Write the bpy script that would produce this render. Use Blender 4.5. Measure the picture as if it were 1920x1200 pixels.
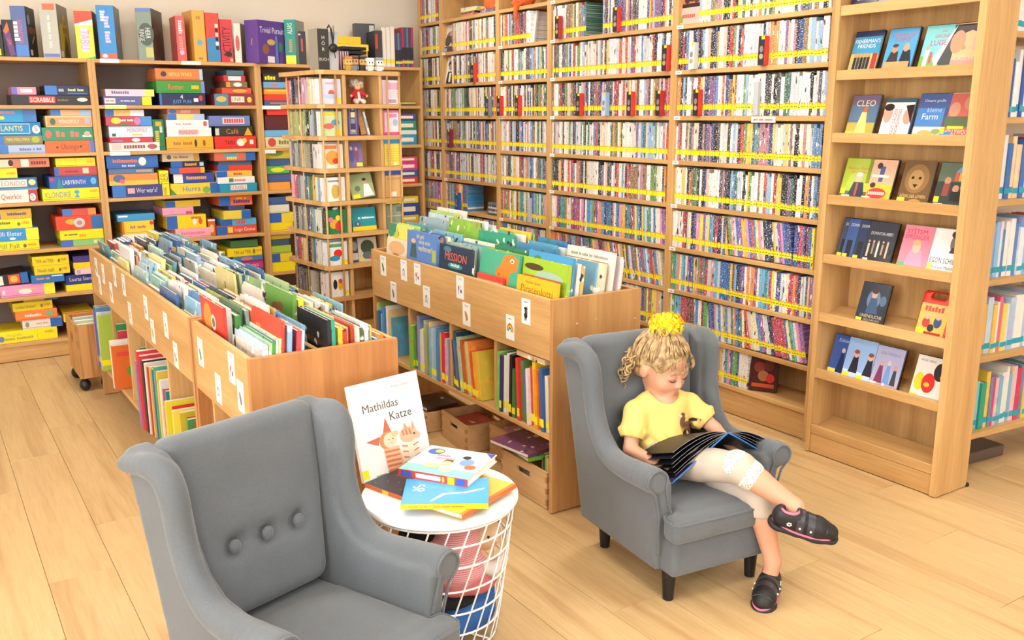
import bpy, math, random
import numpy as np
from mathutils import Vector, Matrix
for o in list(bpy.data.objects): bpy.data.objects.remove(o)
SC = bpy.context.scene
COL = SC.collection
R = math.radians
rnd = random.Random(7)

# ---------------------------------------------------------------- camera
F_PX, YAW, PITCH, ROLL, CAM_H = 1713.86, R(33.111), R(12.7345), R(-0.2075), 1.4966
_fw = np.array([math.sin(YAW)*math.cos(PITCH), math.cos(YAW)*math.cos(PITCH), -math.sin(PITCH)])
_rt = np.array([math.cos(YAW), -math.sin(YAW), 0.0]); _up = np.cross(_rt, _fw)
_rt2 = _rt*math.cos(ROLL)+_up*math.sin(ROLL); _up2 = _up*math.cos(ROLL)-_rt*math.sin(ROLL)
_C = np.array([0, 0, CAM_H])
cam_d = bpy.data.cameras.new('camera'); cam = bpy.data.objects.new('camera', cam_d); COL.objects.link(cam)
cam_d.sensor_width = 36; cam_d.lens = F_PX/1920*36; cam_d.clip_start = .05; cam_d.clip_end = 60
cam.matrix_world = Matrix(((_rt2[0], _up2[0], -_fw[0], 0), (_rt2[1], _up2[1], -_fw[1], 0), (_rt2[2], _up2[2], -_fw[2], CAM_H), (0, 0, 0, 1)))
SC.camera = cam
def at(u, v, axis, val):
    """the point of the place that the photograph shows at pixel (u, v) on the plane axis = val"""
    d = _fw+_rt2*(u-960)/F_PX-_up2*(v-600)/F_PX
    return _C+d*((val-_C[axis])/d[axis])
def dep(p): return float((np.array(p)-_C)@_fw)

# ---------------------------------------------------------------- world, light, exposure
w = bpy.data.worlds.new('world'); SC.world = w; w.use_nodes = True
w.node_tree.nodes['Background'].inputs[0].default_value = (.9, .95, 1, 1)
w.node_tree.nodes['Background'].inputs[1].default_value = .5
SC.view_settings.view_transform = 'Standard'; SC.view_settings.look = 'None'
SC.view_settings.gamma = 1; SC.view_settings.use_curve_mapping = False
SC.view_settings.exposure = 0.12
CEIL = 2.8
LIGHTS = [(x, y) for y in (-1.2, .9, 3.0, 5.1) for x in (-1.2, .9, 2.55)]+[(4.9, 1.2), (4.9, 3.4)]
LIGHT_W = 15.5
WINDOW_W = (22, 22, 170)
def area(name, loc, rot, sx, sy, power, col, parent=None):
    l = bpy.data.lights.new(name, 'AREA'); l.shape = 'RECTANGLE'; l.size = sx; l.size_y = sy; l.energy = power; l.color = col
    o = bpy.data.objects.new(name, l); COL.objects.link(o); o.location = loc; o.rotation_euler = rot
    if parent: o.parent = parent
    return o

# ---------------------------------------------------------------- helpers
def S(h):
    """sRGB hex to linear rgb"""
    if not isinstance(h, str): return tuple(h[:3])
    h = h.lstrip('#'); out = []
    for i in (0, 2, 4):
        c = int(h[i:i+2], 16)/255
        out.append(c/12.92 if c <= .04045 else ((c+.055)/1.055)**2.4)
    return tuple(out)
NAMED = {'black': '#161618', 'dark grey': '#4a4a4c', 'grey': '#8c8c8e', 'pale grey': '#c4c6c8', 'white': '#f4f2ec', 'cream': '#efe2bd',
 'red': '#c8202a', 'dark red': '#7c1a22', 'orange': '#e8802c', 'yellow': '#f2d21c', 'pale yellow': '#f2e68c', 'green': '#2f8f46', 'pale green': '#a9cf86', 'dark green': '#1d4d33',
 'teal': '#1f8c98', 'pale blue': '#9cc6e0', 'blue': '#2b66b4', 'dark blue': '#1b2b60', 'purple': '#5d3a8c', 'pink': '#ea86a8', 'brown': '#7a5130', 'tan': '#c9a071'}
NL = {k: np.array([int(v[i:i+2], 16) for i in (1, 3, 5)], float) for k, v in NAMED.items()}
def cname(h):
    h = h.lstrip('#'); c = np.array([int(h[i:i+2], 16) for i in (0, 2, 4)], float)
    return min(NL, key=lambda k: float(((NL[k]-c)**2).sum()))
def ordn(n): return '%d%s' % (n, 'th' if 10 <= n % 100 <= 20 else {1: 'st', 2: 'nd', 3: 'rd'}.get(n % 10, 'th'))
WORDN = ['', 'first', 'second', 'third', 'fourth', 'fifth', 'sixth', 'seventh', 'eighth', 'ninth', 'tenth', 'eleventh', 'twelfth']

M = {}
def newmat(name):
    m = bpy.data.materials.new(name); m.use_nodes = True; M[name] = m
    nt = m.node_tree; return m, nt.nodes, nt.links, nt.nodes['Principled BSDF']
def plain(name, col, rough=.5, metal=0, bump=0, bscale=200, var=0, spec=.5):
    m, n, l, b = newmat(name); c = S(col)
    b.inputs['Base Color'].default_value = (*c, 1); b.inputs['Roughness'].default_value = rough; b.inputs['Metallic'].default_value = metal
    b.inputs['Specular IOR Level'].default_value = spec
    if bump or var:
        tc = n.new('ShaderNodeTexCoord'); nz = n.new('ShaderNodeTexNoise'); nz.inputs['Scale'].default_value = bscale; nz.inputs['Detail'].default_value = 3
        l.new(tc.outputs['Object'], nz.inputs['Vector'])
        if bump:
            bp = n.new('ShaderNodeBump'); bp.inputs['Strength'].default_value = bump; bp.inputs['Distance'].default_value = .002
            l.new(nz.outputs['Fac'], bp.inputs['Height']); l.new(bp.outputs['Normal'], b.inputs['Normal'])
        if var:
            mx = n.new('ShaderNodeMix'); mx.data_type = 'RGBA'
            mx.inputs['A'].default_value = (*[v*(1-var) for v in c], 1); mx.inputs['B'].default_value = (*[min(1, v*(1+var)) for v in c], 1)
            l.new(nz.outputs['Fac'], mx.inputs['Factor']); l.new(mx.outputs['Result'], b.inputs['Base Color'])
    return m
def wood(name, ca, cb, axis, rough=.45, fine=60, rings=0, rand=0):
    """beech or oak veneer, grain along the given axis"""
    m, n, l, b = newmat(name)
    tc = n.new('ShaderNodeTexCoord'); mp = n.new('ShaderNodeMapping'); nz = n.new('ShaderNodeTexNoise'); n2 = n.new('ShaderNodeTexNoise')
    sc = [14, 14, 14]; sc['xyz'.index(axis)] = .9
    mp.inputs['Scale'].default_value = sc; l.new(tc.outputs['Object'], mp.inputs['Vector'])
    if rand:
        oi = n.new('ShaderNodeObjectInfo'); vm = n.new('ShaderNodeVectorMath'); vm.operation = 'ADD'
        sm = n.new('ShaderNodeMath'); sm.operation = 'MULTIPLY'; sm.inputs[1].default_value = 37
        l.new(oi.outputs['Random'], sm.inputs[0]); l.new(tc.outputs['Object'], vm.inputs[0]); l.new(sm.outputs[0], vm.inputs[1]); l.new(vm.outputs[0], mp.inputs['Vector'])
    nz.inputs['Scale'].default_value = 1.0; nz.inputs['Detail'].default_value = 5; nz.inputs['Distortion'].default_value = .6 if rings else .2
    n2.inputs['Scale'].default_value = 7; n2.inputs['Detail'].default_value = 3
    l.new(mp.outputs['Vector'], nz.inputs['Vector']); l.new(mp.outputs['Vector'], n2.inputs['Vector'])
    r = n.new('ShaderNodeValToRGB'); r.color_ramp.elements[0].position = .32; r.color_ramp.elements[1].position = .7
    r.color_ramp.elements[0].color = (*S(ca), 1); r.color_ramp.elements[1].color = (*S(cb), 1)
    src = nz.outputs['Fac']
    if rings:
        wv = n.new('ShaderNodeMath'); wv.operation = 'MULTIPLY'; wv.inputs[1].default_value = rings
        sn = n.new('ShaderNodeMath'); sn.operation = 'PINGPONG'; sn.inputs[1].default_value = 1
        l.new(nz.outputs['Fac'], wv.inputs[0]); l.new(wv.outputs[0], sn.inputs[0]); src = sn.outputs[0]
        r.color_ramp.elements[0].position = 0; r.color_ramp.elements[1].position = .55
    l.new(src, r.inputs['Fac'])
    mx = n.new('ShaderNodeMix'); mx.data_type = 'RGBA'; mx.blend_type = 'MULTIPLY'; mx.inputs['Factor'].default_value = .35
    r2 = n.new('ShaderNodeValToRGB'); r2.color_ramp.elements[0].position = .35; r2.color_ramp.elements[1].position = .6
    r2.color_ramp.elements[0].color = (.72, .68, .62, 1); r2.color_ramp.elements[1].color = (1, 1, 1, 1)
    l.new(n2.outputs['Fac'], r2.inputs['Fac']); l.new(r.outputs['Color'], mx.inputs['A']); l.new(r2.outputs['Color'], mx.inputs['B'])
    out = mx.outputs['Result']
    if rand:
        hs = n.new('ShaderNodeHueSaturation'); mr = n.new('ShaderNodeMapRange'); mr.inputs['To Min'].default_value = 1-rand; mr.inputs['To Max'].default_value = 1+rand
        l.new(oi.outputs['Random'], mr.inputs['Value']); l.new(mr.outputs[0], hs.inputs['Value']); l.new(out, hs.inputs['Color']); out = hs.outputs['Color']
    l.new(out, b.inputs['Base Color']); b.inputs['Roughness'].default_value = rough
    return m
def attrmat(name, rough=.42):
    m, n, l, b = newmat(name); a = n.new('ShaderNodeVertexColor'); a.layer_name = 'Col'
    l.new(a.outputs['Color'], b.inputs['Base Color']); b.inputs['Roughness'].default_value = rough; return m
def tintmat(name, rough=.42, art=0, scale=9, letters=None, attr=False, lf=1.0):
    """colour of the object itself, with printed patches (art) or lines of lettering along one axis (letters)"""
    m, n, l, b = newmat(name)
    if attr:
        a = n.new('ShaderNodeVertexColor'); a.layer_name = 'Col'; base = a.outputs['Color']
    else:
        oi = n.new('ShaderNodeObjectInfo'); base = oi.outputs['Color']
    tc = n.new('ShaderNodeTexCoord'); ge = n.new('ShaderNodeNewGeometry'); out = base
    def noise(vec, sc, det=1):
        nz = n.new('ShaderNodeTexNoise'); nz.inputs['Scale'].default_value = sc; nz.inputs['Detail'].default_value = det
        l.new(vec, nz.inputs['Vector']); return nz
    def scaled(sock, s):
        mp = n.new('ShaderNodeMapping'); mp.inputs['Scale'].default_value = s; l.new(sock, mp.inputs['Vector']); return mp.outputs['Vector']
    def mix(a_, b_, fac, bt='MIX'):
        mx = n.new('ShaderNodeMix'); mx.data_type = 'RGBA'; mx.blend_type = bt
        l.new(a_, mx.inputs['A'])
        if isinstance(b_, tuple): mx.inputs['B'].default_value = b_
        else: l.new(b_, mx.inputs['B'])
        if isinstance(fac, float): mx.inputs['Factor'].default_value = fac
        else: l.new(fac, mx.inputs['Factor'])
        return mx.outputs['Result']
    def thr(sock, lo, hi):
        mr = n.new('ShaderNodeMapRange'); mr.inputs['From Min'].default_value = lo; mr.inputs['From Max'].default_value = hi; l.new(sock, mr.inputs['Value']); return mr.outputs[0]
    if art:
        nz = noise(ge.outputs['Position'], scale, 2)
        out = mix(out, nz.outputs['Color'], thr(nz.outputs['Fac'], .52, .62), 'OVERLAY')
    if art == 1:
        nb = noise(scaled(ge.outputs['Position'], (1, 1, 1)), scale*1.3, 1)
        out = mix(out, (.90, .88, .80, 1), thr(nb.outputs['Fac'], .66, .70))
        nc = noise(scaled(ge.outputs['Position'], (1.3, 1, .8)), scale*1.7, 1)
        out = mix(out, (.03, .03, .05, 1), thr(nc.outputs['Fac'], .68, .72))
    if letters:
        sy, sz = letters
        nb = noise(scaled(ge.outputs['Position'], (0, sy, sz*.05)), 1, 0)
        out = mix(out, nb.outputs['Color'], thr(nb.outputs['Fac'], .56, .66), 'SOFT_LIGHT')
        out = mix(out, (.90, .89, .87, 1), thr(nb.outputs['Fac'], .74, .76))
        out = mix(out, (.04, .04, .06, 1), thr(nb.outputs['Fac'], .27, .25))
        nl = noise(scaled(ge.outputs['Position'], (0, sy*1.5, sz)), 1, 1)
        inv = n.new('ShaderNodeInvert'); l.new(base, inv.inputs['Color'])
        out = mix(out, inv.outputs['Color'], thr(nl.outputs['Fac'], .6, .66+.25*(1-lf)))
    l.new(out, b.inputs['Base Color']); b.inputs['Roughness'].default_value = rough; return m

W1, W2 = '#bd9158', '#d8ad72'
wood('beech_x', W1, W2, 'x'); wood('beech_y', W1, W2, 'y'); wood('beech_z', W1, W2, 'z')
wood('cherry_z', '#a96c3a', '#c48850', 'z'); wood('alder_z', '#b07c48', '#c99a62', 'z')
wood('crate_wood', '#c69a66', '#dcb98a', 'y', .6); wood('pine', '#a8743e', '#c9935a', 'z', .5, rings=7)
wood('oak_plank', '#bd9767', '#cfae7c', 'y', .36, rings=3, rand=.03)
plain('oak_joint', '#80603a', .6)
plain('backboard', '#84736a', .7); plain('wall_paint', '#ece1cf', .9, bump=.1, bscale=90); plain('ceiling_paint', '#efece6', .9)
plain('white_paint', '#f2f1ee', .35); plain('black_plastic', '#161616', .4); plain('paper', '#efe9dc', .7); plain('white_card', '#ecebe8', .55)
plain('steel', '#b8bcc0', .3, metal=1); plain('grey_metal', '#b4b6ba', .4); plain('label_yellow', '#f0e020', .5); plain('label_teal', '#2e9db4', .5)
plain('dark_gap', '#3a2a1c', .8); plain('clear_plastic', '#dfe4e6', .15)
attrmat('print', .38); attrmat('matte_print', .7); attrmat('gloss_print', .16)
tintmat('tint', .4); tintmat('tint_matte', .75); tintmat('tint_gloss', .22)
tintmat('book_cover', .35, art=1, scale=16); tintmat('dvd_spine', .3, letters=(75, 420)); tintmat('dvd_spine_mass', .3, letters=(75, 420), attr=True)
tintmat('cd_spine', .25, letters=(90, 300), lf=.4)
# grey woven upholstery
def fabric(name, c):
    m, n, l, b = newmat(name); tc = n.new('ShaderNodeTexCoord')
    nz = n.new('ShaderNodeTexNoise'); nz.inputs['Scale'].default_value = 420; nz.inputs['Detail'].default_value = 2
    n2 = n.new('ShaderNodeTexNoise'); n2.inputs['Scale'].default_value = 9; n2.inputs['Detail'].default_value = 3
    for q in (nz, n2): l.new(tc.outputs['Object'], q.inputs['Vector'])
    mx = n.new('ShaderNodeMix'); mx.data_type = 'RGBA'; c = S(c)
    mx.inputs['A'].default_value = (*[v*.72 for v in c], 1); mx.inputs['B'].default_value = (*[v*1.28 for v in c], 1); l.new(nz.outputs['Fac'], mx.inputs['Factor'])
    m2 = n.new('ShaderNodeMix'); m2.data_type = 'RGBA'; m2.blend_type = 'MULTIPLY'; m2.inputs['Factor'].default_value = .25
    l.new(mx.outputs['Result'], m2.inputs['A']); l.new(n2.outputs['Fac'], m2.inputs['B']); l.new(m2.outputs['Result'], b.inputs['Base Color'])
    bp = n.new('ShaderNodeBump'); bp.inputs['Strength'].default_value = .35; bp.inputs['Distance'].default_value = .001
    l.new(nz.outputs['Fac'], bp.inputs['Height']); l.new(bp.outputs['Normal'], b.inputs['Normal'])
    b.inputs['Roughness'].default_value = .9; b.inputs['Sheen Weight'].default_value = .25; return m
fabric('grey_fabric', '#62676b')

# ---- objects
def link(name, data, parent=None, loc=None, rot=None, scale=None):
    o = bpy.data.objects.new(name, data); COL.objects.link(o)
    if parent is not None: o.parent = parent
    if loc is not None: o.location = loc
    if rot is not None: o.rotation_euler = rot
    if scale is not None: o.scale = scale
    return o
USED = set()
def tag(o, label, cat, group=None):
    o['label'] = label; o['category'] = cat
    if group: o['group'] = group
    USED.add(label); return o
def thing(name, label, cat, loc=(0, 0, 0), rz=0, group=None):
    return tag(link(name, None, None, loc, (0, 0, rz)), label, cat, group)
def struct(name, data):
    o = link(name, data); o['kind'] = 'structure'; return o
class MB:
    """collects faces with colours and materials into one mesh"""
    def __init__(s): s.v = []; s.f = []; s.c = []; s.m = []
    def add(s, vs, fs, col=(1, 1, 1), mi=0):
        k = len(s.v); s.v += [tuple(p) for p in vs]; col = S(col)
        for f in fs: s.f.append([k+i for i in f]); s.c.append(col); s.m.append(mi)
        return s
    def box(s, x0, x1, y0, y1, z0, z1, col=(1, 1, 1), mi=0):
        return s.add([(x0, y0, z0), (x1, y0, z0), (x1, y1, z0), (x0, y1, z0), (x0, y0, z1), (x1, y0, z1), (x1, y1, z1), (x0, y1, z1)],
                     [(3, 2, 1, 0), (4, 5, 6, 7), (0, 1, 5, 4), (1, 2, 6, 5), (2, 3, 7, 6), (3, 0, 4, 7)], col, mi)
    def prism(s, pts, ax, lo, hi, col=(1, 1, 1), mi=0):
        """polygon pts (2-D) extruded along axis ax from lo to hi"""
        n = len(pts)
        def P(p, h):
            q = list(p); q.insert(ax, h); return q
        vs = [P(p, lo) for p in pts]+[P(p, hi) for p in pts]
        return s.add(vs, [tuple(range(n-1, -1, -1)), tuple(range(n, 2*n))]+[(i, (i+1) % n, n+(i+1) % n, n+i) for i in range(n)], col, mi)
    def tube(s, pts, r, n=8, col=(1, 1, 1), mi=0, closed=False, caps=True):
        pts = [Vector(p) for p in pts]; N = len(pts); rs = r if isinstance(r, (list, tuple)) else [r]*N
        up = None; rings = []
        for i, p in enumerate(pts):
            a = pts[(i-1) % N] if (closed or i > 0) else p; b = pts[(i+1) % N] if (closed or i < N-1) else p
            t = (b-a)
            if t.length < 1e-9: t = Vector((0, 0, 1))
            t.normalize()
            if up is None:
                up = Vector((0, 0, 1)) if abs(t.z) < .9 else Vector((1, 0, 0))
            x = up-t*up.dot(t)
            if x.length < 1e-6: x = t.orthogonal()
            x.normalize(); up = x; y = t.cross(x)
            rings.append([p+(x*math.cos(2*math.pi*k/n)+y*math.sin(2*math.pi*k/n))*rs[i] for k in range(n)])
        vs = [q for rg in rings for q in rg]; fs = []
        for i in range(N if closed else N-1):
            j = (i+1) % N
            for k in range(n): fs.append((i*n+k, i*n+(k+1) % n, j*n+(k+1) % n, j*n+k))
        if caps and not closed: fs += [tuple(range(n-1, -1, -1)), tuple((N-1)*n+k for k in range(n))]
        return s.add(vs, fs, col, mi)
    def lathe(s, prof, c=(0, 0, 0), n=32, col=(1, 1, 1), mi=0):
        vs = []; fs = []; N = len(prof)
        for r, z in prof:
            for k in range(n): vs.append((c[0]+r*math.cos(2*math.pi*k/n), c[1]+r*math.sin(2*math.pi*k/n), c[2]+z))
        for i in range(N-1):
            for k in range(n): fs.append((i*n+k, i*n+(k+1) % n, (i+1)*n+(k+1) % n, (i+1)*n+k))
        fs += [tuple(range(n-1, -1, -1)), tuple((N-1)*n+k for k in range(n))]
        return s.add(vs, fs, col, mi)
    def sph(s, c, r, n=12, m=8, col=(1, 1, 1), mi=0):
        r = r if isinstance(r, (tuple, list)) else (r, r, r); vs = [(c[0], c[1], c[2]+r[2])]; fs = []
        for i in range(1, m):
            t = math.pi*i/m
            for k in range(n): vs.append((c[0]+r[0]*math.sin(t)*math.cos(2*math.pi*k/n), c[1]+r[1]*math.sin(t)*math.sin(2*math.pi*k/n), c[2]+r[2]*math.cos(t)))
        vs.append((c[0], c[1], c[2]-r[2])); L = len(vs)-1
        for k in range(n):
            fs.append((0, 1+k, 1+(k+1) % n)); fs.append((L, L-n+(k+1) % n, L-n+k))
        for i in range(m-2):
            for k in range(n): fs.append((1+i*n+k, 1+(i+1)*n+k, 1+(i+1)*n+(k+1) % n, 1+i*n+(k+1) % n))
        return s.add(vs, fs, col, mi)
    def mesh(s, name, mats, smooth=False, bevel=0):
        me = bpy.data.meshes.new(name); me.from_pydata(s.v, [], s.f)
        for q in (mats if isinstance(mats, (list, tuple)) else [mats]): me.materials.append(M[q])
        ca = me.color_attributes.new('Col', 'FLOAT_COLOR', 'CORNER')
        arr = np.ones((len(me.loops), 4), np.float32); i = 0
        for f, c in zip(s.f, s.c): arr[i:i+len(f), :3] = c; i += len(f)
        ca.data.foreach_set('color', arr.ravel())
        me.polygons.foreach_set('material_index', s.m)
        if smooth: me.polygons.foreach_set('use_smooth', [True]*len(me.polygons))
        if smooth == 'auto': me.set_sharp_from_angle(angle=R(40))
        me.update(); return me
    def build(s, name, mats, parent=None, smooth=False, loc=None, rot=None):
        return link(name, s.mesh(name, mats, smooth), parent, loc, rot)
def bevbox(x0, x1, y0, y1, z0, z1, b=.0015):
    """box with chamfered edges"""
    m = MB(); xs, ys, zs = (x0, x1), (y0, y1), (z0, z1); b = min(b, (x1-x0)*.3, (y1-y0)*.3, (z1-z0)*.3)
    V = {}; vs = []
    for i in (0, 1):
        for j in (0, 1):
            for k in (0, 1):
                sx, sy, sz = (b, -b)[i], (b, -b)[j], (b, -b)[k]
                for a in range(3):
                    p = [xs[i]+sx, ys[j]+sy, zs[k]+sz]; p[a] = (xs[i], ys[j], zs[k])[a]; V[i, j, k, a] = len(vs); vs.append(p)
    fs = []
    def q(*ids): fs.append([V[t] for t in ids])
    for i in (0, 1):
        f = [(i, 0, 0, 0), (i, 1, 0, 0), (i, 1, 1, 0), (i, 0, 1, 0)]; q(*(f if i else f[::-1]))
        f = [(0, i, 0, 1), (0, i, 1, 1), (1, i, 1, 1), (1, i, 0, 1)]; q(*(f if i else f[::-1]))
        f = [(0, 0, i, 2), (1, 0, i, 2), (1, 1, i, 2), (0, 1, i, 2)]; q(*(f if i else f[::-1]))
    for a in range(3):
        o1, o2 = [x for x in range(3) if x != a]
        for i in (0, 1):
            for j in (0, 1):
                def K(h, ax):
                    t = [0, 0, 0]; t[a] = h; t[o1] = i; t[o2] = j; return (*t, ax)
                f = [K(0, o1), K(1, o1), K(1, o2), K(0, o2)]
                if (i ^ j) ^ (a == 1): f = f[::-1]
                q(*f)
    for i in (0, 1):
        for j in (0, 1):
            for k in (0, 1):
                f = [(i, j, k, 0), (i, j, k, 1), (i, j, k, 2)]
                q(*(f if (i+j+k) % 2 == 1 else f[::-1]))
    return m.add(vs, fs)
def board(name, x0, x1, y0, y1, z0, z1, mat, parent, b=.0015):
    return bevbox(x0, x1, y0, y1, z0, z1, b).build(name, mat, parent)

# ---- flat print (lettering, pictures) on faces
_GL = {}
def glyphs(s):
    if s in _GL: return _GL[s]
    cu = bpy.data.curves.new('t', 'FONT'); cu.body = s; cu.size = 1; cu.resolution_u = 2
    o = bpy.data.objects.new('t', cu); COL.objects.link(o)
    me = o.to_mesh(); vs = np.array([v.co[:2] for v in me.vertices], float).reshape(-1, 2); fs = [tuple(p.vertices) for p in me.polygons]
    o.to_mesh_clear(); bpy.data.objects.remove(o); bpy.data.curves.remove(cu)
    if len(vs): vs[:, 0] -= vs[:, 0].min()
    _GL[s] = (vs, fs); return _GL[s]
class Face:
    """a flat printed face: origin at lower left, ex to the right, ey up, normal out; shapes in fractions of w x h"""
    def __init__(s, mb, o, ex, ey, w, h, e0=.0004):
        s.mb = mb; s.o = Vector(o); s.ex = Vector(ex).normalized(); s.ey = Vector(ey).normalized(); s.n = s.ex.cross(s.ey); s.w = w; s.h = h; s.e = e0
    def P(s, x, y): return s.o+s.ex*(x*s.w)+s.ey*(y*s.h)+s.n*s.e
    def poly(s, pts, col):
        s.mb.add([s.P(*p) for p in pts], [tuple(range(len(pts)))], col); s.e += .00012; return s
    def rect(s, x0, x1, y0, y1, col): return s.poly([(x0, y0), (x1, y0), (x1, y1), (x0, y1)], col)
    def ell(s, cx, cy, rx, ry, col, n=18): return s.poly([(cx+rx*math.cos(2*math.pi*k/n), cy+ry*math.sin(2*math.pi*k/n)) for k in range(n)], col)
    def text(s, t, cx, cy, hh, col, mw=.95, rot=0, shear=0):
        """lettering centred on (cx, cy), capital height hh of the face height, at most mw wide; rot in degrees"""
        if t[0] == '~': return s.smudge(t[1:], cx, cy, hh, col, mw, rot)
        vs, fs = glyphs(t)
        if not len(vs): return s
        v = vs.copy(); wd = v[:, 0].max(); sc = hh*s.h/.7; lim = mw*(s.h if abs(rot) in (90, 270) else s.w)
        sx = min(sc, lim/wd); sy = sc if sx > sc*.6 else sx/.6
        v[:, 0] = (v[:, 0]-wd/2)*sx; v[:, 1] = (v[:, 1]-.35)*sy
        a = R(rot); c, d = math.cos(a), math.sin(a)
        o = s.o+s.ex*(cx*s.w)+s.ey*(cy*s.h)+s.n*s.e
        s.mb.add([o+s.ex*(c*p[0]-d*p[1])+s.ey*(d*p[0]+c*p[1]) for p in v], fs, col); s.e += .00012; return s
    def smudge(s, t, cx, cy, hh, col, mw, rot):
        """print too small to read: blocks the size of letters"""
        vert = abs(rot) in (90, 270); L = s.h if vert else s.w; Wd = min(mw*L, len(t)*hh*s.h*.75); q = Wd/len(t); a = R(rot); c, d = math.cos(a), math.sin(a); o = s.o+s.ex*(cx*s.w)+s.ey*(cy*s.h)+s.n*s.e; hb = min(hh*s.h, q*1.7)
        for i, chh in enumerate(t):
            if chh == ' ': continue
            x0 = -Wd/2+q*i; x1 = x0+q*.78; up = hb*(.5 if chh.isupper() or chh in 'bdfhklt' else .3); dn = -hb*.5
            s.mb.add([o+s.ex*(c*x-d*y)+s.ey*(d*x+c*y) for x, y in ((x0, dn), (x1, dn), (x1, up), (x0, up))], [(0, 1, 2, 3)], col)
        s.e += .00012; return s
    def lines(s, x0, x1, ys, th, col):
        for y in ys: s.rect(x0, x1, y-th/2, y+th/2, col); s.e -= .00012
        s.e += .00012; return s
    def do(s, specs):
        for q in specs: getattr(s, {'r': 'rect', 'e': 'ell', 't': 'text', 'p': 'poly', 'l': 'lines'}[q[0]])(*q[1:])
        return s

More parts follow.
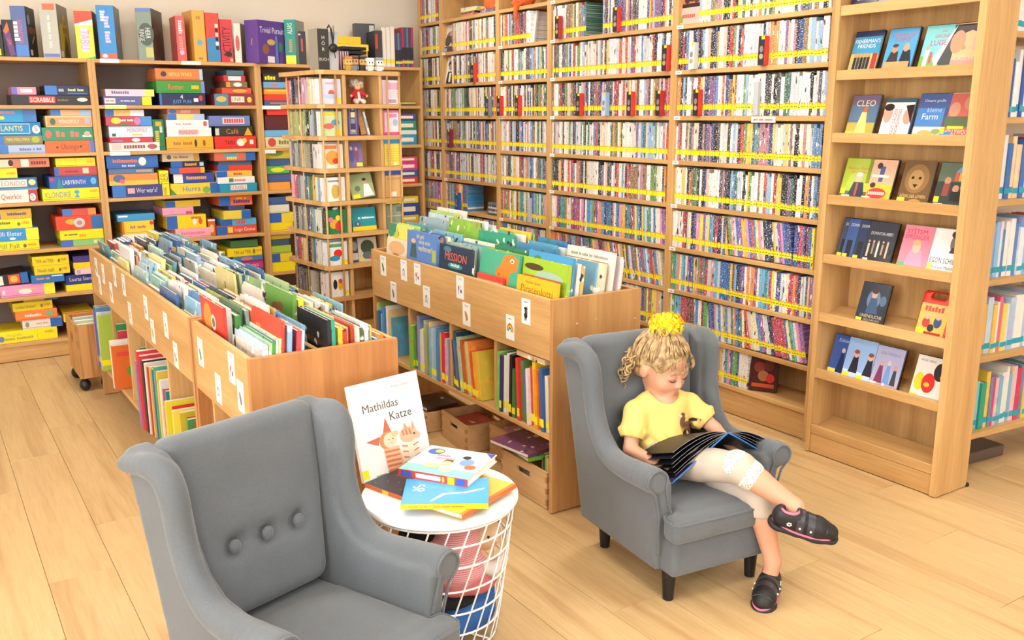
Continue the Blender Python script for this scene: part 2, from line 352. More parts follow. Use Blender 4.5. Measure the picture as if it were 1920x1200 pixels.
# ---- smooth solid shapes (signed distance field turned into a mesh)
class SDF:
    def __init__(s, lo, hi, h):
        s.lo = np.array(lo, float); s.h = h; s.n = np.ceil((np.array(hi)-s.lo)/h).astype(int)+1
        s.ax = [(s.lo[i]+h*np.arange(s.n[i])).astype(np.float32) for i in range(3)]
        s.F = np.full(s.n, .2, np.float32)
    def _sub(s, lo, hi):
        a = np.clip(np.floor((np.array(lo)-s.lo)/s.h).astype(int), 0, s.n); b = np.clip(np.ceil((np.array(hi)-s.lo)/s.h).astype(int)+1, 0, s.n)
        sl = tuple(slice(i, j) for i, j in zip(a, b))
        return sl, s.ax[0][sl[0]][:, None, None], s.ax[1][sl[1]][None, :, None], s.ax[2][sl[2]][None, None, :]
    def mixin(s, sl, d, k, op='u'):
        F = s.F[sl]
        if F.size == 0: return s
        if op == 's': d = -d; a, b = -F, -d
        else: a, b = F, d
        if k > 0:
            hh = np.clip(.5+.5*(b-a)/k, 0, 1); r = b+(a-b)*hh-k*hh*(1-hh)
        else: r = np.minimum(a, b)
        s.F[sl] = -r if op == 's' else r
        return s
    def cone(s, a, b, ra, rb, k=.01, op='u'):
        a, b = np.array(a, float), np.array(b, float); m = max(ra, rb)+k+s.h*3
        sl, X, Y, Z = s._sub(np.minimum(a, b)-m, np.maximum(a, b)+m); ab = b-a; L = max(ab@ab, 1e-9)
        t = np.clip(((X-a[0])*ab[0]+(Y-a[1])*ab[1]+(Z-a[2])*ab[2])/L, 0, 1)
        d = np.sqrt((X-a[0]-t*ab[0])**2+(Y-a[1]-t*ab[1])**2+(Z-a[2]-t*ab[2])**2)-(ra+(rb-ra)*t)
        return s.mixin(sl, d.astype(np.float32), k, op)
    def chain(s, pts, rs, k=.01, op='u'):
        for i in range(len(pts)-1): s.cone(pts[i], pts[i+1], rs[i], rs[i+1], k, op)
        return s
    def ell(s, c, r, k=.01, op='u', rot=None):
        c = np.array(c, float); r = np.array(r, float)*(HS if rot is not None and rot is globals().get('HM') else 1); m = r.max()+k+s.h*3
        sl, X, Y, Z = s._sub(c-m, c+m); X, Y, Z = X-c[0], Y-c[1], Z-c[2]
        if rot is not None:
            q = np.array(rot.to_3x3().transposed()); X, Y, Z = (q[i][0]*X+q[i][1]*Y+q[i][2]*Z for i in range(3))
        k0 = np.sqrt((X/r[0])**2+(Y/r[1])**2+(Z/r[2])**2); k1 = np.sqrt((X/r[0]**2)**2+(Y/r[1]**2)**2+(Z/r[2]**2)**2)+1e-6
        return s.mixin(sl, (k0*(k0-1)/k1).astype(np.float32), k, op)
    def box(s, c, hf, rd, k=.01, op='u', rot=None, warp=None):
        c = np.array(c, float); hf = np.array(hf, float); m = np.linalg.norm(hf)+k+s.h*3
        sl, X, Y, Z = s._sub(c-m, c+m)
        if warp: X, Y, Z = warp(X, Y, Z)
        X, Y, Z = X-c[0], Y-c[1], Z-c[2]
        if rot is not None:
            q = np.array(rot.to_3x3().transposed()); X, Y, Z = (q[i][0]*X+q[i][1]*Y+q[i][2]*Z for i in range(3))
        qx, qy, qz = np.abs(X)-hf[0]+rd, np.abs(Y)-hf[1]+rd, np.abs(Z)-hf[2]+rd
        d = np.sqrt(np.maximum(qx, 0)**2+np.maximum(qy, 0)**2+np.maximum(qz, 0)**2)+np.minimum(np.maximum(qx, np.maximum(qy, qz)), 0)-rd
        return s.mixin(sl, d.astype(np.float32), k, op)
    def slab(s, poly, xc, hx, rd, k=.01, op='u'):
        """outline poly in (y, z), thickness 2*hx about x = xc(y, z), rounded by rd"""
        Y, Z = s.ax[1][:, None], s.ax[2][None, :]; P = np.array(poly, float); n = len(P)
        d = np.full((s.n[1], s.n[2]), 1e9); ins = np.zeros((s.n[1], s.n[2]), bool)
        for i in range(n):
            a, b = P[i], P[(i+1) % n]; e = b-a; t = np.clip(((Y-a[0])*e[0]+(Z-a[1])*e[1])/(e@e), 0, 1)
            d = np.minimum(d, (Y-a[0]-t*e[0])**2+(Z-a[1]-t*e[1])**2)
            cr = ((a[1] > Z) != (b[1] > Z)) & (Y < (b[0]-a[0])*(Z-a[1])/((b[1]-a[1]) if b[1] != a[1] else 1e-9)+a[0]); ins ^= cr
        d = np.sqrt(d); d = np.where(ins, -d, d)+rd
        qx = np.abs(s.ax[0][:, None, None]-xc(Y, Z)[None])-hx+rd; q2 = d[None]
        D = np.sqrt(np.maximum(qx, 0)**2+np.maximum(q2, 0)**2)+np.minimum(np.maximum(qx, q2), 0)-rd
        return s.mixin((slice(None),)*3, D.astype(np.float32), k, op)
    def geo(s, relax=2):
        F = s.F.copy(); F[0] = F[-1] = .1; F[:, 0] = F[:, -1] = .1; F[:, :, 0] = F[:, :, -1] = .1
        I = F < 0; nx, ny, nz = F.shape
        c = [F[i:nx-1+i, j:ny-1+j, k:nz-1+k] for i in (0, 1) for j in (0, 1) for k in (0, 1)]
        ci = [q < 0 for q in c]; cnt = sum(q.astype(np.int8) for q in ci); act = (cnt > 0) & (cnt < 8)
        idx = -np.ones(act.shape, np.int64); ids = np.argwhere(act); idx[act] = np.arange(len(ids))
        off = np.array([(i, j, k) for i in (0, 1) for j in (0, 1) for k in (0, 1)], float); val = np.stack([q[act] for q in c], 1)
        acc = np.zeros((len(ids), 3)); num = np.zeros(len(ids))
        for a in range(8):
            for b in range(a+1, 8):
                if np.abs(off[a]-off[b]).sum() != 1: continue
                m = (val[:, a] < 0) != (val[:, b] < 0); t = np.where(m, val[:, a]/np.where(m, val[:, a]-val[:, b], 1), 0)
                acc += np.where(m[:, None], off[a]+(off[b]-off[a])*t[:, None], 0); num += m
        V = s.lo+s.h*(ids+acc/num[:, None]); Q = []
        for ax in range(3):
            sl0 = [slice(1, -1)]*3; sl1 = [slice(1, -1)]*3; sl0[ax] = slice(0, -1); sl1[ax] = slice(1, None)
            A, B = I[tuple(sl0)], I[tuple(sl1)]
            for fl, m in ((0, A & ~B), (1, ~A & B)):
                e = np.argwhere(m)
                if not len(e): continue
                o = np.ones(3, int); o[ax] = 0; e = e+o; u, v = [x for x in range(3) if x != ax]
                du, dv = np.zeros(3, int), np.zeros(3, int); du[u] = 1; dv[v] = 1
                q = np.stack([idx[tuple((e-du-dv).T)], idx[tuple((e-dv).T)], idx[tuple(e.T)], idx[tuple((e-du).T)]], 1)
                Q.append(q[:, ::-1] if (fl ^ (ax == 1)) else q)
        Q = np.concatenate(Q)
        for _ in range(relax):
            sm = np.zeros_like(V); n_ = np.zeros(len(V))
            for a, b in ((0, 1), (1, 2), (2, 3), (3, 0)):
                np.add.at(sm, Q[:, a], V[Q[:, b]]); np.add.at(n_, Q[:, a], 1); np.add.at(sm, Q[:, b], V[Q[:, a]]); np.add.at(n_, Q[:, b], 1)
            V = V*.5+.5*sm/n_[:, None]
        return V, Q
    def mesh(s, name, mat, relax=2, post=None):
        V, Q = s.geo(relax)
        if post: V = post(V)
        me = bpy.data.meshes.new(name); me.vertices.add(len(V)); me.vertices.foreach_set('co', V.astype(np.float32).ravel())
        me.loops.add(Q.size); me.loops.foreach_set('vertex_index', Q.astype(np.int32).ravel())
        me.polygons.add(len(Q)); me.polygons.foreach_set('loop_start', np.arange(len(Q), dtype=np.int32)*4); me.polygons.foreach_set('use_smooth', np.ones(len(Q), bool))
        me.update(calc_edges=True); me.validate(); me.materials.append(M[mat]); return me
# ================================================================ the room
XD, YG = 3.3388, 6.2726            # front planes of the film shelves and of the game shelves
X0, X1, Y0, Y1 = -3.0, 6.6, -3.0, 6.70
fl = struct('floor', MB().box(X0, X1, Y0, Y1, -.08, -.004).mesh('floor', 'oak_joint'))
PW, PL = .2035, 1.285
pm = bevbox(0, PW-.0014, 0, PL-.0014, -.004, 0, .0008).mesh('floor_plank', 'oak_plank')
for i in range(-9, 24):
    x = .2185+i*PW; off = ((i*7) % 10)/10*PL
    for j in range(-1, 6):
        y = .55-off+j*PL
        if y > 6.3 or y+PL < .7: continue
        link('floor_plank', pm, fl, (x, y, 0))
struct('wall_back', MB().box(X0-.2, X1+.2, Y1, Y1+.2, 0, CEIL).mesh('wall_back', 'wall_paint'))
struct('wall_right', MB().box(X1, X1+.2, Y0, Y1, 0, CEIL).mesh('wall_right', 'wall_paint'))
struct('wall_left', MB().box(X0-.2, X0, Y0, Y1, 0, CEIL).mesh('wall_left', 'wall_paint'))
struct('wall_front', MB().box(X0-.2, X1+.2, Y0-.2, Y0, 0, CEIL).mesh('wall_front', 'wall_paint'))
struct('ceiling', MB().box(X0-.2, X1+.2, Y0-.2, Y1+.2, CEIL, CEIL+.2).mesh('ceiling', 'ceiling_paint'))
def emis(name, col, st):
    m, n, l, b = newmat(name); b.inputs['Emission Color'].default_value = (*col, 1); b.inputs['Emission Strength'].default_value = st
    b.inputs['Base Color'].default_value = (.8, .8, .8, 1)
emis('lamp_diffuser', (1, .97, .92), 3.0); emis('daylight_pane', (.95, .98, 1), 4.0)
for k, (x, y) in enumerate(LIGHTS):
    t = thing('ceiling_light', 'white ceiling light panel, %s in the ceiling row by row' % (WORDN+['thirteenth', 'fourteenth'])[k+1], 'ceiling light', (x, y, CEIL), 0, 'ceiling light panels')
    m = MB()
    for a in ((-.31, -.28, -.31, .31), (.28, .31, -.31, .31), (-.28, .28, -.31, -.28), (-.28, .28, .28, .31)): m.box(a[0], a[1], a[2], a[3], -.05, 0)
    m.build('frame', 'white_paint', t); MB().box(-.28, .28, -.28, .28, -.03, -.001).build('diffuser', 'lamp_diffuser', t)
    area('panel_light', (0, 0, -.06), (0, 0, 0), .56, .56, LIGHT_W, (1, .965, .885), t)
for k, (loc, rz, wd) in enumerate([((-.9, Y0, 1.55), 0, 2.0), ((1.9, Y0, 1.55), 0, 2.0), ((X0, .6, 1.55), -90, 2.0)]):
    t = link('window_%d' % (k+1), None, None, loc, (0, 0, R(rz))); t['kind'] = 'structure'
    MB().box(-wd/2, wd/2, 0, .012, -.7, .7).build('pane', 'daylight_pane', t)
    m = MB()
    for a in ((-wd/2-.06, -wd/2, -.76, .76), (wd/2, wd/2+.06, -.76, .76), (-.03, .03, -.7, .7), (-wd/2, wd/2, -.76, -.7), (-wd/2, wd/2, .7, .76)): m.box(a[0], a[1], 0, .05, a[2], a[3])
    m.build('window_frame', 'white_paint', t)
    area('window_light', (0, .07, 0), (R(-90), 0, 0), wd, 1.4, WINDOW_W[k], (.95, .98, 1), t)

# ================================================================ shelving
T = .022
def bookcase(name, label, loc, rz, W, D, zs, H, kick=.09, backmat='beech_z', shelf_t=T, front_in=.0):
    t = thing(name, label, 'bookcase', loc, rz)
    board('side_panel', 0, T, 0, D, 0, H, 'beech_z', t); board('side_panel', W-T, W, 0, D, 0, H, 'beech_z', t)
    for z in zs: board('shelf', T, W-T, front_in, D-.008, z-shelf_t, z, 'beech_x', t)
    board('back_panel', T, W-T, D-.008, D, min(zs), H, backmat, t, .0005)
    if kick: board('plinth', T, W-T, .012, .03, .004, min(zs)-shelf_t, 'beech_x', t)
    return t
ZG = [1.8324, 1.555, 1.2698, .9789, .6899, .4036, .1174]
GB = [('left', .018, 1.018), ('middle', 1.018, 2.051), ('right', 2.051, 3.30)]
for nm, a, b in GB:
    bookcase('game_bookcase', 'wooden bookcase full of board games, %s bay on the back wall' % nm, (a, YG, 0), 0, b-a, .40, ZG, ZG[0], backmat='backboard')
ZD = [2.375, 2.152, 1.928, 1.707, 1.481, 1.256, 1.031, .8056, .5784, .3583, .1536]
DB = [('rightmost', 3.5996, 2.6221), ('second', 4.699, 3.5996), ('third', 5.286, 4.699), ('fourth', 6.0502, 5.286), ('narrow far', 6.40, 6.0502)]
for nm, a, b in DB:
    bookcase('film_bookcase', 'tall wooden DVD bookcase, %s bay counted from the slanted display' % nm, (XD, a, 0), R(-90), a-b, .24, ZD, ZD[0])

# ---- slanted display end piece with eight lips
DX, DY0, DY1, DH = 3.2473, 2.5563, 1.9145, 2.40
DW = DY0-DY1
disp = thing('display_shelf', 'wooden display stand with slanted shelves of face-out DVDs', 'display stand', (DX, DY0, 0), R(-90))
board('side_panel', 0, .022, 0, .215, .004, DH, 'beech_z', disp); board('side_panel', DW-.028, DW, 0, .215, .004, DH, 'beech_z', disp)
LIPS = [2.17, 1.918, 1.665, 1.413, 1.156, .903, .646, .391, .131]
for z in LIPS:
    board('lip', .022, DW-.028, .006, .022, z-.04, z, 'beech_x', disp)
    pr_ = MB().prism([(.02, z-.035), (.155, z-.0), (.155, z+.012), (.02, z-.023)], 0, .022, DW-.028)
    pr_.build('slanted_shelf', 'beech_x', disp)
board('back_panel', .022, DW-.028, .20, .212, .05, DH, 'beech_z', disp, .0005)
board('plinth', .022, DW-.028, .008, .024, .004, LIPS[-1]-.042, 'beech_x', disp)
m = MB().lathe([(.012, 0), (.016, .003), (.016, .012), (.006, .016), (.006, .02)], (DW-.01, .222, 0), 14); m.build('levelling_foot', 'black_plastic', disp, 'auto')

# ---- bookcase round the corner on the right
RB = (3.482, 1.985, 0); RBR = R(-5)
rb = thing('aisle_bookcase', 'wooden bookcase at the right edge with books behind blue stickers', 'bookcase', RB, RBR)
ZR = [.185, .515, .835, 1.155, 1.475, 1.795, 2.115]
board('side_panel', 0, .02, 0, .30, .03, 2.3, 'beech_z', rb); board('side_panel', 1.0, 1.02, 0, .30, .03, 2.3, 'beech_z', rb)
for z in ZR: board('shelf', .02, 1.0, .0, .29, z-.024, z, 'beech_x', rb)
board('back_panel', .02, 1.0, .29, .298, .15, 2.3, 'wall_paint', rb, .0005)

# ---- book bins
def pict(fc, k):
    """little black heading and a small drawing, as on the subject cards"""
    cols = ['#3f8f3a', '#4a6fa5', '#b0563a', '#7a7a7a', '#3a7f78', '#8c5aa0', '#c08a30']
    fc.rect(.2, .8, .88, .9, '#8a8a88'); fc.rect(.26, .74, .83, .85, '#9a9a98')
    r = random.Random(k); c = cols[k % 7]
    
    if k % 3 == 0: fc.poly([(.3, .5), (.45, .62), (.6, .5), (.72, .3), (.5, .18), (.4, .34)], c); fc.ell(.36, .58, .08, .06, c, 9)
    elif k % 3 == 1: fc.ell(.5, .42, .16, .17, c, 10); fc.ell(.5, .40, .10, .11, '#e8e4dc', 10); fc.rect(.3, .34, .2, .3, '#6a6a68'); fc.rect(.66, .7, .2, .3, '#6a6a68')
    else: fc.ell(.34, .46, .10, .12, c, 9); fc.ell(.66, .34, .12, .09, cols[(k+3) % 7], 9); fc.rect(.3, .36, .18, .34, '#7a7a76'); fc.rect(.58, .62, .48, .62, '#7a7a76')
def card(parent, x, y, z, w=.062, h=.098, k=0, draw=None):
    """subject card on the front board (local -y face), lower left corner at x, z"""
    c = MB().box(x, x+w, y-.0012, y, z, z+h).build('subject_card', 'white_card', parent)
    mb = MB(); fc = Face(mb, (x, y-.0012, z), (1, 0, 0), (0, 0, 1), w, h)
    (draw or (lambda f: pict(f, k)))(fc); mb.build('card_print', 'print', c)
def bin_(label, loc, W, L, H, fb, sh, divs, endmat, cards, mid=True, lift=0):
    """local frame: front (long side) faces -y, x runs along the bin, y across it"""
    t = thing('book_bin', label, 'book bin', loc, R(-90)); t_ = .02
    board('end_panel', 0, t_, 0, W, .004, H, endmat, t); board('end_panel', L-t_, L, 0, W, .004, H, endmat, t)
    board('front_board', t_, L-t_, .001, .019, fb, H-.003, 'beech_x', t); board('rear_board', t_, L-t_, W-.019, W-.001, fb, H-.003, 'beech_x', t)
    board('bin_floor', t_, L-t_, .019, W-.019, fb+lift, fb+lift+.016, 'beech_x', t); board('shelf', t_, L-t_, .004, W-.004, sh-.02, sh, 'beech_x', t)
    board('centre_board', t_, L-t_, W/2-.009, W/2+.009, sh, H-.02, 'beech_x', t)
    for d in divs: board('divider', d-.009, d+.009, .01, W-.01, sh, fb, 'beech_z', t)
    for i, (x, z) in enumerate(cards): card(t, x, .001, z, k=i)
    return t
LBX, LBY, LBL, LBW, LBH = .7485, 2.544, 2.7127, .4753, .8073
NL_ = .647
# right bin: front at x = 1.8965, near end y = 2.6357
RBX, RBY, RBL, RBW, RBH = 1.8965, 2.6357, 1.5676, .4201, .8363
def rby(u, v): p = at(u, v, 0, RBX); return RBY+RBL-p[1], p[2]
cards_r = []
for u0, v0 in ((714, 515), (752, 524), (777, 532), (733, 564), (794, 574), (856, 558), (868, 608)):
    x, z = rby(u0, v0); cards_r.append((x, z-.0))
rbin = bin_('long wooden picture book bin on the right with rainbow card', (RBX, RBY+RBL, 0), RBW, RBL, RBH, .603, .31, [RBY+RBL-3.82, RBY+RBL-3.42, RBY+RBL-3.05], 'alder_z', cards_r, lift=.031)
def rainbow(f):
    f.rect(.3, .7, .84, .87, '#555555')
    for k, c in enumerate(('#d8342c', '#ef8a2a', '#f2d21c', '#3fa24a', '#2b66b4')):
        a, b = .40-.055*k, .40-.055*(k+1); n = 14; P = [(.5+a*math.cos(math.pi*i/n), .33+a*.85*math.sin(math.pi*i/n)) for i in range(n+1)]; Q = [(.5+b*math.cos(math.pi*i/n), .33+b*.85*math.sin(math.pi*i/n)) for i in range(n+1)]
        for i in range(n): f.poly([P[i], P[i+1], Q[i+1], Q[i]], c); f.e -= .00012
def pirate(f):
    f.rect(.28, .72, .86, .89, '#555555'); f.ell(.5, .5, .13, .10, '#3a4a5a', 10); f.ell(.5, .62, .2, .06, '#222222', 10); f.ell(.5, .34, .2, .12, '#2a2a2a', 10)
    f.rect(.38, .46, .14, .24, '#222222'); f.rect(.54, .62, .14, .24, '#222222'); f.rect(.66, .7, .4, .72, '#333333')
for (u, v), d in (((949, 634), rainbow), ((978, 605), pirate)):
    x, z = rby(u, v); card(rbin, x, .001, z, .058, .098, draw=d)
for x, z in ((.11, .735), (.2, .74), (.39, .72), (.11, .64), (.3, .62)):
    b_ = MB().lathe([(.005, 0), (.004, .002), (.001, .003)], (0, 0, 0), 10).build('screw_cap', 'crate_wood', rbin, loc=(RBL, x if x < .4 else .38, z), rot=(0, R(90), 0))
def lby(u, v): p = at(u, v, 0, LBX); return p[1], p[2]
cn, cf = [], []
for u, v in ((371, 683), (404, 752), (428, 715), (445, 768)):
    y, z = lby(u, v); cn.append((LBY+NL_-y, max(z, .57)))
for u, v in ((180, 517), (193, 530), (214, 535), (231, 552), (243, 605), (272, 596), (285, 640), (309, 630), (328, 690), (208, 565), (187, 550)):
    y, z = lby(u, v); cf.append((LBY+LBL-y, max(z, .575)))
FL_ = LBL-NL_-.004
nbin = bin_('short wooden picture book bin with cherry end panel behind grey armchair', (LBX+.004, LBY+NL_, 0), LBW, NL_, LBH, .565, .18, [NL_-.47], 'cherry_z', cn)
fbin = bin_('long wooden picture book bin on the left with many subject cards', (LBX, LBY+LBL, 0), LBW, FL_, LBH+.004, .57, .18, [LBY+LBL-4.432, LBY+LBL-4.034, LBY+LBL-3.645, LBY+LBL-4.82], 'alder_z', cf)
# card picture panels on the bin's far compartments are all real cards

# ---- media tower
TW, TR = (1.789, 4.523, 0), R(5)
tower = thing('media_tower', 'square wooden media tower with rods holding audio CDs', 'media tower', TW, TR)
ZT = [1.716, 1.547, 1.385, 1.219, 1.048, .878, .708, .537, .366, .195]
TS = .5
for z in ZT:
    c_ = .03; MB().prism([(c_, 0), (TS-c_, 0), (TS, c_), (TS, TS-c_), (TS-c_, TS), (c_, TS), (0, TS-c_), (0, c_)], 2, z-.022, z).build('shelf', 'beech_x', tower)
for a, b in zip(ZT[1:], ZT[:-1]):
    board('partition', .142, .160, .012, .36, a, b-.022, 'beech_z', tower); board('partition', .355, .373, .012, .36, a, b-.022, 'beech_z', tower)
    board('cell_back', .160, .355, .17, .18, a, b-.022, 'beech_z', tower, .0005)
board('base', .05, TS-.05, .05, TS-.05, .02, ZT[-1]-.022, 'beech_z', tower)
for x, y in ((.02, .018), (.1, .012), (.405, .012), (.482, .018), (.012, .40), (.012, .25), (.488, .3)):
    MB().tube([(x, y, ZT[-1]), (x, y, ZT[0]-.022)], .0055, 8).build('rod', 'beech_z', tower, True)
MB().lathe([(.2, 0), (.2, .02)], (TS/2, TS/2, 0), 24).build('turntable', 'black_plastic', tower)
# ================================================================ board games
YE, BL, NV, RD, OR, GN, TL, PK, WH, CR, LB, PU, BK, GY, DR, TN = '#f4de1c', '#2a63b0', '#252f63', '#d23a30', '#ea8a3a', '#3f9550', '#2a90ac', '#ec92b4', '#eceae6', '#efdcae', '#79b4de', '#5a3f92', '#1c1d22', '#9aa0a4', '#94303a', '#d6b04c'
def fit(h):   # the photograph's prints are brighter than their albedo: nothing to do but keep one place for it
    return h
def game_box(name, label, x0, x1, y0, dp, z0, z1, col, o, rz=0, tilt=0):
    """a box with its printed front (-y) face; o holds the print"""
    w, h = x1-x0, z1-z0; b = link(name, None, None, ((x0+x1)/2, y0, z0), (0, tilt, rz)); tag(b, label, 'board game', 'board games on the back shelves')
    e = .003
    lid = bevbox(-w/2, w/2, 0, dp, 0, h, .0015).mesh('box', 'tint'); bo = link('box', lid, b); bo.color = (*S(col), 1)
    mb = MB(); f = Face(mb, (-w/2, -.0003, 0), (1, 0, 0), (0, 0, 1), w, h)
    # lid line between lid and tray
    me_ = MB(); fe = Face(me_, (-w/2, -.0003, 0), (1, 0, 0), (0, 0, 1), w, h)
    if 'L' in o: fe.rect(.0, o['L'][0], .02, .98, o['L'][1])
    if me_.v: me_.build('end_block', 'print', b)
    me_ = MB(); fe = Face(me_, (-w/2, -.0003, 0), (1, 0, 0), (0, 0, 1), w, h)
    if 'R' in o: fe.rect(1-o['R'][0], 1, .02, .98, o['R'][1])
    if me_.v: me_.build('end_block', 'print', b)
    f.e += .00012
    for s in o.get('x', []): f.do([s])
    if 't' in o:
        t = o['t']; f.text(t[0], t[2] if len(t) > 2 else .45, .5, t[3] if len(t) > 3 else .42, t[1], t[4] if len(t) > 4 else .5)
    if o.get('haba'): f.text('HABA', .86, .55, .3, '#c8342a', .16); f.ell(.72, .45, .035, .2, '#7a6a50', 8)
    if o.get('blk'): # publisher's blue block with a white line
        a, c = o['blk']; f.rect(a+(c-a)*.12, c-(c-a)*.12, .78, .9, '#e8eef6')
    if mb.v: mb.build('box_print', 'print', b)
    # side and top pictures: muted band so the lid edge reads
    m2 = MB(); m2.box(-w/2-.0006, w/2+.0006, -.0006, dp+.0006, h*.12, h*.12+.0016, '#3c3430'); m2.build('lid_edge', 'matte_print', b) if h > .05 and rnd.random() < .5 else None
    return b
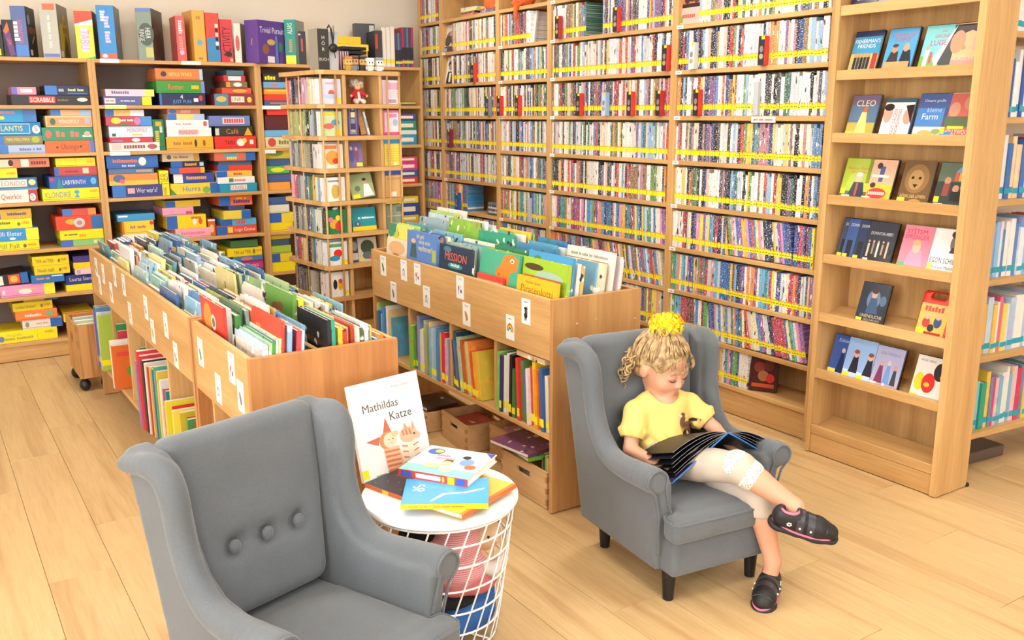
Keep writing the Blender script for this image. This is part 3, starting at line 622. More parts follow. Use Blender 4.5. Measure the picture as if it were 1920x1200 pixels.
GAMES = {
 ('left', 1): [('only', [(22, 181, 18.5, '#2a2a2e', dict(x=[('r', .22, .55, .2, .85, '#d8403c'), ('t', 'SCRABBLE', .385, .52, .42, '#f5efe6', .3), ('t', '~Prestige', .65, .5, .25, '#8a6a50', .14), ('e', .9, .55, .07, .2, '#d8d4cc')])),
    (25, 71, 14, '#ef8fa6', dict(L=(.22, '#6a6ac0'), x=[('r', .36, .84, .3, .75, '#f6eef0')])), (87, 181, 17, '#26304e', dict(L=(.27, '#3c78c4'), x=[('t', '~RAM', .37, .5, .6, '#b8c0c8', .12), ('t', '~Grand Tour', .7, .55, .35, '#d8cfa8', .36), ('r', .5, .95, .1, .25, '#3a72b8')]))])],
 ('middle', 1): [('left', [(195, 285, 16, '#5a6096', dict(R=(.2, YE), x=[('r', .02, .24, .2, .8, '#e0dcd8'), ('t', '~RIFF RAFF', .13, .5, .3, '#c05a4a', .18), ('t', '~das lustige Spiel', .5, .5, .25, '#e8e6f0', .3)])), (200, 291, 13, '#dcc4d8', dict(R=(.2, '#ece36a'), x=[('t', '~Skippity', .3, .55, .4, '#6a6a80', .4)]))]),
    ('middle', [(300, 386, 22, '#232a52', dict(L=(.05, '#3a6ab8'), x=[('t', '4', .48, .72, .35, '#f0f0f0'), ('t', 'JUST FUN', .48, .32, .3, '#5aa0d8', .4), ('e', .9, .6, .04, .25, RD), ('r', .74, .84, .3, .6, '#e0e0e6')])),
      (296, 386, 22, '#3a8f3a', dict(R=(.07, '#7a80c8'), x=[('t', 'Retter', .4, .52, .42, '#d8783a', .32), ('r', .72, .88, .35, .65, '#d8b82c')])),
      (296, 384, 22, '#d07a42', dict(R=(.07, '#a8c4dc'), x=[('t', 'WAKA WAKA', .52, .55, .36, '#efd068', .5), ('e', .17, .55, .06, .22, '#3a3a3e'), ('r', 0, 1, .02, .1, '#a85a34')]))]),
    ('right', [(403, 477, 21, '#8c3440', dict(L=(.34, '#4a86a8'), x=[('e', .17, .55, .13, .25, '#d0b050'), ('r', .42, .75, .28, .78, '#efe6c8'), ('t', 'LINIE 1', .58, .53, .32, '#4a3a30', .28), ('e', .88, .5, .06, .24, '#e8d040')])),
      (418, 473, 11, '#d2553c', dict(x=[('e', .6, .5, .25, .3, '#e8a04a')])), (426, 466, 11, '#7a6a50', dict(x=[('r', .03, .2, .1, .9, OR), ('e', .55, .5, .2, .35, '#eae2d8')])), (423, 463, 11, '#c8303c', dict(x=[('r', .2, .8, .15, .85, '#ecebe8')])), (429, 461, 9, '#486a80', {})])],
 ('right', 1): [('left', [(496, 548, 9, '#4a5a86', dict(x=[('r', .2, .8, .4, .6, '#d8944a')])), (496, 550, 11, '#d83f2c', {}), (496, 547, 11, '#e89a3a', dict(x=[('r', .1, .9, .5, .7, '#efc850')])), (496, 541, 11, '#6aa4d4', dict(x=[('r', .3, .6, .3, .7, '#c87a8a')])), (496, 530, 15, '#201f24', dict(x=[('t', '~?N-o', .4, .5, .5, YE, .6)]))])],
 ('left', 2): [('left', [(-14, 86, 16, '#a9bee0', dict(L=(.30, '#3a78c4'), x=[('t', '~Schnapp & Rat', .72, .5, .4, '#6a6ab0', .42)])), (-14, 83, 17, '#8c8468', dict(L=(.25, '#3a78c4'), x=[('t', 'MAU MAU MAX', .52, .6, .35, '#e8d848', .45), ('e', .86, .55, .08, .35, '#a8b838')])),
      (-24, 82, 24, '#1f7fc0', dict(x=[('r', .02, .80, .14, .9, '#d4e4f0'), ('r', .03, .79, .18, .86, '#2488c8'), ('t', 'ATLANTIS', .40, .55, .4, '#e8e06a', .55), ('e', .91, .45, .07, .32, '#ece8e4'), ('t', 'S', .91, .5, .4, '#a8503a')])), (-24, 76, 27, '#2a9ad0', dict(R=(.26, '#3f78c0'), x=[('t', '~Rüm-mi!', .44, .68, .24, '#d878a0', .34), ('e', .35, .3, .05, .12, YE)]))]),
    ('right', [(86, 186, 22, '#e26a38', dict(R=(.09, '#5a7ac8'), x=[('t', 'Ubongo', .5, .52, .45, '#7a4a3a', .36), ('e', .24, .45, .025, .1, '#4a3a34'), ('e', .72, .5, .025, .1, '#4a3a34'), ('r', .8, .88, .3, .7, '#c8683c')])),
      (83, 183, 24, '#3a8f6c', dict(x=[('t', '~Zi Go', .5, .5, .45, '#d0785c', .5), ('e', .12, .5, .06, .3, '#e06a5c'), ('r', .78, .96, .25, .4, '#ece6e0'), ('e', .88, .5, .06, .2, '#e8a8a0')])),
      (92, 184, 21, '#e6c08a', dict(x=[('r', .03, .97, .12, .85, '#dc9468'), ('t', 'MONOPOLY', .5, .5, .38, '#ece4da', .44), ('e', .15, .5, .06, .3, '#4a6a4a'), ('r', .84, .95, .3, .8, '#a8b0cc')])),
      (103, 180, 11, '#d8ac84', dict(L=(.24, '#3a74c0'), R=(.28, '#9ab8dc')))])],
 ('middle', 2): [('left', [(206, 300, 16, '#e4dfdc', dict(x=[('r', .05, .24, .15, .85, '#d8bfb8'), ('t', '~VAMPIRES', .5, .5, .4, '#9a4a58', .5), ('e', .85, .5, .1, .3, '#a8585c')])), (208, 289, 9, '#c83848', dict(x=[('e', .6, .5, .1, .4, '#d8d4e0'), ('r', .05, .3, .2, .5, '#8a80b8')])),
      (208, 293, 21, '#c8dcea', dict(x=[('t', 'MONOPOLY', .62, .62, .32, '#c87a84', .44), ('e', .3, .7, .08, .2, '#eef0f2'), ('r', .06, .14, .1, .35, '#2f5a4a'), ('r', .5, .72, .18, .28, '#e0c04a')])),
      (204, 289, 17, '#b8485a', dict(R=(.26, '#4a8ad4'), x=[('e', .22, .55, .11, .34, '#f0cc3a'), ('t', '~Spiel Party', .45, .6, .4, '#f0e0dc', .3), ('r', .3, .5, .12, .28, '#3a8a4a'), ('e', .68, .5, .07, .4, '#e87ab0')])), (204, 276, 12, '#e4c070', dict(L=(.22, '#3a70c0'), R=(.36, '#dce0e4')))]),
    ('upright', [(290, 311, 57, '#20744a', dict(x=[('r', .25, .8, .78, .93, '#c8a040'), ('t', '~SIEDLER', .35, .4, .2, '#c8b850', .5, 90), ('t', '~FAKE', .72, .68, .14, '#d8e0d8', .2, 90)]))]),
    ('middle', [(313, 401, 24, '#e0a832', dict(x=[('t', '~Make Break', .35, .5, .35, '#a87030', .4), ('e', .62, .5, .03, .3, '#4a4030'), ('e', .8, .5, .03, .25, '#8a5a28')])), (316, 399, 16, '#ece8e6', dict(x=[('r', .25, .7, .2, .8, '#dcb0b0'), ('t', 'MONOPOLY', .47, .5, .4, '#b06068', .4)])), (316, 395, 14, '#eeecea', dict(x=[('r', .87, .95, .2, .8, '#c85a50'), ('t', '~Das Spiel', .4, .5, .3, '#b8b0ac', .4)])), (319, 388, 11, '#e8cc84', dict(L=(.24, '#3a70c0'), R=(.3, '#a8c4e0'))), (320, 381, 9, '#d88a78', dict(x=[('e', .15, .5, .12, .4, '#4a78c0'), ('r', .4, .7, .2, .8, '#e8b0a0')]))]),
    ('right', [(404, 481, 23, '#d8342c', dict(x=[('t', 'TABU', .36, .5, .3, '#3a2420', .24), ('e', .62, .5, .1, .3, '#ece4da'), ('e', .72, .65, .05, .2, '#e8d040'), ('r', .84, .93, .35, .7, '#ece4e0')])), (406, 476, 18, '#34382c', dict(x=[('t', 'Café', .45, .5, .5, '#d08a58', .4), ('p', [(.76, .05), (.98, .05), (.87, .9)], '#eca428'), ('r', .0, .1, .1, .8, '#c8d0c0')])), (396, 472, 19, '#6a7cb8', dict(x=[('r', .32, .86, .2, .82, '#c8ccd8'), ('t', '~ACTIVITY', .6, .52, .45, '#d05058', .48)]))])],
 ('right', 2): [('left', [(498, 560, 20, '#dcd0a0', dict(x=[('e', .2, .5, .12, .4, '#c84a3c'), ('t', '~Dodel', .6, .5, .4, '#7a8050', .4)])), (498, 550, 12, '#6aaad8', {}), (500, 545, 27, '#5a2028', {}), (505, 560, 12, '#d8382c', {})])],
 ('left', 3): [('left', [(-24, 72, 24, '#e8dfd6', dict(R=(.18, '#b8343c'), x=[('t', 'Qwirkle', .48, .5, .42, '#b8444c', .4), ('e', .9, .4, .06, .3, '#efece8'), ('t', 'S', .9, .42, .35, '#3a5a8a')])), (-24, 74, 22, '#3a6a98', dict(x=[('r', .0, .8, .25, .85, '#ece0da'), ('t', 'METEORIDO', .42, .56, .42, '#dc7a5c', .7), ('e', .9, .6, .07, .25, '#e0d8a0'), ('r', 0, 1, .02, .14, '#5a9ac8')])), (-24, 39, 18, YE, dict(x=[('t', 'HABA', .82, .5, .3, '#c8442a', .26)])), (8, 101, 17, '#c87a60', dict(x=[('r', .0, .25, .1, .9, '#d8cdb4'), ('e', .22, .55, .05, .35, '#3a2420'), ('r', .42, .58, .1, .9, '#e0d8cc'), ('t', '~JUNIOR', .78, .5, .35, '#8a2a24', .32)]))]),
    ('right', [(81, 195, 22, '#f2dd16', dict(x=[('t', 'KLONDIKE', .27, .5, .48, '#3f80a0', .44), ('e', .6, .68, .045, .16, '#4aa0d8'), ('p', [(.555, .2), (.645, .2), (.6, .6)], '#4aa0d8'), ('t', 'HABA', .9, .72, .2, '#c8542a', .13)])), (96, 193, 22, '#2f5fb0', dict(x=[('t', 'LABYRINTH', .5, .5, .36, '#dce8ee', .46), ('p', [(.14, .05), (.28, .05), (.2, .92)], '#2a8a8c'), ('e', .9, .55, .06, .3, '#58b4dc'), ('r', .03, .1, .6, .9, '#c8344a')])), (108, 191, 17, '#b84a50', dict(L=(.1, '#2f68b4'), x=[('t', '~Kartenspiel', .4, .5, .2, '#8a3038', .3), ('r', .66, .8, .25, .85, '#d8c8ac')])), (112, 186, 16, '#eedc26', dict(x=[('r', .5, .505, 0, 1, '#a89820'), ('t', 'HABA', .86, .5, .22, '#d07a2a', .16)]))])],
 ('middle', 3): [('left', [(212, 306, 22, '#3c3f84', dict(L=(.26, '#3a74c4'), x=[('r', .3, .44, .3, .75, '#d8a8a0'), ('t', "Wer war's?", .68, .55, .42, '#dcd8e0', .42)])), (208, 299, 21, '#dc8a48', dict(x=[('r', 0, 1, 0, .4, '#e0bc4a'), ('e', .2, .6, .12, .35, '#5a6a8a'), ('e', .26, .35, .05, .2, '#d85a8a')])), (208, 293, 10, '#58709c', dict(x=[('r', .6, .95, .2, .7, '#a89a8a')])), (206, 302, 23, '#2f66b4', dict(x=[('t', '~Kofferpacker', .36, .58, .34, '#dc7448', .48), ('e', .69, .52, .075, .34, '#ece4da'), ('t', '~Das Spiel', .42, .2, .15, '#c0d4ea', .3)]))]),
    ('upright', [(302, 319, 46, YE, dict(x=[('t', 'TIER', .5, .65, .35, '#8a8020', .5, 90), ('t', 'HABA', .5, .18, .35, '#c8442a', .3, 90)]))]),
    ('middle', [(321, 413, 20, '#e4c638', dict(R=(.2, BL), x=[('p', [(0, 0), (.12, 0), (0, .6)], '#3a8a4c'), ('t', 'Hurra', .42, .5, .5, '#3a78b8', .36), ('e', .72, .35, .08, .3, '#7ab04a')])), (328, 404, 18, '#34489c', dict(x=[('r', .0, .22, .05, .95, '#e8e4e6'), ('t', '~Bravissimo', .56, .55, .4, '#e8a03c', .5)])), (323, 387, 11, '#d8503e', dict(L=(.26, BL), R=(.12, '#e8b03c'))), (325, 387, 11, '#262a34', dict(L=(.34, BL), x=[('t', '~Mammut', .6, .5, .45, '#e8983c', .4), ('r', .86, .98, .2, .8, '#a8ccdc')])), (310, 379, 16, '#e0cca0', dict(x=[('t', '~Der Elefant', .5, .5, .3, '#a86a4a', .4), ('e', .18, .5, .06, .25, '#6a5a50'), ('r', .84, .98, .1, .9, '#d8a040')]))]),
    ('right', [(413, 483, 16, '#2790b0', dict(x=[('r', .28, .72, .25, .85, '#e8dcd8'), ('t', 'SCRABBLE', .5, .55, .45, '#d04a48', .4)])), (410, 479, 12, '#e6e6e2', dict(x=[('r', .3, .42, .2, .8, '#6a7a4a'), ('t', '~Wikinger', .6, .5, .4, '#d0806a', .3)])), (408, 475, 11, '#e8b84a', dict(L=(.3, BL), x=[('t', '~Tempo', .6, .5, .4, '#b84a2a', .4)])), (412, 476, 10, '#d8402e', dict(L=(.3, BL))), (414, 475, 8, '#4a6480', {}), (407, 483, 17, '#cc6a50', dict(R=(.24, BL), x=[('r', .24, .56, .35, .85, '#5a9ab0'), ('t', '~PRINT', .42, .3, .3, '#ead05a', .4)]))])],
 ('right', 3): [('left', [(500, 545, 14, '#e89a40', {}), (500, 550, 16, '#4a5a90', {}), (500, 545, 14, '#5aa84a', dict(x=[('e', .5, .5, .3, .3, '#d8d840')])), (502, 552, 13, '#3a5a8a', {}), (500, 550, 20, '#f0d838', dict(x=[('e', .4, .5, .3, .3, '#88a850')]))])],
 ('left', 4): [('left', [(-24, 75, 18, '#f0dc1c', dict(haba=1, x=[('t', 'Fill Fall', .42, .5, .5, '#4a7a4a', .46)])), (-24, 76, 23, '#2f8fd0', dict(R=(.24, '#f0e43a'), x=[('t', 'Elli Elster', .46, .6, .36, '#ece4e0', .46), ('e', .5, .2, .06, .1, '#dce8f0')])), (-24, 66, 18, '#f2e01e', dict(haba=1, x=[('t', '~Pingulina', .35, .62, .28, '#6a6a30', .4)])), (-24, 67, 18, '#d0a83c', dict(L=(.36, '#2f66b0'), x=[('t', '~Schatzsuche', .7, .5, .3, '#5a5070', .4)]))]),
    ('right', [(117, 200, 12, '#88c078', dict(L=(.26, '#4a6ac0'), x=[('r', .75, .9, .3, .8, '#d8dcb0')])), (115, 202, 18, '#f2dc1a', dict(x=[('t', '~Die verdrehte', .25, .55, .3, '#5a4a60', .3), ('t', '~Uhr', .52, .4, .3, '#e09a2c', .2)])), (110, 197, 26, '#e0492e', dict(R=(.24, '#2f6ab0'), x=[('e', .36, .6, .16, .2, '#e8b038'), ('e', .5, .5, .12, .34, '#b4ccd0'), ('e', .5, .5, .06, .16, '#d0707a')])), (124, 186, 13, '#cc5048', dict(L=(.28, '#3f7cc8'), R=(.24, '#e08a3c')))])],
 ('middle', 4): [('left', [(232, 291, 14, '#e6e4e0', {}), (232, 291, 24, '#eac838', dict(x=[('r', 0, .06, 0, 1, '#d8642c'), ('t', '~Ich packe', .5, .55, .35, '#b06a7a', .5), ('e', .93, .8, .06, .16, RD)])), (224, 294, 13, '#3f93c8', dict(x=[('r', .03, .28, .6, .85, '#dce8f0')]))]),
    ('middle', [(330, 396, 17, '#f0a4b8', dict(x=[('t', '~Prinzessin', .5, .5, .35, '#e07a98', .7)])), (315, 389, 25, '#f0cc14', dict(L=(.27, '#2f62b0'), x=[('e', .7, .5, .05, .25, '#e8e8e8'), ('e', .85, .5, .05, .25, '#d85a4a'), ('t', '~KINDER', .75, .78, .16, '#c05a3a', .3)])), (309, 367, 15, '#e49ab0', dict(x=[('r', .75, .95, .1, .5, '#c8506a')])), (315, 381, 12, '#e2c23c', dict(L=(.28, '#2f62b0')))]),
    ('upright', [(392, 405, 31, '#d4642c', dict(x=[('r', 0, 1, .9, 1, '#efe0d0'), ('e', .5, .45, .3, .25, '#e0c080')]))]),
    ('right', [(407, 482, 16, '#e0523a', dict(L=(.26, BL), x=[('r', .28, .4, .2, .85, '#e8d050'), ('t', 'Logo Genius', .7, .55, .4, '#f0e6e0', .5)])), (417, 482, 12, '#58a4d8', dict(L=(.3, BL), x=[('t', '~NEMO', .55, .5, .5, '#d85040', .3)])), (422, 473, 16, '#e6cc4a', dict(R=(.35, BL))), (432, 462, 9, '#384a7a', {}), (415, 477, 18, '#e2662e', dict(L=(.34, BL), x=[('t', '~Zoff im', .68, .72, .2, '#f0d060', .4), ('t', '~Interno', .68, .4, .35, '#4a3a78', .5)]))])],
 ('right', 4): [('left', [(500, 550, 16, '#f0d41c', {}), (500, 552, 18, '#e8cc3a', dict(L=(.5, '#2f62b0'))), (500, 545, 15, '#d8d8c0', {}), (502, 545, 14, '#3a5a90', {})])],
 ('left', 5): [('left', [(2, 104, 22, '#ea92be', dict(R=(.2, '#efe43a'), x=[('r', .28, .66, .56, .68, '#d0c07a'), ('e', .45, .42, .12, .22, '#e4e0e6'), ('e', .06, .45, .03, .2, '#e8dcec')])), (-14, 58, 21, '#2b2426', dict(R=(.2, '#2f66b0'), x=[('r', .48, .78, .1, .9, '#d8583a'), ('e', .62, .5, .1, .3, '#e8b050'), ('r', .2, .34, .1, .9, '#dce4e0')]))]),
    ('middle', [(62, 124, 15, '#2f72b8', dict(x=[('t', '~Blinde Kuh', .36, .55, .45, '#e0907a', .4), ('r', .62, .95, .72, .88, '#e0e8f0')])), (70, 136, 17, '#dcc81e', dict(haba=1, x=[('t', 'Noch mal!', .32, .5, .4, '#6a5a2a', .46)])), (68, 136, 17, '#e0cc1e', dict(haba=1, x=[('t', 'TIER auf TIER', .33, .5, .4, '#8a5a2a', .5)]))]),
    ('right', [(125, 178, 12, '#efd926', {}), (125, 178, 18, '#2b3c86', dict(x=[('t', 'Lauras Stern', .55, .55, .4, '#dcdce6', .8)])), (145, 178, 11, '#ecc4c8', dict(x=[('r', .1, .3, .2, .8, '#a8a8b4')])), (143, 178, 11, '#eccb22', {}), (143, 178, 12, '#4a3a86', {})])],
 ('middle', 5): [('middle', [(340, 420, 18, '#3a6a9a', {}), (345, 425, 30, '#e8d028', {})]), ('right', [(436, 495, 9, '#2b4a8a', dict(L=(.3, YE))), (434, 495, 16, '#c83a8a', dict(x=[('t', 'Digimatics', .55, .5, .4, '#ecdce6', .6)])), (440, 495, 9, '#4a7ab8', dict(x=[('e', .45, .5, .2, .4, '#d07a8a')])), (430, 494, 16, '#f0d81a', dict(x=[('t', 'TIER auf TIER', .42, .5, .4, '#a06a2a', .5), ('e', .76, .5, .04, .3, '#8a7a58'), ('t', 'HABA', .9, .6, .2, '#c8442a', .14)])), (437, 487, 14, '#4a7a4a', {})])],
 ('right', 5): [('left', [(503, 555, 18, '#f2e01c', {}), (503, 550, 16, '#e8cc30', dict(L=(.4, '#2f62b0'))), (505, 548, 14, '#a8c440', {}), (508, 545, 12, '#3a5a6a', {}), (512, 548, 11, '#d8b83a', {})])],
 ('left', 6): [('left', [(-4, 109, 22, '#f2e018', dict(x=[('t', 'Die große', .28, .68, .2, '#a8a060', .3), ('t', '~Kinder Spielewelt', .36, .36, .2, '#a8a060', .46), ('r', .66, .664, 0, 1, '#a89820'), ('t', 'HABA', .86, .68, .24, '#c8342a', .14), ('e', .07, .4, .05, .25, '#6a80b8')])), (46, 120, 17, '#e2dad0', dict(R=(.3, '#2f62b0'), x=[('t', '~Hexen hexen', .5, .55, .35, '#e08a5a', .3), ('e', .12, .5, .05, .3, '#8a8a86')])), (35, 113, 18, '#e8803e', dict(x=[('t', '~Obstgarten', .42, .5, .3, '#f0e4dc', .4), ('e', .82, .55, .1, .3, '#8aa880')])), (32, 106, 16, '#d8c41c', dict(haba=1, x=[('t', 'Lecker locker!', .32, .5, .35, '#7a4a2a', .5)])), (53, 117, 10, '#d0a458', dict(R=(.4, '#3a5a90')))]),
    ('right', [(150, 185, 13, '#d8cfc4', {}), (134, 182, 14, '#dcb4d0', dict(x=[('p', [(.3, .4), (.42, .5), (.3, .6)], '#4a4a6a'), ('t', '~Sagaland', .7, .5, .3, '#c8909a', .4)])), (123, 180, 17, '#e4c834', dict(x=[('e', .3, .45, .16, .35, '#3a3438'), ('e', .6, .6, .12, .3, '#c8d4d0'), ('r', 0, 1, .88, 1, '#d8502c')]))])],
}
def px_m(u, v, y): p = at(u, v, 1, y); return F_PX/dep(p)
for (bay, si), stacks in GAMES.items():
    zsh = ZG[si]; placed = []
    for sname, boxes in stacks:
        yb = YG+.012+rnd.uniform(0, .02)
        for k, (u0, u1, hp, col, o) in enumerate(boxes):
            y = yb+rnd.uniform(-.006, .012) if k else yb
            z = zsh+.0005
            def xat(u):
                lo = -1.5; hi = 4.5
                for _ in range(40):
                    mid = (lo+hi)/2; d = np.array([mid, y, z])-_C
                    if 960+F_PX*(d@_rt2)/(d@_fw) < u: lo = mid
                    else: hi = mid
                return mid
            bl, br = {'left': (.042, .994), 'middle': (1.042, 2.027), 'right': (2.075, 3.276)}[bay]; x0, x1 = max(bl, xat(u0)), min(br, xat(u1)); h = hp*dep(((x0+x1)/2, y, z))/F_PX
            if sname != 'upright':
                for q0, q1, qz in placed:
                    if min(x1, q1)-max(x0, q0) > .28*min(x1-x0, q1-q0): z = max(z, qz+.0006)
                placed.append((x0, x1, z+h+(.012 if (bay, si, sname, k) == ('left', 5, 'left', 1) else 0)))
            lab = '%s game box, %s from bottom of %s stack, %s shelf, %s bay' % (cname(col), ordn(k+1), sname, WORDN[si+1], bay)
            if sname == 'upright': lab = '%s upright board game box between stacks, %s shelf of the %s bay' % (cname(col), WORDN[si+1], bay)
            tl = R(4) if (bay, si, sname, k) == ('left', 5, 'left', 1) else 0
            dp = .24 if sname != 'upright' else .2
            game_box('board_game', lab, x0, x1, y, dp+rnd.uniform(0, .08), z+(.003 if tl else 0), z+h+(.003 if tl else 0), col, o, R(rnd.uniform(-1.2, 1.2)) if h < .06 else 0, -tl)
# boxes seen in the gap right of the tower
zz = {}
for k, (si, col, h) in enumerate([(1, '#5a4a3a', .012), (1, '#c8b84a', .012), (2, '#3a8fb8', .075), (2, '#d8e0d8', .03), (2, '#2f8f78', .07), (2, '#4a4a90', .05), (3, '#c83a30', .05), (3, '#2f5aa8', .05), (3, '#d83a7a', .06), (3, '#c8486a', .04), (4, '#c8b030', .05), (4, '#2f4a98', .09), (4, '#d8c838', .05), (5, '#e8d838', .06), (5, '#3a62a8', .08)]):
    z = zz.get(si, ZG[si]+.0005); zz[si] = z+h+.0006
    game_box('board_game', '%s board game box right of the tower, %s up on %s shelf' % (cname(col), ordn(1+sum(1 for q in USED if 'right of the tower' in q and WORDN[si+1]+' shelf' in q)), WORDN[si+1]), 2.98, 3.25, YG+.02, .25, z, z+h, col, dict(x=[('r', .5, .9, .3, .7, '#e8e0d0')] if h > .03 else []))
# ---- upright boxes along the top of the game bookcases
TOPZ = ZG[0]+.0005
def top_box(u0, u1, vt, vb, col, side, label, rz=-22, dp=.27, front=None, right=None, y=YG+.06):
    p0, p1 = at(u0, vb, 1, y), at(u1, vb, 1, y); th = (p1[0]-p0[0])/math.cos(R(rz)); H = (vb-vt)*dep(p0)/F_PX
    b = thing('board_game', label, 'board game', (p0[0], y, TOPZ), R(rz), 'boxes standing on top of the game bookcases')
    bo = bevbox(0, th, 0, dp, 0, H, .0015).build('box', 'tint', b); bo.color = (*S(col), 1)
    mb = MB(); f = Face(mb, (0, -.0003, 0), (1, 0, 0), (0, 0, 1), th, H)
    if front: f.do(front)
    if mb.v: mb.build('spine_print', 'print', b)
    mb = MB(); g = Face(mb, (th+.0003, 0, 0), (0, 1, 0), (0, 0, 1), dp, H); g.rect(0, 1, 0, 1, side)
    if right: g.do(right)
    mb.build('cover_print', 'print', b); return b
top_box(-14, 8, 45, 103, '#24222a', '#1a191d', 'black game box with yellow sticker at the left edge, top of game shelves', -10, .2, [('r', .3, .75, .05, .25, YE), ('r', .3, .7, .5, .9, '#b8b8a8')])
top_box(9, 31, 36, 103, '#201d22', '#1a191d', 'black game box with purple arrow shape on top of the game shelves', -5, .2, [('p', [(.1, .7), (.5, .95), (.95, .05), (.5, .02)], '#6a3a80'), ('p', [(.1, .7), (.5, .95), (.6, .72), (.3, .62)], '#d86a3a'), ('t', 'LUDGE', .52, .42, .3, '#d87a4a', .6, -72)])
top_box(28, 55, 12, 104, '#5468a0', '#15151a', 'blue spined black game box with scrawled letters, top of game shelves', -20, .2, [('r', .1, .95, .02, .24, '#3f7cd0'), ('t', 'INSPIRATION', .55, .5, .3, '#c86a8a', .45, -90), ('t', '~spiel', .25, .5, .2, '#d8dce8', .4, -90)], [('t', 'iNSPiR', .5, .55, .13, '#d0603a', .8), ('e', .25, .75, .14, .1, '#7a98a0'), ('r', .15, .4, .05, .16, '#c8c4b4'), ('p', [(.45, .28), (.75, .42), (.72, .46), (.42, .3)], '#d8c030')])
top_box(82, 113, 7, 105, '#b4b4ac', '#6c6a58', 'grey and gold game box with cathedral picture, top of game shelves', -20, .27, [('r', .05, .95, .02, .08, '#5a70b8'), ('r', .2, .9, .88, .99, '#d8683a'), ('t', '~Die Säulen der Erde', .5, .48, .2, '#d8d4c8', .6, -90)], [('p', [(.15, .05), (.95, .05), (.95, .7), (.6, .85), (.15, .6)], '#b09428'), ('t', 'SÄULEN', .55, .7, .09, '#5a3820', .8), ('t', 'ERDE', .6, .55, .1, '#3a2a18', .6), ('p', [(.4, .03), (.9, .03), (.8, .25), (.65, .45), (.5, .25)], '#2a2a26'), ('r', .05, .3, .03, .14, '#c8c4bc')])
top_box(146, 178, 20, 107, '#ecd83c', '#4a4048', 'yellow and red game box with vertical white panel, top of game shelves', -16, .24, [('p', [(0, .99), (1, .99), (1, .82), (0, .72)], '#e04a36'), ('p', [(0, .72), (1, .82), (1, .7), (0, .68)], '#efe8e0'), ('r', .28, .72, .14, .66, '#d0c4dc'), ('t', 'TABU', .5, .4, .4, '#b89ab0', .4, -90), ('p', [(.4, 0), (1, 0), (1, .06)], '#4ab04a')], [('r', .5, 1, .8, 1, '#8a2a30')])
top_box(188, 219, 11, 108, '#2f86c8', '#66707c', 'bright blue game box with red bottom stripe, top of game shelves', -18, .24, [('r', .02, .98, .02, .11, '#e0583c'), ('e', .3, .065, .16, .035, '#ece4e4'), ('t', '~Tick Tack', .55, .55, .42, '#d8c0e0', .5, -90), ('t', '~Bumm', .35, .8, .3, '#e4e8f0', .2, -90)], [('r', .3, .8, .3, .5, '#a0705c')])
top_box(261, 287, 17, 111, '#7c8c80', '#3c3c34', 'dark green fantasy game box with ring picture, top of game shelves', -26, .28, [('r', .02, .98, .93, .99, '#5a78c0'), ('e', .6, .5, .5, .22, '#3a4a40'), ('t', 'HERR', .72, .52, .3, '#d8dcd0', .2, -90), ('t', 'RINGE', .32, .48, .3, '#c8ccc0', .22, -90), ('r', .5, .98, .06, .25, '#b8b460')], [('p', [(.2, .1), (.6, .05), (.8, .6), (.3, .5)], '#26261f'), ('t', 'HERR', .5, .8, .08, '#58564a', .6)])
top_box(334, 351, 30, 112, '#dc5a58', '#b84448', 'narrow red game box standing alone on top of the game shelves', -3, .2, [('t', '~Jungle', .5, .75, .5, '#ecd8dc', .3, -90), ('t', '~speed', .5, .4, .25, '#e88a88', .3, -90), ('e', .5, .2, .25, .05, '#d8b4c8')])
top_box(366, 389, 20, 113, '#e2a84a', '#b07030', 'golden yellow game box beside the red and blue box, top of game shelves', 4, .2, [('e', .5, .38, .24, .06, '#6aa8c8'), ('t', '~XS', .5, .86, .06, '#c07a3a', .6), ('t', '~ABC', .5, .07, .035, '#8a6a3a', .5)])
top_box(390, 415, 24, 113, '#d8483a', '#4a3a3a', 'half red half blue game box with black and white squares', 2, .2, [('r', .02, .98, .02, .5, '#3f86bc')]+[('r', .68, .9, .26+.09*k, .33+.09*k, ('#201e20', '#ece8e4')[k % 2]) for k in range(6)])
top_box(416, 438, 35, 113, '#c8303a', '#5a2024', 'red game box with black splashes and vertical lettering', -4, .2, [('t', 'ACTIVITY', .5, .48, .5, '#3a1418', .7, 90), ('e', .6, .2, .3, .06, '#2a1416'), ('r', .7, .95, .03, .1, '#d8a8a0')])
top_box(441, 452, 42, 113, '#d8cfc4', '#4a3c34', 'white and brown game box beside the purple box', -32, .2, [('e', .5, .5, .3, .2, '#b84a40'), ('r', .2, .8, .03, .12, '#e0dcd8')], [('p', [(.1, .1), (.9, .05), (.8, .8), (.2, .9)], '#2e2622')])
top_box(462, 477, 37, 114, '#6f4fa0', '#5a3c8c', 'purple quiz game box with white script title', -62, .27, [('t', '~Familie', .5, .5, .3, '#c8a878', .4, 80)], [('t', 'Trivial Pursuit', .5, .78, .14, '#e0dcec', .85), ('e', .45, .5, .14, .07, '#c0a85a'), ('e', .25, .33, .12, .12, '#8a5a40'), ('r', .3, .55, .02, .17, '#dcdce0'), ('e', .75, .4, .1, .12, '#3a8a5a')])
top_box(501, 520, 66, 116, '#38479a', '#191c38', 'dark blue game box between purple and green boxes', -26, .16, [('t', '~WERWOLF', .5, .5, .4, '#8a98d8', .8, 90)], [('r', .2, .7, .05, .25, '#c8d0d8')])
top_box(536, 552, 37, 117, '#1f8f80', '#84948c', 'green game box with yellow lower end on top of shelves', -38, .2, [('r', .05, .95, .0, .2, '#eee02c'), ('t', 'ALIAS', .5, .8, .4, '#d8e8e0', .25, 90), ('t', '~Junior', .5, .42, .4, '#d08a58', .3, 90)])
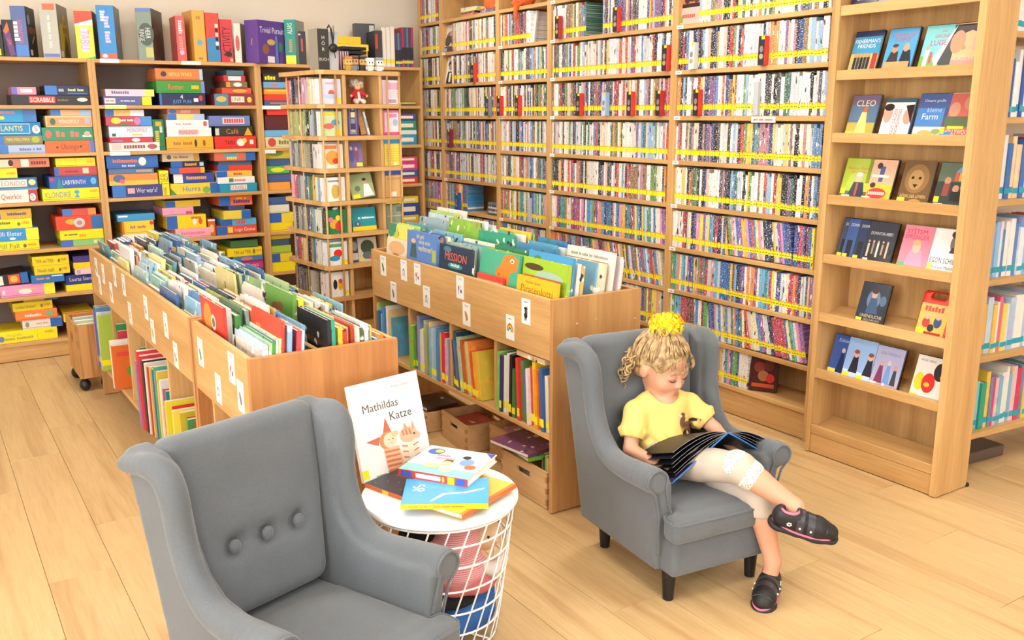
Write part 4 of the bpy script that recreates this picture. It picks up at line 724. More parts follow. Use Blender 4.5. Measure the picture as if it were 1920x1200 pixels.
top_box(557, 574, 57, 117, '#25242a', '#1d1c20', 'black game box with red creature behind the tower corner', -8, .16, [('t', '1', .6, .6, .4, '#b84a54'), ('r', .2, .5, .88, .93, '#d8d8d8')])
# yellow language game boxes lying, dark boxes, folders and books at the right end of the top
zt = TOPZ
for k, (u0, u1, h, col, lab) in enumerate([(614, 690, .05, '#3f8fc0', 'blue language course box at the bottom of a lying stack'), (616, 688, .055, '#e0a448', 'orange language course box lying second in stack'), (616, 690, .045, '#f0c83a', 'yellow language course box with black title lying in stack'), (616, 676, .05, '#ecbc34', 'golden language course box lying on top of stack')]):
    x0, x1 = at(u0, 60, 1, YG+.05)[0], at(u1, 60, 1, YG+.05)[0]
    game_box('course_box', lab+', behind the tower figures', x0, x1, YG+.05, .2, zt, zt+h, col, dict(t=('Englisch für', '#3a3a2a', .6, .5, .6)) if k == 2 else dict(L=(.16, '#3f70b0')), 0); zt += h+.0006
p = at(668, 70, 1, YG+.2)[0]; q = at(704, 70, 1, YG+.2)[0]
top_box(668, 703, 38, 118, '#4c5056', '#3a3c40', 'dark grey case standing behind lying boxes, with small white label', -6, .06, [('r', .72, .96, .82, .96, '#c8ccc8')], y=YG+.27)
top_box(704, 717, 55, 120, '#3a3436', '#2a2628', 'black folder beside white folders on top of the game shelves', -8, .2, [('r', .1, .4, .5, .9, '#b83a3a')])
for k in range(3): top_box(717+k*8, 724.5+k*8, 50+k*-1, 121, '#dcd6cc', '#cfc8bc', 'white folder with yellow sticker, %s of three by the purple books' % WORDN[k+1], -6, .22, [('r', .05, .95, .1, .2, '#e4d42c')])
for k in range(8): top_box(742+k*4.2, 746+k*4.2, 50 if k > 2 else 60, 122, ['#4a4a78', '#5a7a80', '#5a3c70', '#a83a4a'][k % 4], '#8a3a44', '%s booklet with yellow sticker, %s of eight in a thin row' % (cname(['#4a4a78', '#5a7a80', '#5a3c70', '#a83a4a'][k % 4]), WORDN[k+1]), -4, .2, [('r', .02, .98, .1, .17, '#d8c83c'), ('r', .02, .98, .2, .5, '#2a2a34')])
# ---- white and yellow shelf tabs
for u, v, wd, c in ((187, 113, 36, '#ece8e0'), (340, 117, 36, '#ece8d8'), (197, 200, 40, '#ece08c'), (206, 288, 38, '#ece8e4'), (491, 201, 36, '#f0efec'), (497, 284, 20, '#ece8e4')):
    p = at(u, v, 1, YG-.001); q = at(u+wd, v, 1, YG-.001)
    o = MB().box(p[0], q[0], YG-.0022, YG-.0006, p[2]-.014, p[2]+.01).build('shelf_tab', 'tint', None); o.color = (*S(c), 1)
    tag(o, '%s paper shelf tab on the game bookcase at %s' % (cname(c), {187: 'the first top shelf joint', 340: 'the middle of the top shelf', 197: 'the second shelf, middle bay', 206: 'the third shelf, middle bay', 491: 'the second shelf beside the tower', 497: 'the third shelf beside the tower'}[u]), 'shelf tab', 'paper tabs on shelf edges')
# ================================================================ DVD wall
DVH, DVD_ = .19, .136
PAL_A = ['#e9e6e0', '#f0eee8', '#e2ddd2', '#d6d2cc', '#c4c6ca', '#efe8d6', '#1d1d22', '#26262c', '#33343c', '#18202e', '#4a4a50', '#e8dcc0', '#b8c4d0', '#d8cdb8',
         '#2b4a86', '#5a86b8', '#8ab0d0', '#a83438', '#c84a3c', '#d88a3c', '#e0c050', '#6a8a4a', '#3a6a58', '#7a5a8a', '#b07a8a', '#8a6a4a', '#d8b0a0', '#f4f2ee', '#ebe9e4', '#dfe4e8']
PAL_B = ['#e8e4dc', '#2b6ab4', '#3a8ac8', '#e0b83a', '#d84a3a', '#58a04a', '#8a5aa0', '#e08ab0', '#1f2a4a', '#f0e6c0', '#e88a3c', '#2f8f88', '#c8d4dc', '#b83a58', '#3a4a8a', '#f2d84a', '#6ab0d8', '#d0cdc6', '#7a3a34', '#efeeea']
dvm = bevbox(0, DVD_, -.0145, 0, 0, DVH, .001).mesh('dvd_case', 'dvd_spine')
stm = MB(); stm.add([(-.0004, -.0140, .030), (-.0004, -.0005, .030), (-.0004, -.0005, .052), (-.0004, -.0140, .052)], [(1, 0, 3, 2)], '#f2e41a')
stm.add([(-.0005, -.0125, .052), (-.0005, -.0020, .052), (-.0005, -.0020, .058), (-.0005, -.0125, .058)], [(1, 0, 3, 2)], '#e8a828')
stm.add([(-.0006, -.0115, .038), (-.0006, -.0035, .038), (-.0006, -.0035, .042), (-.0006, -.0115, .042)], [(1, 0, 3, 2)], '#6a6430')
stmesh = stm.mesh('sticker', 'print')
mass = MB(); DV = []
def lean_of(si, y):
    """stretches of the lower shelves where the cases have slumped sideways"""
    if si == 9 and y < 3.05: return 13
    if si == 9 and y < 3.3: return 5
    if si == 7 and 2.78 < y < 3.2: return 9
    if si == 8 and 3.6 < y < 4.25: return 10
    if si == 8 and 4.25 <= y < 4.65: return 5
    if si == 7 and 3.6 < y < 3.9: return 3
    return 0
SKIP = [(2, 3.60, 3.44), (2, 4.36, 4.20), (2, 4.91, 4.71), (2, 6.05, 5.90), (3, 6.05, 5.92), (7, 5.72, 5.31), (10, 3.02, 2.6), (1, 6.05, 4.72)]
for bi, (nm, a, b) in enumerate(DB):
    for si, z in enumerate(ZD):
        if si == 0: continue
        if bi >= 1 and si == 10: continue
        y = a-T-.002; n = 0; pal = PAL_B if si >= 7 else PAL_A
        run = None
        while y > b+T+.016:
            sk = [s_ for s_ in SKIP if s_[0] == si and s_[1] >= y > s_[2]]
            if sk: y = sk[0][2]-.001; continue
            n += 1; th = rnd.choice([.0145, .0145, .0145, .0145, .0115, .017, .023]); h = rnd.choice([.19, .19, .19, .19, .186, .172]) if si < 7 else rnd.choice([.19, .19, .186, .19])
            if run and run[1] > 0: col = run[0]; run = (run[0], run[1]-1)
            else:
                col = rnd.choice(pal); run = (col, rnd.choice([1, 2, 2, 3])) if rnd.random() < .05 else None
            L = lean_of(si, y); sp = th/math.cos(R(L))
            if y-sp < b+T+.002+(.19*math.sin(R(L)) if L and 0 else 0): break
            DV.append((bi, si, n, y, z, th, h, col, L)); y -= sp+rnd.choice([.0002, .0002, .0006, .001])
order = sorted(range(len(DV)), key=lambda i: DV[i][3]); keep = set(order[:296])
rows = {}
for i, d in enumerate(DV):
    if i in keep: rows.setdefault(d[1], []).append(i)
rank = {}
for si, ids in rows.items():
    for k, i in enumerate(sorted(ids, key=lambda i: DV[i][3])): rank[i] = k+1
for i, (bi, si, n, y, z, th, h, col, L) in enumerate(DV):
    x = XD+.010+((i*37) % 7)*.0006
    if i in keep:
        # leaning cases tip their tops away from the near end
        o = link('dvd_case', dvm, None, (x, y-(th*0 if not L else -h*math.sin(R(L))*0), z+.0006), (R(-L), 0, 0), (1, th/.0145, h/DVH)); o.color = (*S(col), 1)
        if L: o.location.z += th*math.sin(R(L))
        tag(o, '%s DVD case, %s from the right on %s shelf of rightmost bay' % (cname(col), ordn(rank[i]), WORDN[si]), 'DVD', 'DVD cases with yellow stickers in the rightmost bay')
        link('sticker', stmesh, o)
    else:
        s_ = math.sin(R(L)); c_ = math.cos(R(L)); up = th*s_ if L else 0
        def Pt(yy, zz, xx): return (xx, y+yy*c_+zz*s_, z+.0006+up+zz*c_-yy*-s_*1.0)
        k = len(mass.v); x1 = x+DVD_
        vs = [Pt(yy, zz, xx) for xx in (x, x1) for yy, zz in ((-th, 0), (0, 0), (0, h), (-th, h))]
        mass.add(vs, [(1, 0, 3, 2), (4, 5, 6, 7), (3, 7, 6, 2), (0, 4, 7, 3), (2, 6, 5, 1)], col)
        for (a0, a1, z0, z1, cc, e) in ((.03, .97, .030, .052, '#f2e41a', .0004), (.14, .86, .052, .058, '#e8a828', .0005)):
            mass.add([Pt(-th*a0, z0, x-e), Pt(-th*a1, z0, x-e), Pt(-th*a1, z1, x-e), Pt(-th*a0, z1, x-e)], [(0, 1, 2, 3)], cc, 1)
mo = mass.build('dvd_cases', ['dvd_spine_mass', 'print'], None); mo['kind'] = 'stuff'; mo['label'] = 'packed rows of DVD cases with yellow stickers in the farther bays'; mo['category'] = 'DVDs'

def wy(u, v, x): return at(u, v, 0, x)[1]
# ---- marker cases standing at the front edge of the shelves
MARK = [(884, 3, '#2b2624', RD), (911, 4, '#2a4a5a', '#8a8e90'), (932, 4, '#2a2a26', '#c83434'), (966, 4, '#2c3a2a', RD), (1080, 4, '#2a2420', RD), (1128, 4, '#c0cad6', '#8ab0d8'), (1175, 4, '#332a28', RD), (1229, 4, '#2e2826', '#b02a30'),
        (1299, 4, '#26221e', RD), (1416, 3, '#26242c', RD), (1288, 3, '#d8d8d4', '#c8cac4'), (1040, 2, '#242222', '#b8323a'), (1146, 2, '#2a2626', RD), (1238, 3, '#2c2624', RD), (838, 5, '#4a2028', '#7c2430'), (851, 7, '#284a9c', '#2f56ac')]
for k, (u, si, c1, c2) in enumerate(MARK):
    z = ZD[si]; y = wy(u, 216, XD-.02)
    o = thing('marker_case', '%s case with %s side at front edge of %s shelf, %s from left' % (cname(c1), cname(c2), WORDN[si], ordn(1+sum(1 for q in MARK if q[1] == si and q[0] < u))), 'marker case', (XD-.022, y, z+.0006), 0, 'small marker cases in front of the DVDs')
    bo = bevbox(0, .03, -.036, 0, 0, .128, .001).build('case', 'tint', o); bo.color = (*S(c2), 1)
    mb = MB(); f = Face(mb, (-.0004, 0, 0), (0, -1, 0), (0, 0, 1), .036, .128); f.rect(0, 1, 0, 1, c1); f.ell(.5, .55, .3, .12, '#8a8078', 9); f.ell(.5, .3, .35, .1, '#a89a88', 9); f.rect(.45, .98, .88, .99, '#d8d42c'); mb.build('cover_print', 'print', o)
# ---- film cases shown face on in the wall
def faceout(u0, u1, si, body, art, label, lean=10, h=.19):
    z = ZD[si]; y0, y1 = wy(u0, 100, XD+.02), wy(u1, 100, XD+.02); w = y0-y1
    o = link('dvd_case', None, None, (XD+.016, y0, z+.002), (R(-lean), 0, R(-90)))
    tag(o, label, 'DVD', 'DVD cases shown face on in the wall')
    bo = bevbox(0, w, 0, .014, 0, h, .001).build('case', 'tint', o); bo.color = (*S(body), 1)
    mb = MB(); f = Face(mb, (0, -.0004, 0), (1, 0, 0), (0, 0, 1), w, h); f.do(art); mb.build('cover_print', 'gloss_print', o)
faceout(831, 857, 2, '#20242a', [('r', 0, 1, 0, 1, '#d8d0cc'), ('e', .5, .55, .34, .22, '#7a5a50'), ('e', .3, .4, .22, .2, '#4a4040'), ('e', .75, .38, .2, .2, '#3a3434'), ('r', 0, 1, 0, .2, '#584a44'), ('e', .5, .68, .15, .1, '#b08a78'), ('r', .02, .3, .02, .14, '#7ab0d8')], 'pale face-out DVD with group portrait, high in the fourth bay')
faceout(831, 853, 3, '#d8d8d8', [('r', 0, 1, 0, 1, '#e6e4e2'), ('e', .5, .72, .24, .14, '#3a3a3c'), ('e', .5, .62, .18, .12, '#9a9490'), ('p', [(.2, 0), (.8, 0), (.7, .45), (.3, .45)], '#2c2c2e'), ('r', .42, .58, .05, .4, '#e8e6e4')], 'white face-out DVD with sketched man, below the group portrait')
faceout(956, 970, 2, '#6a6468', [('r', 0, 1, 0, 1, '#8a8284'), ('e', .5, .3, .3, .14, '#3a3430'), ('r', 0, 1, .8, 1, '#a8a0a4')], 'grey face-out DVD on third bay, left of white cover', 6, .15)
faceout(973, 1002, 2, '#c8c8c8', [('r', 0, 1, 0, 1, '#d2d0d0'), ('e', .4, .7, .2, .14, '#3a3230'), ('p', [(.1, 0), (.8, 0), (.6, .6), (.25, .6)], '#c0bcbc'), ('e', .42, .66, .12, .09, '#d8b8a8'), ('r', .02, .25, .02, .16, '#5aa048')], 'white face-out DVD with veiled figure in the third bay', 8)
faceout(1064, 1095, 2, '#5a5a60', [('r', 0, 1, 0, 1, '#56555a'), ('e', .5, .5, .32, .2, '#8a7460'), ('e', .5, .46, .2, .14, '#b09478'), ('e', .5, .35, .12, .07, '#dcd4cc'), ('r', .02, .2, .03, .2, '#b8cc3c')], 'dark grey face-out DVD with animal face in the second bay', 8)
faceout(1268, 1311, 2, '#c86a50', [('r', 0, 1, 0, 1, '#dc6c48'), ('r', 0, 1, 0, .42, '#e0b0a4'), ('e', .35, .62, .12, .1, '#3a2c2c'), ('e', .55, .66, .12, .1, '#2c2626'), ('e', .75, .62, .12, .1, '#4a3434'), ('r', .1, .9, .42, .52, '#2a2424'), ('r', .02, .26, .04, .22, '#5aac3c'), ('t', '~CASTING', .5, .2, .09, '#c85a50', .8)], 'orange face-out DVD cover at top left of rightmost bay', 8)
faceout(1515, 1538, 3, '#b8323a', [('r', .0, 1, 0, 1, '#b8343c'), ('r', .1, .9, .04, .95, '#d8c4bc'), ('e', .45, .65, .16, .08, '#5a4a44'), ('r', .2, .45, .2, .3, '#b8444a'), ('r', .5, .8, .06, .22, '#e4dcd8')], 'red framed cream case standing at front of the fourth shelf', 3, .15)
# last leaning film on the bottom shelf
o = link('dvd_case', None, None, (XD+.015, 3.0, ZD[10]+.004), (R(-8), R(0), R(-60))); tag(o, 'dark red DVD leaning alone at end of the bottom shelf', 'DVD', 'DVD cases shown face on in the wall')
bo = bevbox(0, .135, 0, .015, 0, .19, .001).build('case', 'tint', o); bo.color = (*S('#3a2a20'), 1)
mb = MB(); f = Face(mb, (0, -.0004, 0), (1, 0, 0), (0, 0, 1), .135, .19); f.do([('r', 0, 1, 0, 1, '#4a2420'), ('e', .35, .62, .2, .14, '#8a3a2c'), ('e', .68, .68, .18, .14, '#6a3428'), ('e', .5, .4, .2, .14, '#a86a44'), ('e', .75, .35, .15, .12, '#c0302c'), ('r', .1, .9, .1, .2, '#b8502c')]); mb.build('cover_print', 'gloss_print', o)
# lying pile of films, grey dividers
for k in range(6):
    o = link('dvd_case', dvm, None, (XD+.02+.004*(k % 2), 5.47, ZD[7]+.001+k*.0148), (R(90), 0, 0)); o.location = (XD+.02+.004*(k % 2), 5.46, ZD[7]+.0155+k*.0148); c = ['#2a2a2e', '#d8d8d8', '#3a3a44', '#e4e0da', '#24242a', '#5a6a7a'][k]; o.color = (*S(c), 1)
    o.rotation_euler = (R(90), 0, 0); tag(o, '%s DVD case lying flat, %s from bottom of the pile in fourth bay' % (cname(c), ordn(k+1)), 'DVD', 'DVD pile lying flat')
for u, si in ((1414, 4), (990, 7)):
    y = wy(u, 180, XD); o = bevbox(0, .03, -.028, 0, 0, .155, .002).build('shelf_divider', 'grey_metal', None, loc=(XD-.008, y, ZD[si]+.0006)); tag(o, 'grey metal divider standing among DVDs in the %s bay' % ('rightmost' if u > 1300 else 'third'), 'divider')
y = wy(1410, 222, XD); o = board('shelf_sign', 0, .004, -.145, 0, -.03, -.003, 'white_card', None); o.location = (XD-.006, y, ZD[4]); tag(o, 'white printed sign strip clipped on shelf edge below grey divider', 'shelf sign')
mb = MB(); Face(mb, (-.0004, 0, -.03), (0, -1, 0), (0, 0, 1), .145, .027).text('~abcd efgh abcdefg', .5, .5, .35, '#c8604a', .8); mb.build('lettering', 'print', o)
# small white shelf labels on the left ends of the shelves
cases = [q for q in bpy.data.objects if q.name.startswith('film_bookcase')]
lm = MB().box(0, .045, -.0012, 0, -.018, .0).mesh('shelf_label', 'white_card'); lp = MB(); Face(lp, (0, -.0012, -.018), (1, 0, 0), (0, 0, 1), .045, .018).rect(.25, .75, .35, .6, '#8a8a8a'); lpm = lp.mesh('label_print', 'print')
for bi, q in enumerate(sorted(cases, key=lambda o: o.location.y)):
    for si in range(1, 10):
        if bi in (0, 1) or (bi == 2 and si in (2, 3, 4, 7)) or (bi == 3 and si in (2, 6)):
            l_ = link('shelf_label', lm, q, (T-.006, 0, ZD[si]-.002)); link('label_print', lpm, l_)

# ================================================================ slanted display: films shown face on
def disp_dvd(lip, u, v, body, art, label, w=.135, h=.19, lift=0, rz=0, gloss=True, dy=0):
    p = at(u, v, 0, DX+.035); p[1] = max(p[1], DY1+.030+w); z = LIPS[lip]-.028
    o = link('dvd_case', None, None, (DX+.034+dy, p[1], z+lift), (R(-17), R(rz), R(-90))); tag(o, label, 'DVD', 'DVDs on the slanted display')
    bo = bevbox(0, w, 0, .014, 0, h, .0015).build('case', 'tint_gloss', o); bo.color = (*S(body), 1)
    mb = MB(); f = Face(mb, (.003, -.0004, .003), (1, 0, 0), (0, 0, 1), w-.006, h-.006); f.do(art); mb.build('cover_print', 'gloss_print', o)
    return o
def people(xs, y, r, cols): return [('e', x, y, r, r*.75, c) for x, c in zip(xs, cols)]
disp_dvd(1, 1592, 8, '#1c1e28', [('r', 0, 1, 0, 1, '#23263c'), ('r', .2, .8, .25, .32, '#d8d8e0')], 'dark DVD at the very top left of the slanted display')
disp_dvd(1, 1640, 4, '#2a2034', [('r', 0, 1, 0, 1, '#3a2c48'), ('r', .2, .8, .25, .32, '#c8c0d0')], 'purple DVD at the very top of the slanted display')
disp_dvd(2, 1586, 126, '#20242c', [('r', 0, 1, .42, 1, '#3f8fb8'), ('r', 0, 1, .88, 1, '#26305a'), ('r', 0, 1, 0, .42, '#b8a874'), ('r', 0, 1, .36, .5, '#cfb45a'), ('t', "FISHERMAN'S", .5, .78, .085, '#e8eaee', .9), ('t', 'FRIENDS', .5, .67, .085, '#e8eaee', .7)]+[('r', .14+.12*k, .24+.12*k, .08, .42, ['#2c2e34', '#3a3c44', '#24262c', '#34343a', '#2a3040'][k]) for k in range(5)]+people([.19, .31, .43, .55, .67], .46, .05, ['#b88a70']*5)+[('r', .8, .97, .1, .5, '#a83c38'), ('r', .02, .2, .02, .14, '#e8e03a')], 'blue DVD with men on a beach, first on the second slanted shelf')
disp_dvd(2, 1649, 124, '#22262e', [('r', 0, 1, 0, 1, '#4a9cd0'), ('r', 0, 1, 0, .16, '#d8564c'), ('t', 'LEBERKÄS', .5, .85, .085, '#b85c44', .8), ('t', 'JUNKIE', .5, .76, .085, '#a85040', .6), ('p', [(.05, .16), (.5, .16), (.45, .5), (.2, .5)], '#3c3434'), ('p', [(.52, .16), (.97, .16), (.85, .52), (.6, .52)], '#2a2c34'), ('e', .32, .56, .1, .09, '#c08a6c'), ('e', .32, .63, .1, .04, '#4a3428'), ('e', .7, .58, .1, .09, '#c49474'), ('r', .05, .9, .14, .28, '#cf9a6a'), ('r', .02, .22, .02, .14, '#4aa048'), ('r', .24, .95, .02, .12, '#e4dcd8')], 'light blue DVD with two men at a table, second slanted shelf')
disp_dvd(2, 1717, 122, '#24282a', [('r', 0, 1, 0, 1, '#74c4c8'), ('r', 0, 1, 0, .36, '#7ab050'), ('p', [(.5, .3), (1, .98), (1, .0), (.75, .06)], '#4a4e50'), ('p', [(.4, .3), (.98, .99), (.55, .1)], '#dfe4e4'), ('t', 'DIE', .6, .87, .05, '#c83a6a', .3), ('t', 'GRÜNE', .56, .77, .07, '#c83a6a', .5), ('t', 'LÜGE', .5, .63, .11, '#d0306a', .6), ('r', .12, .26, .1, .5, '#c4d0dc'), ('e', .19, .53, .06, .05, '#c89a84'), ('r', .3, .38, .2, .44, '#c85a6c'), ('r', .25, .98, .02, .08, '#d8508c'), ('r', .0, .2, .02, .15, '#e8e03a')], 'teal DVD with pink title letters and a couple, second slanted shelf')
disp_dvd(2, 1784, 120, '#2a201e', [('r', 0, 1, 0, 1, '#e8b888'), ('r', 0, 1, 0, .3, '#e49a88'), ('p', [(0, .98), (1, .98), (.9, .75), (.55, .85), (.2, .75), (0, .6)], '#382420'), ('e', .2, .62, .22, .24, '#dc9474'), ('p', [(.36, .6), (.5, .48), (.38, .44)], '#d48c6c'), ('e', .86, .62, .2, .22, '#d8a898'), ('p', [(.72, .6), (.6, .48), (.74, .44)], '#d8a898'), ('t', 'HORIZONT', .5, .28, .075, '#e8d0c8', .75), ('r', .04, .26, .02, .16, '#4ea04a'), ('r', .3, 1, .02, .1, '#eadcd8')], 'orange DVD with two faces nearly kissing, second slanted shelf')
disp_dvd(3, 1581, 249, '#3a3e48', [('r', 0, 1, 0, 1, '#56708c'), ('r', 0, 1, .78, 1, '#6a5c7c'), ('r', 0, 1, 0, .38, '#b4a24a'), ('p', [(.3, .1), (.75, .1), (.62, .62), (.45, .62)], '#dcc47a'), ('e', .56, .68, .07, .07, '#c05a34'), ('t', 'CLEO', .52, .82, .14, '#e8d49a', .75), ('r', .0, .28, .02, .18, '#e8e23c')], 'golden blue DVD with dancing girl, first on the third slanted shelf')
disp_dvd(3, 1644, 249, '#3a5a74', [('r', 0, 1, 0, 1, '#ddd8d8'), ('r', 0, 1, .92, 1, '#3a5872'), ('e', .16, .62, .16, .2, '#c89884'), ('e', .16, .8, .17, .09, '#2c2220'), ('e', .86, .58, .16, .2, '#c4907c'), ('p', [(.72, .84), (1, .86), (1, .4), (.88, .6)], '#241c1c'), ('p', [(0, 0), (.3, 0), (.25, .4), (0, .45)], '#e6e2e0'), ('t', 'GUT GEGEN', .42, .45, .085, '#d0503c', .6, 90), ('t', 'NORDWIND', .56, .45, .085, '#d0503c', .6, 90)], 'white disc case with red vertical title between two faces', h=.172)
disp_dvd(3, 1706, 251, '#26304e', [('r', 0, 1, 0, 1, '#4a7cb8'), ('r', 0, 1, .7, 1, '#44588e'), ('r', 0, 1, 0, .3, '#e2e0d4'), ('t', 'Unsere große', .5, .86, .06, '#c8d4ea', .7), ('t', 'kleine', .55, .66, .1, '#a8c0e4', .7), ('t', 'Farm', .45, .52, .13, '#dce8f4', .6), ('e', .4, .15, .25, .08, '#bca860'), ('e', .75, .2, .15, .06, '#8aa05a'), ('r', .02, .2, .02, .16, '#e8dc3c')], 'blue and white DVD with farm scene, third slanted shelf')
disp_dvd(3, 1782, 252, '#e0dcd8', [('r', 0, 1, 0, 1, '#c06058'), ('e', .3, .66, .17, .16, '#c08a70'), ('e', .72, .8, .17, .15, '#b88468'), ('r', .08, .9, .3, .52, '#58684a'), ('r', .2, .7, .26, .32, '#d8cc3a'), ('t', 'HOLLYWOOD', .55, .2, .1, '#e4dccc', .85), ('r', .0, .36, .02, .2, '#3f88c8'), ('r', .0, .14, .16, .28, '#e4dc3c')], 'red DVD with crowd and stars, last on the third slanted shelf')
disp_dvd(4, 1570, 362, '#7a9030', [('r', 0, 1, 0, 1, '#a4b83e'), ('r', 0, 1, .0, .25, '#5a6a4a'), ('t', 'Monsieur Pierre', .5, .78, .07, '#c8542c', .8), ('t', 'geht online', .55, .7, .06, '#c8542c', .6), ('e', .6, .56, .13, .1, '#d8b094'), ('e', .6, .64, .12, .05, '#d8d4cc'), ('p', [(.3, .12), (.92, .12), (.8, .46), (.44, .46)], '#2c3444'), ('r', .55, .62, .15, .44, '#c84838'), ('r', .02, .2, .18, .3, '#e8e03a'), ('r', .1, .4, .02, .16, '#dcd8d8')], 'green DVD with man in dark waistcoat, first on the fourth slanted shelf')
disp_dvd(4, 1612, 366, '#1e1a18', [('r', 0, 1, 0, 1, '#e0a88c'), ('r', 0, 1, 0, .45, '#e2b63c'), ('p', [(.45, .5), (.6, .5), (.62, .85), (.44, .85)], '#48568a'), ('e', .4, .86, .1, .07, '#3a3c44'), ('r', .2, .8, .6, .66, '#d8cfc0'), ('e', .3, .42, .1, .06, '#3a3430'), ('e', .5, .24, .34, .12, '#cc3a3a'), ('t', '~VERSTEHEN', .5, .24, .07, '#e8c0b0', .6), ('r', 0, .3, .02, .16, '#dcd8d0')], 'yellow and pink DVD with big red oval, fourth slanted shelf')
disp_dvd(4, 1678, 371, '#584a44', [('r', 0, 1, 0, 1, '#6a5034'), ('e', .5, .62, .4, .32, '#8a6840'), ('e', .48, .6, .25, .22, '#a88454'), ('e', .36, .64, .05, .03, '#2c2018'), ('e', .6, .64, .05, .03, '#2c2018'), ('p', [(.4, .5), (.58, .5), (.49, .42)], '#3a2a1e'), ('t', 'KÖNIG DER LÖWEN', .5, .24, .07, '#d8b46a', .85), ('e', .6, .1, .24, .08, '#c08a4a'), ('r', 0, .26, .03, .2, '#e8dc3c')], 'brown DVD with golden animal face on the fourth slanted shelf')
disp_dvd(4, 1760, 378, '#1e2426', [('r', 0, 1, 0, 1, '#34403c'), ('r', 0, 1, .6, 1, '#5a6a58'), ('e', .32, .62, .1, .08, '#b88468'), ('r', .22, .42, .3, .56, '#8c4440'), ('e', .62, .46, .1, .08, '#c09078'), ('e', .85, .5, .1, .08, '#b48468'), ('r', .5, .95, .2, .4, '#28282c'), ('p', [(.5, .8), (.85, .8), (.68, .95)], '#6a98c8'), ('r', .52, .62, .62, .8, '#c85a4a'), ('r', .64, .74, .62, .8, '#d8a03c'), ('r', .02, .18, .16, .28, '#e8dc3a'), ('r', .05, .34, .02, .14, '#d8d8d8')], 'dark DVD with three young people, last on the fourth slanted shelf')
dk = [('r', 0, 1, 0, 1, '#2f3442'), ('r', 0, 1, 0, .4, '#201e22')]
for k, (u, c) in enumerate(((1560, '#3f4a62'), (1571, '#3a5a94'), (1592, '#2c3a5c'))):
    disp_dvd(5, u, 474+k*3, '#20242c', [('r', 0, 1, 0, 1, c), ('t', 'DOWNTON', .35, .86, .07, '#d8d8e0', .5), ('r', .1, .3, .1, .5, '#24262e'), ('r', .02, .2, .04, .18, '#e4dc3a')], '%s DVD tucked behind the dark ensemble cover, %s from left' % (cname(c), WORDN[k+1]), dy=.016-.004*k)
disp_dvd(5, 1613, 487, '#1c1c20', dk+[('t', 'DOWNTON ABBEY', .5, .74, .07, '#c8ccd4', .8)]+[('r', .08+.085*k, .15+.085*k, .2+.03*((k*3) % 4), .5+.03*(k % 3), ['#c8b49a', '#2a2a30', '#8a7a6a', '#3a3438', '#d8ccb8', '#24262c', '#a08a74', '#302c30', '#bca890', '#2a2c34'][k]) for k in range(10)]+people([.12, .29, .46, .63, .8], .55, .035, ['#c09a84']*5)+[('r', .02, .2, .04, .16, '#dcd8d4')], 'dark DVD with a large ensemble cast, fifth slanted shelf')
disp_dvd(5, 1678, 495, '#c89aa8', [('r', 0, 1, 0, 1, '#d87a90'), ('t', 'SYSTEM', .42, .88, .1, '#c03a50', .7), ('t', 'SPRENGER', .46, .76, .1, '#c03a50', .8), ('p', [(.15, .05), (.85, .05), (.72, .48), (.35, .48)], '#e88aa4'), ('e', .52, .54, .14, .14, '#dcaa98'), ('e', .5, .64, .15, .06, '#d0a070'), ('r', .02, .24, .04, .2, '#4ea850')], 'pink DVD with girl in hooded jacket, fifth slanted shelf')
disp_dvd(5, 1744, 503, '#c8c8c8', [('r', 0, 1, 0, 1, '#e4e2e0'), ('e', .75, .72, .17, .2, '#6a6460'), ('e', .74, .9, .18, .09, '#2e2a28'), ('p', [(.6, .5), (.96, .5), (.98, .62), (.66, .62)], '#3c3836'), ('t', 'EGON SCHIELE', .52, .33, .13, '#26221e', .92), ('t', 'Tod und Mädchen', .55, .18, .07, '#4a443c', .8), ('r', .02, .16, .1, .26, '#e8e03a')], 'white DVD with black brush lettering, last on the fifth slanted shelf')
disp_dvd(6, 1600, 596, '#16171b', [('r', 0, 1, 0, 1, '#2b3646'), ('e', .5, .62, .24, .24, '#6a80a0'), ('e', .5, .74, .1, .1, '#c8a898'), ('e', .5, .82, .12, .06, '#4a3428'), ('p', [(.3, .3), (.75, .3), (.62, .66), (.4, .66)], '#3f5878'), ('e', .85, .62, .12, .12, '#5a7090'), ('t', 'UNENDLICHE', .55, .24, .075, '#d4c094', .8), ('t', 'GESCHICHTE', .6, .15, .055, '#c8b488', .6), ('r', .02, .24, .03, .18, '#e8e03a')], 'dark blue DVD with woman, alone left on the sixth slanted shelf')
disp_dvd(7, 1545, 688, '#1f3460', [('r', 0, 1, 0, 1, '#34559c'), ('t', 'Eiskönigin', .5, .88, .08, '#a8c4ea', .8), ('p', [(.3, .1), (.6, .1), (.5, .6), (.4, .6)], '#22305a'), ('e', .45, .64, .07, .06, '#c8a890'), ('r', 0, .3, .03, .18, '#e0dc60'), ('r', .3, .6, .02, .1, '#d8dce4')], 'deep blue DVD with ice palace title, first on the seventh slanted shelf', dy=.014)
for k, u in enumerate((1573, 1600)):
    disp_dvd(7, u, 694+k*5, '#b0c0d8', [('r', 0, 1, 0, 1, '#8fb0dc'), ('r', 0, 1, 0, .25, '#c4d8ec'), ('p', [(.2, .2), (.55, .2), (.48, .6), (.3, .6)], '#2c2c3c'), ('e', .38, .64, .1, .08, '#d0a890'), ('e', .38, .7, .1, .05, '#8a4a34'), ('r', .02, .26, .03, .18, '#e8e03a')], 'pale blue icy DVD, %s of two partly covered on the seventh slanted shelf' % WORDN[k+1], dy=.010-.005*k)
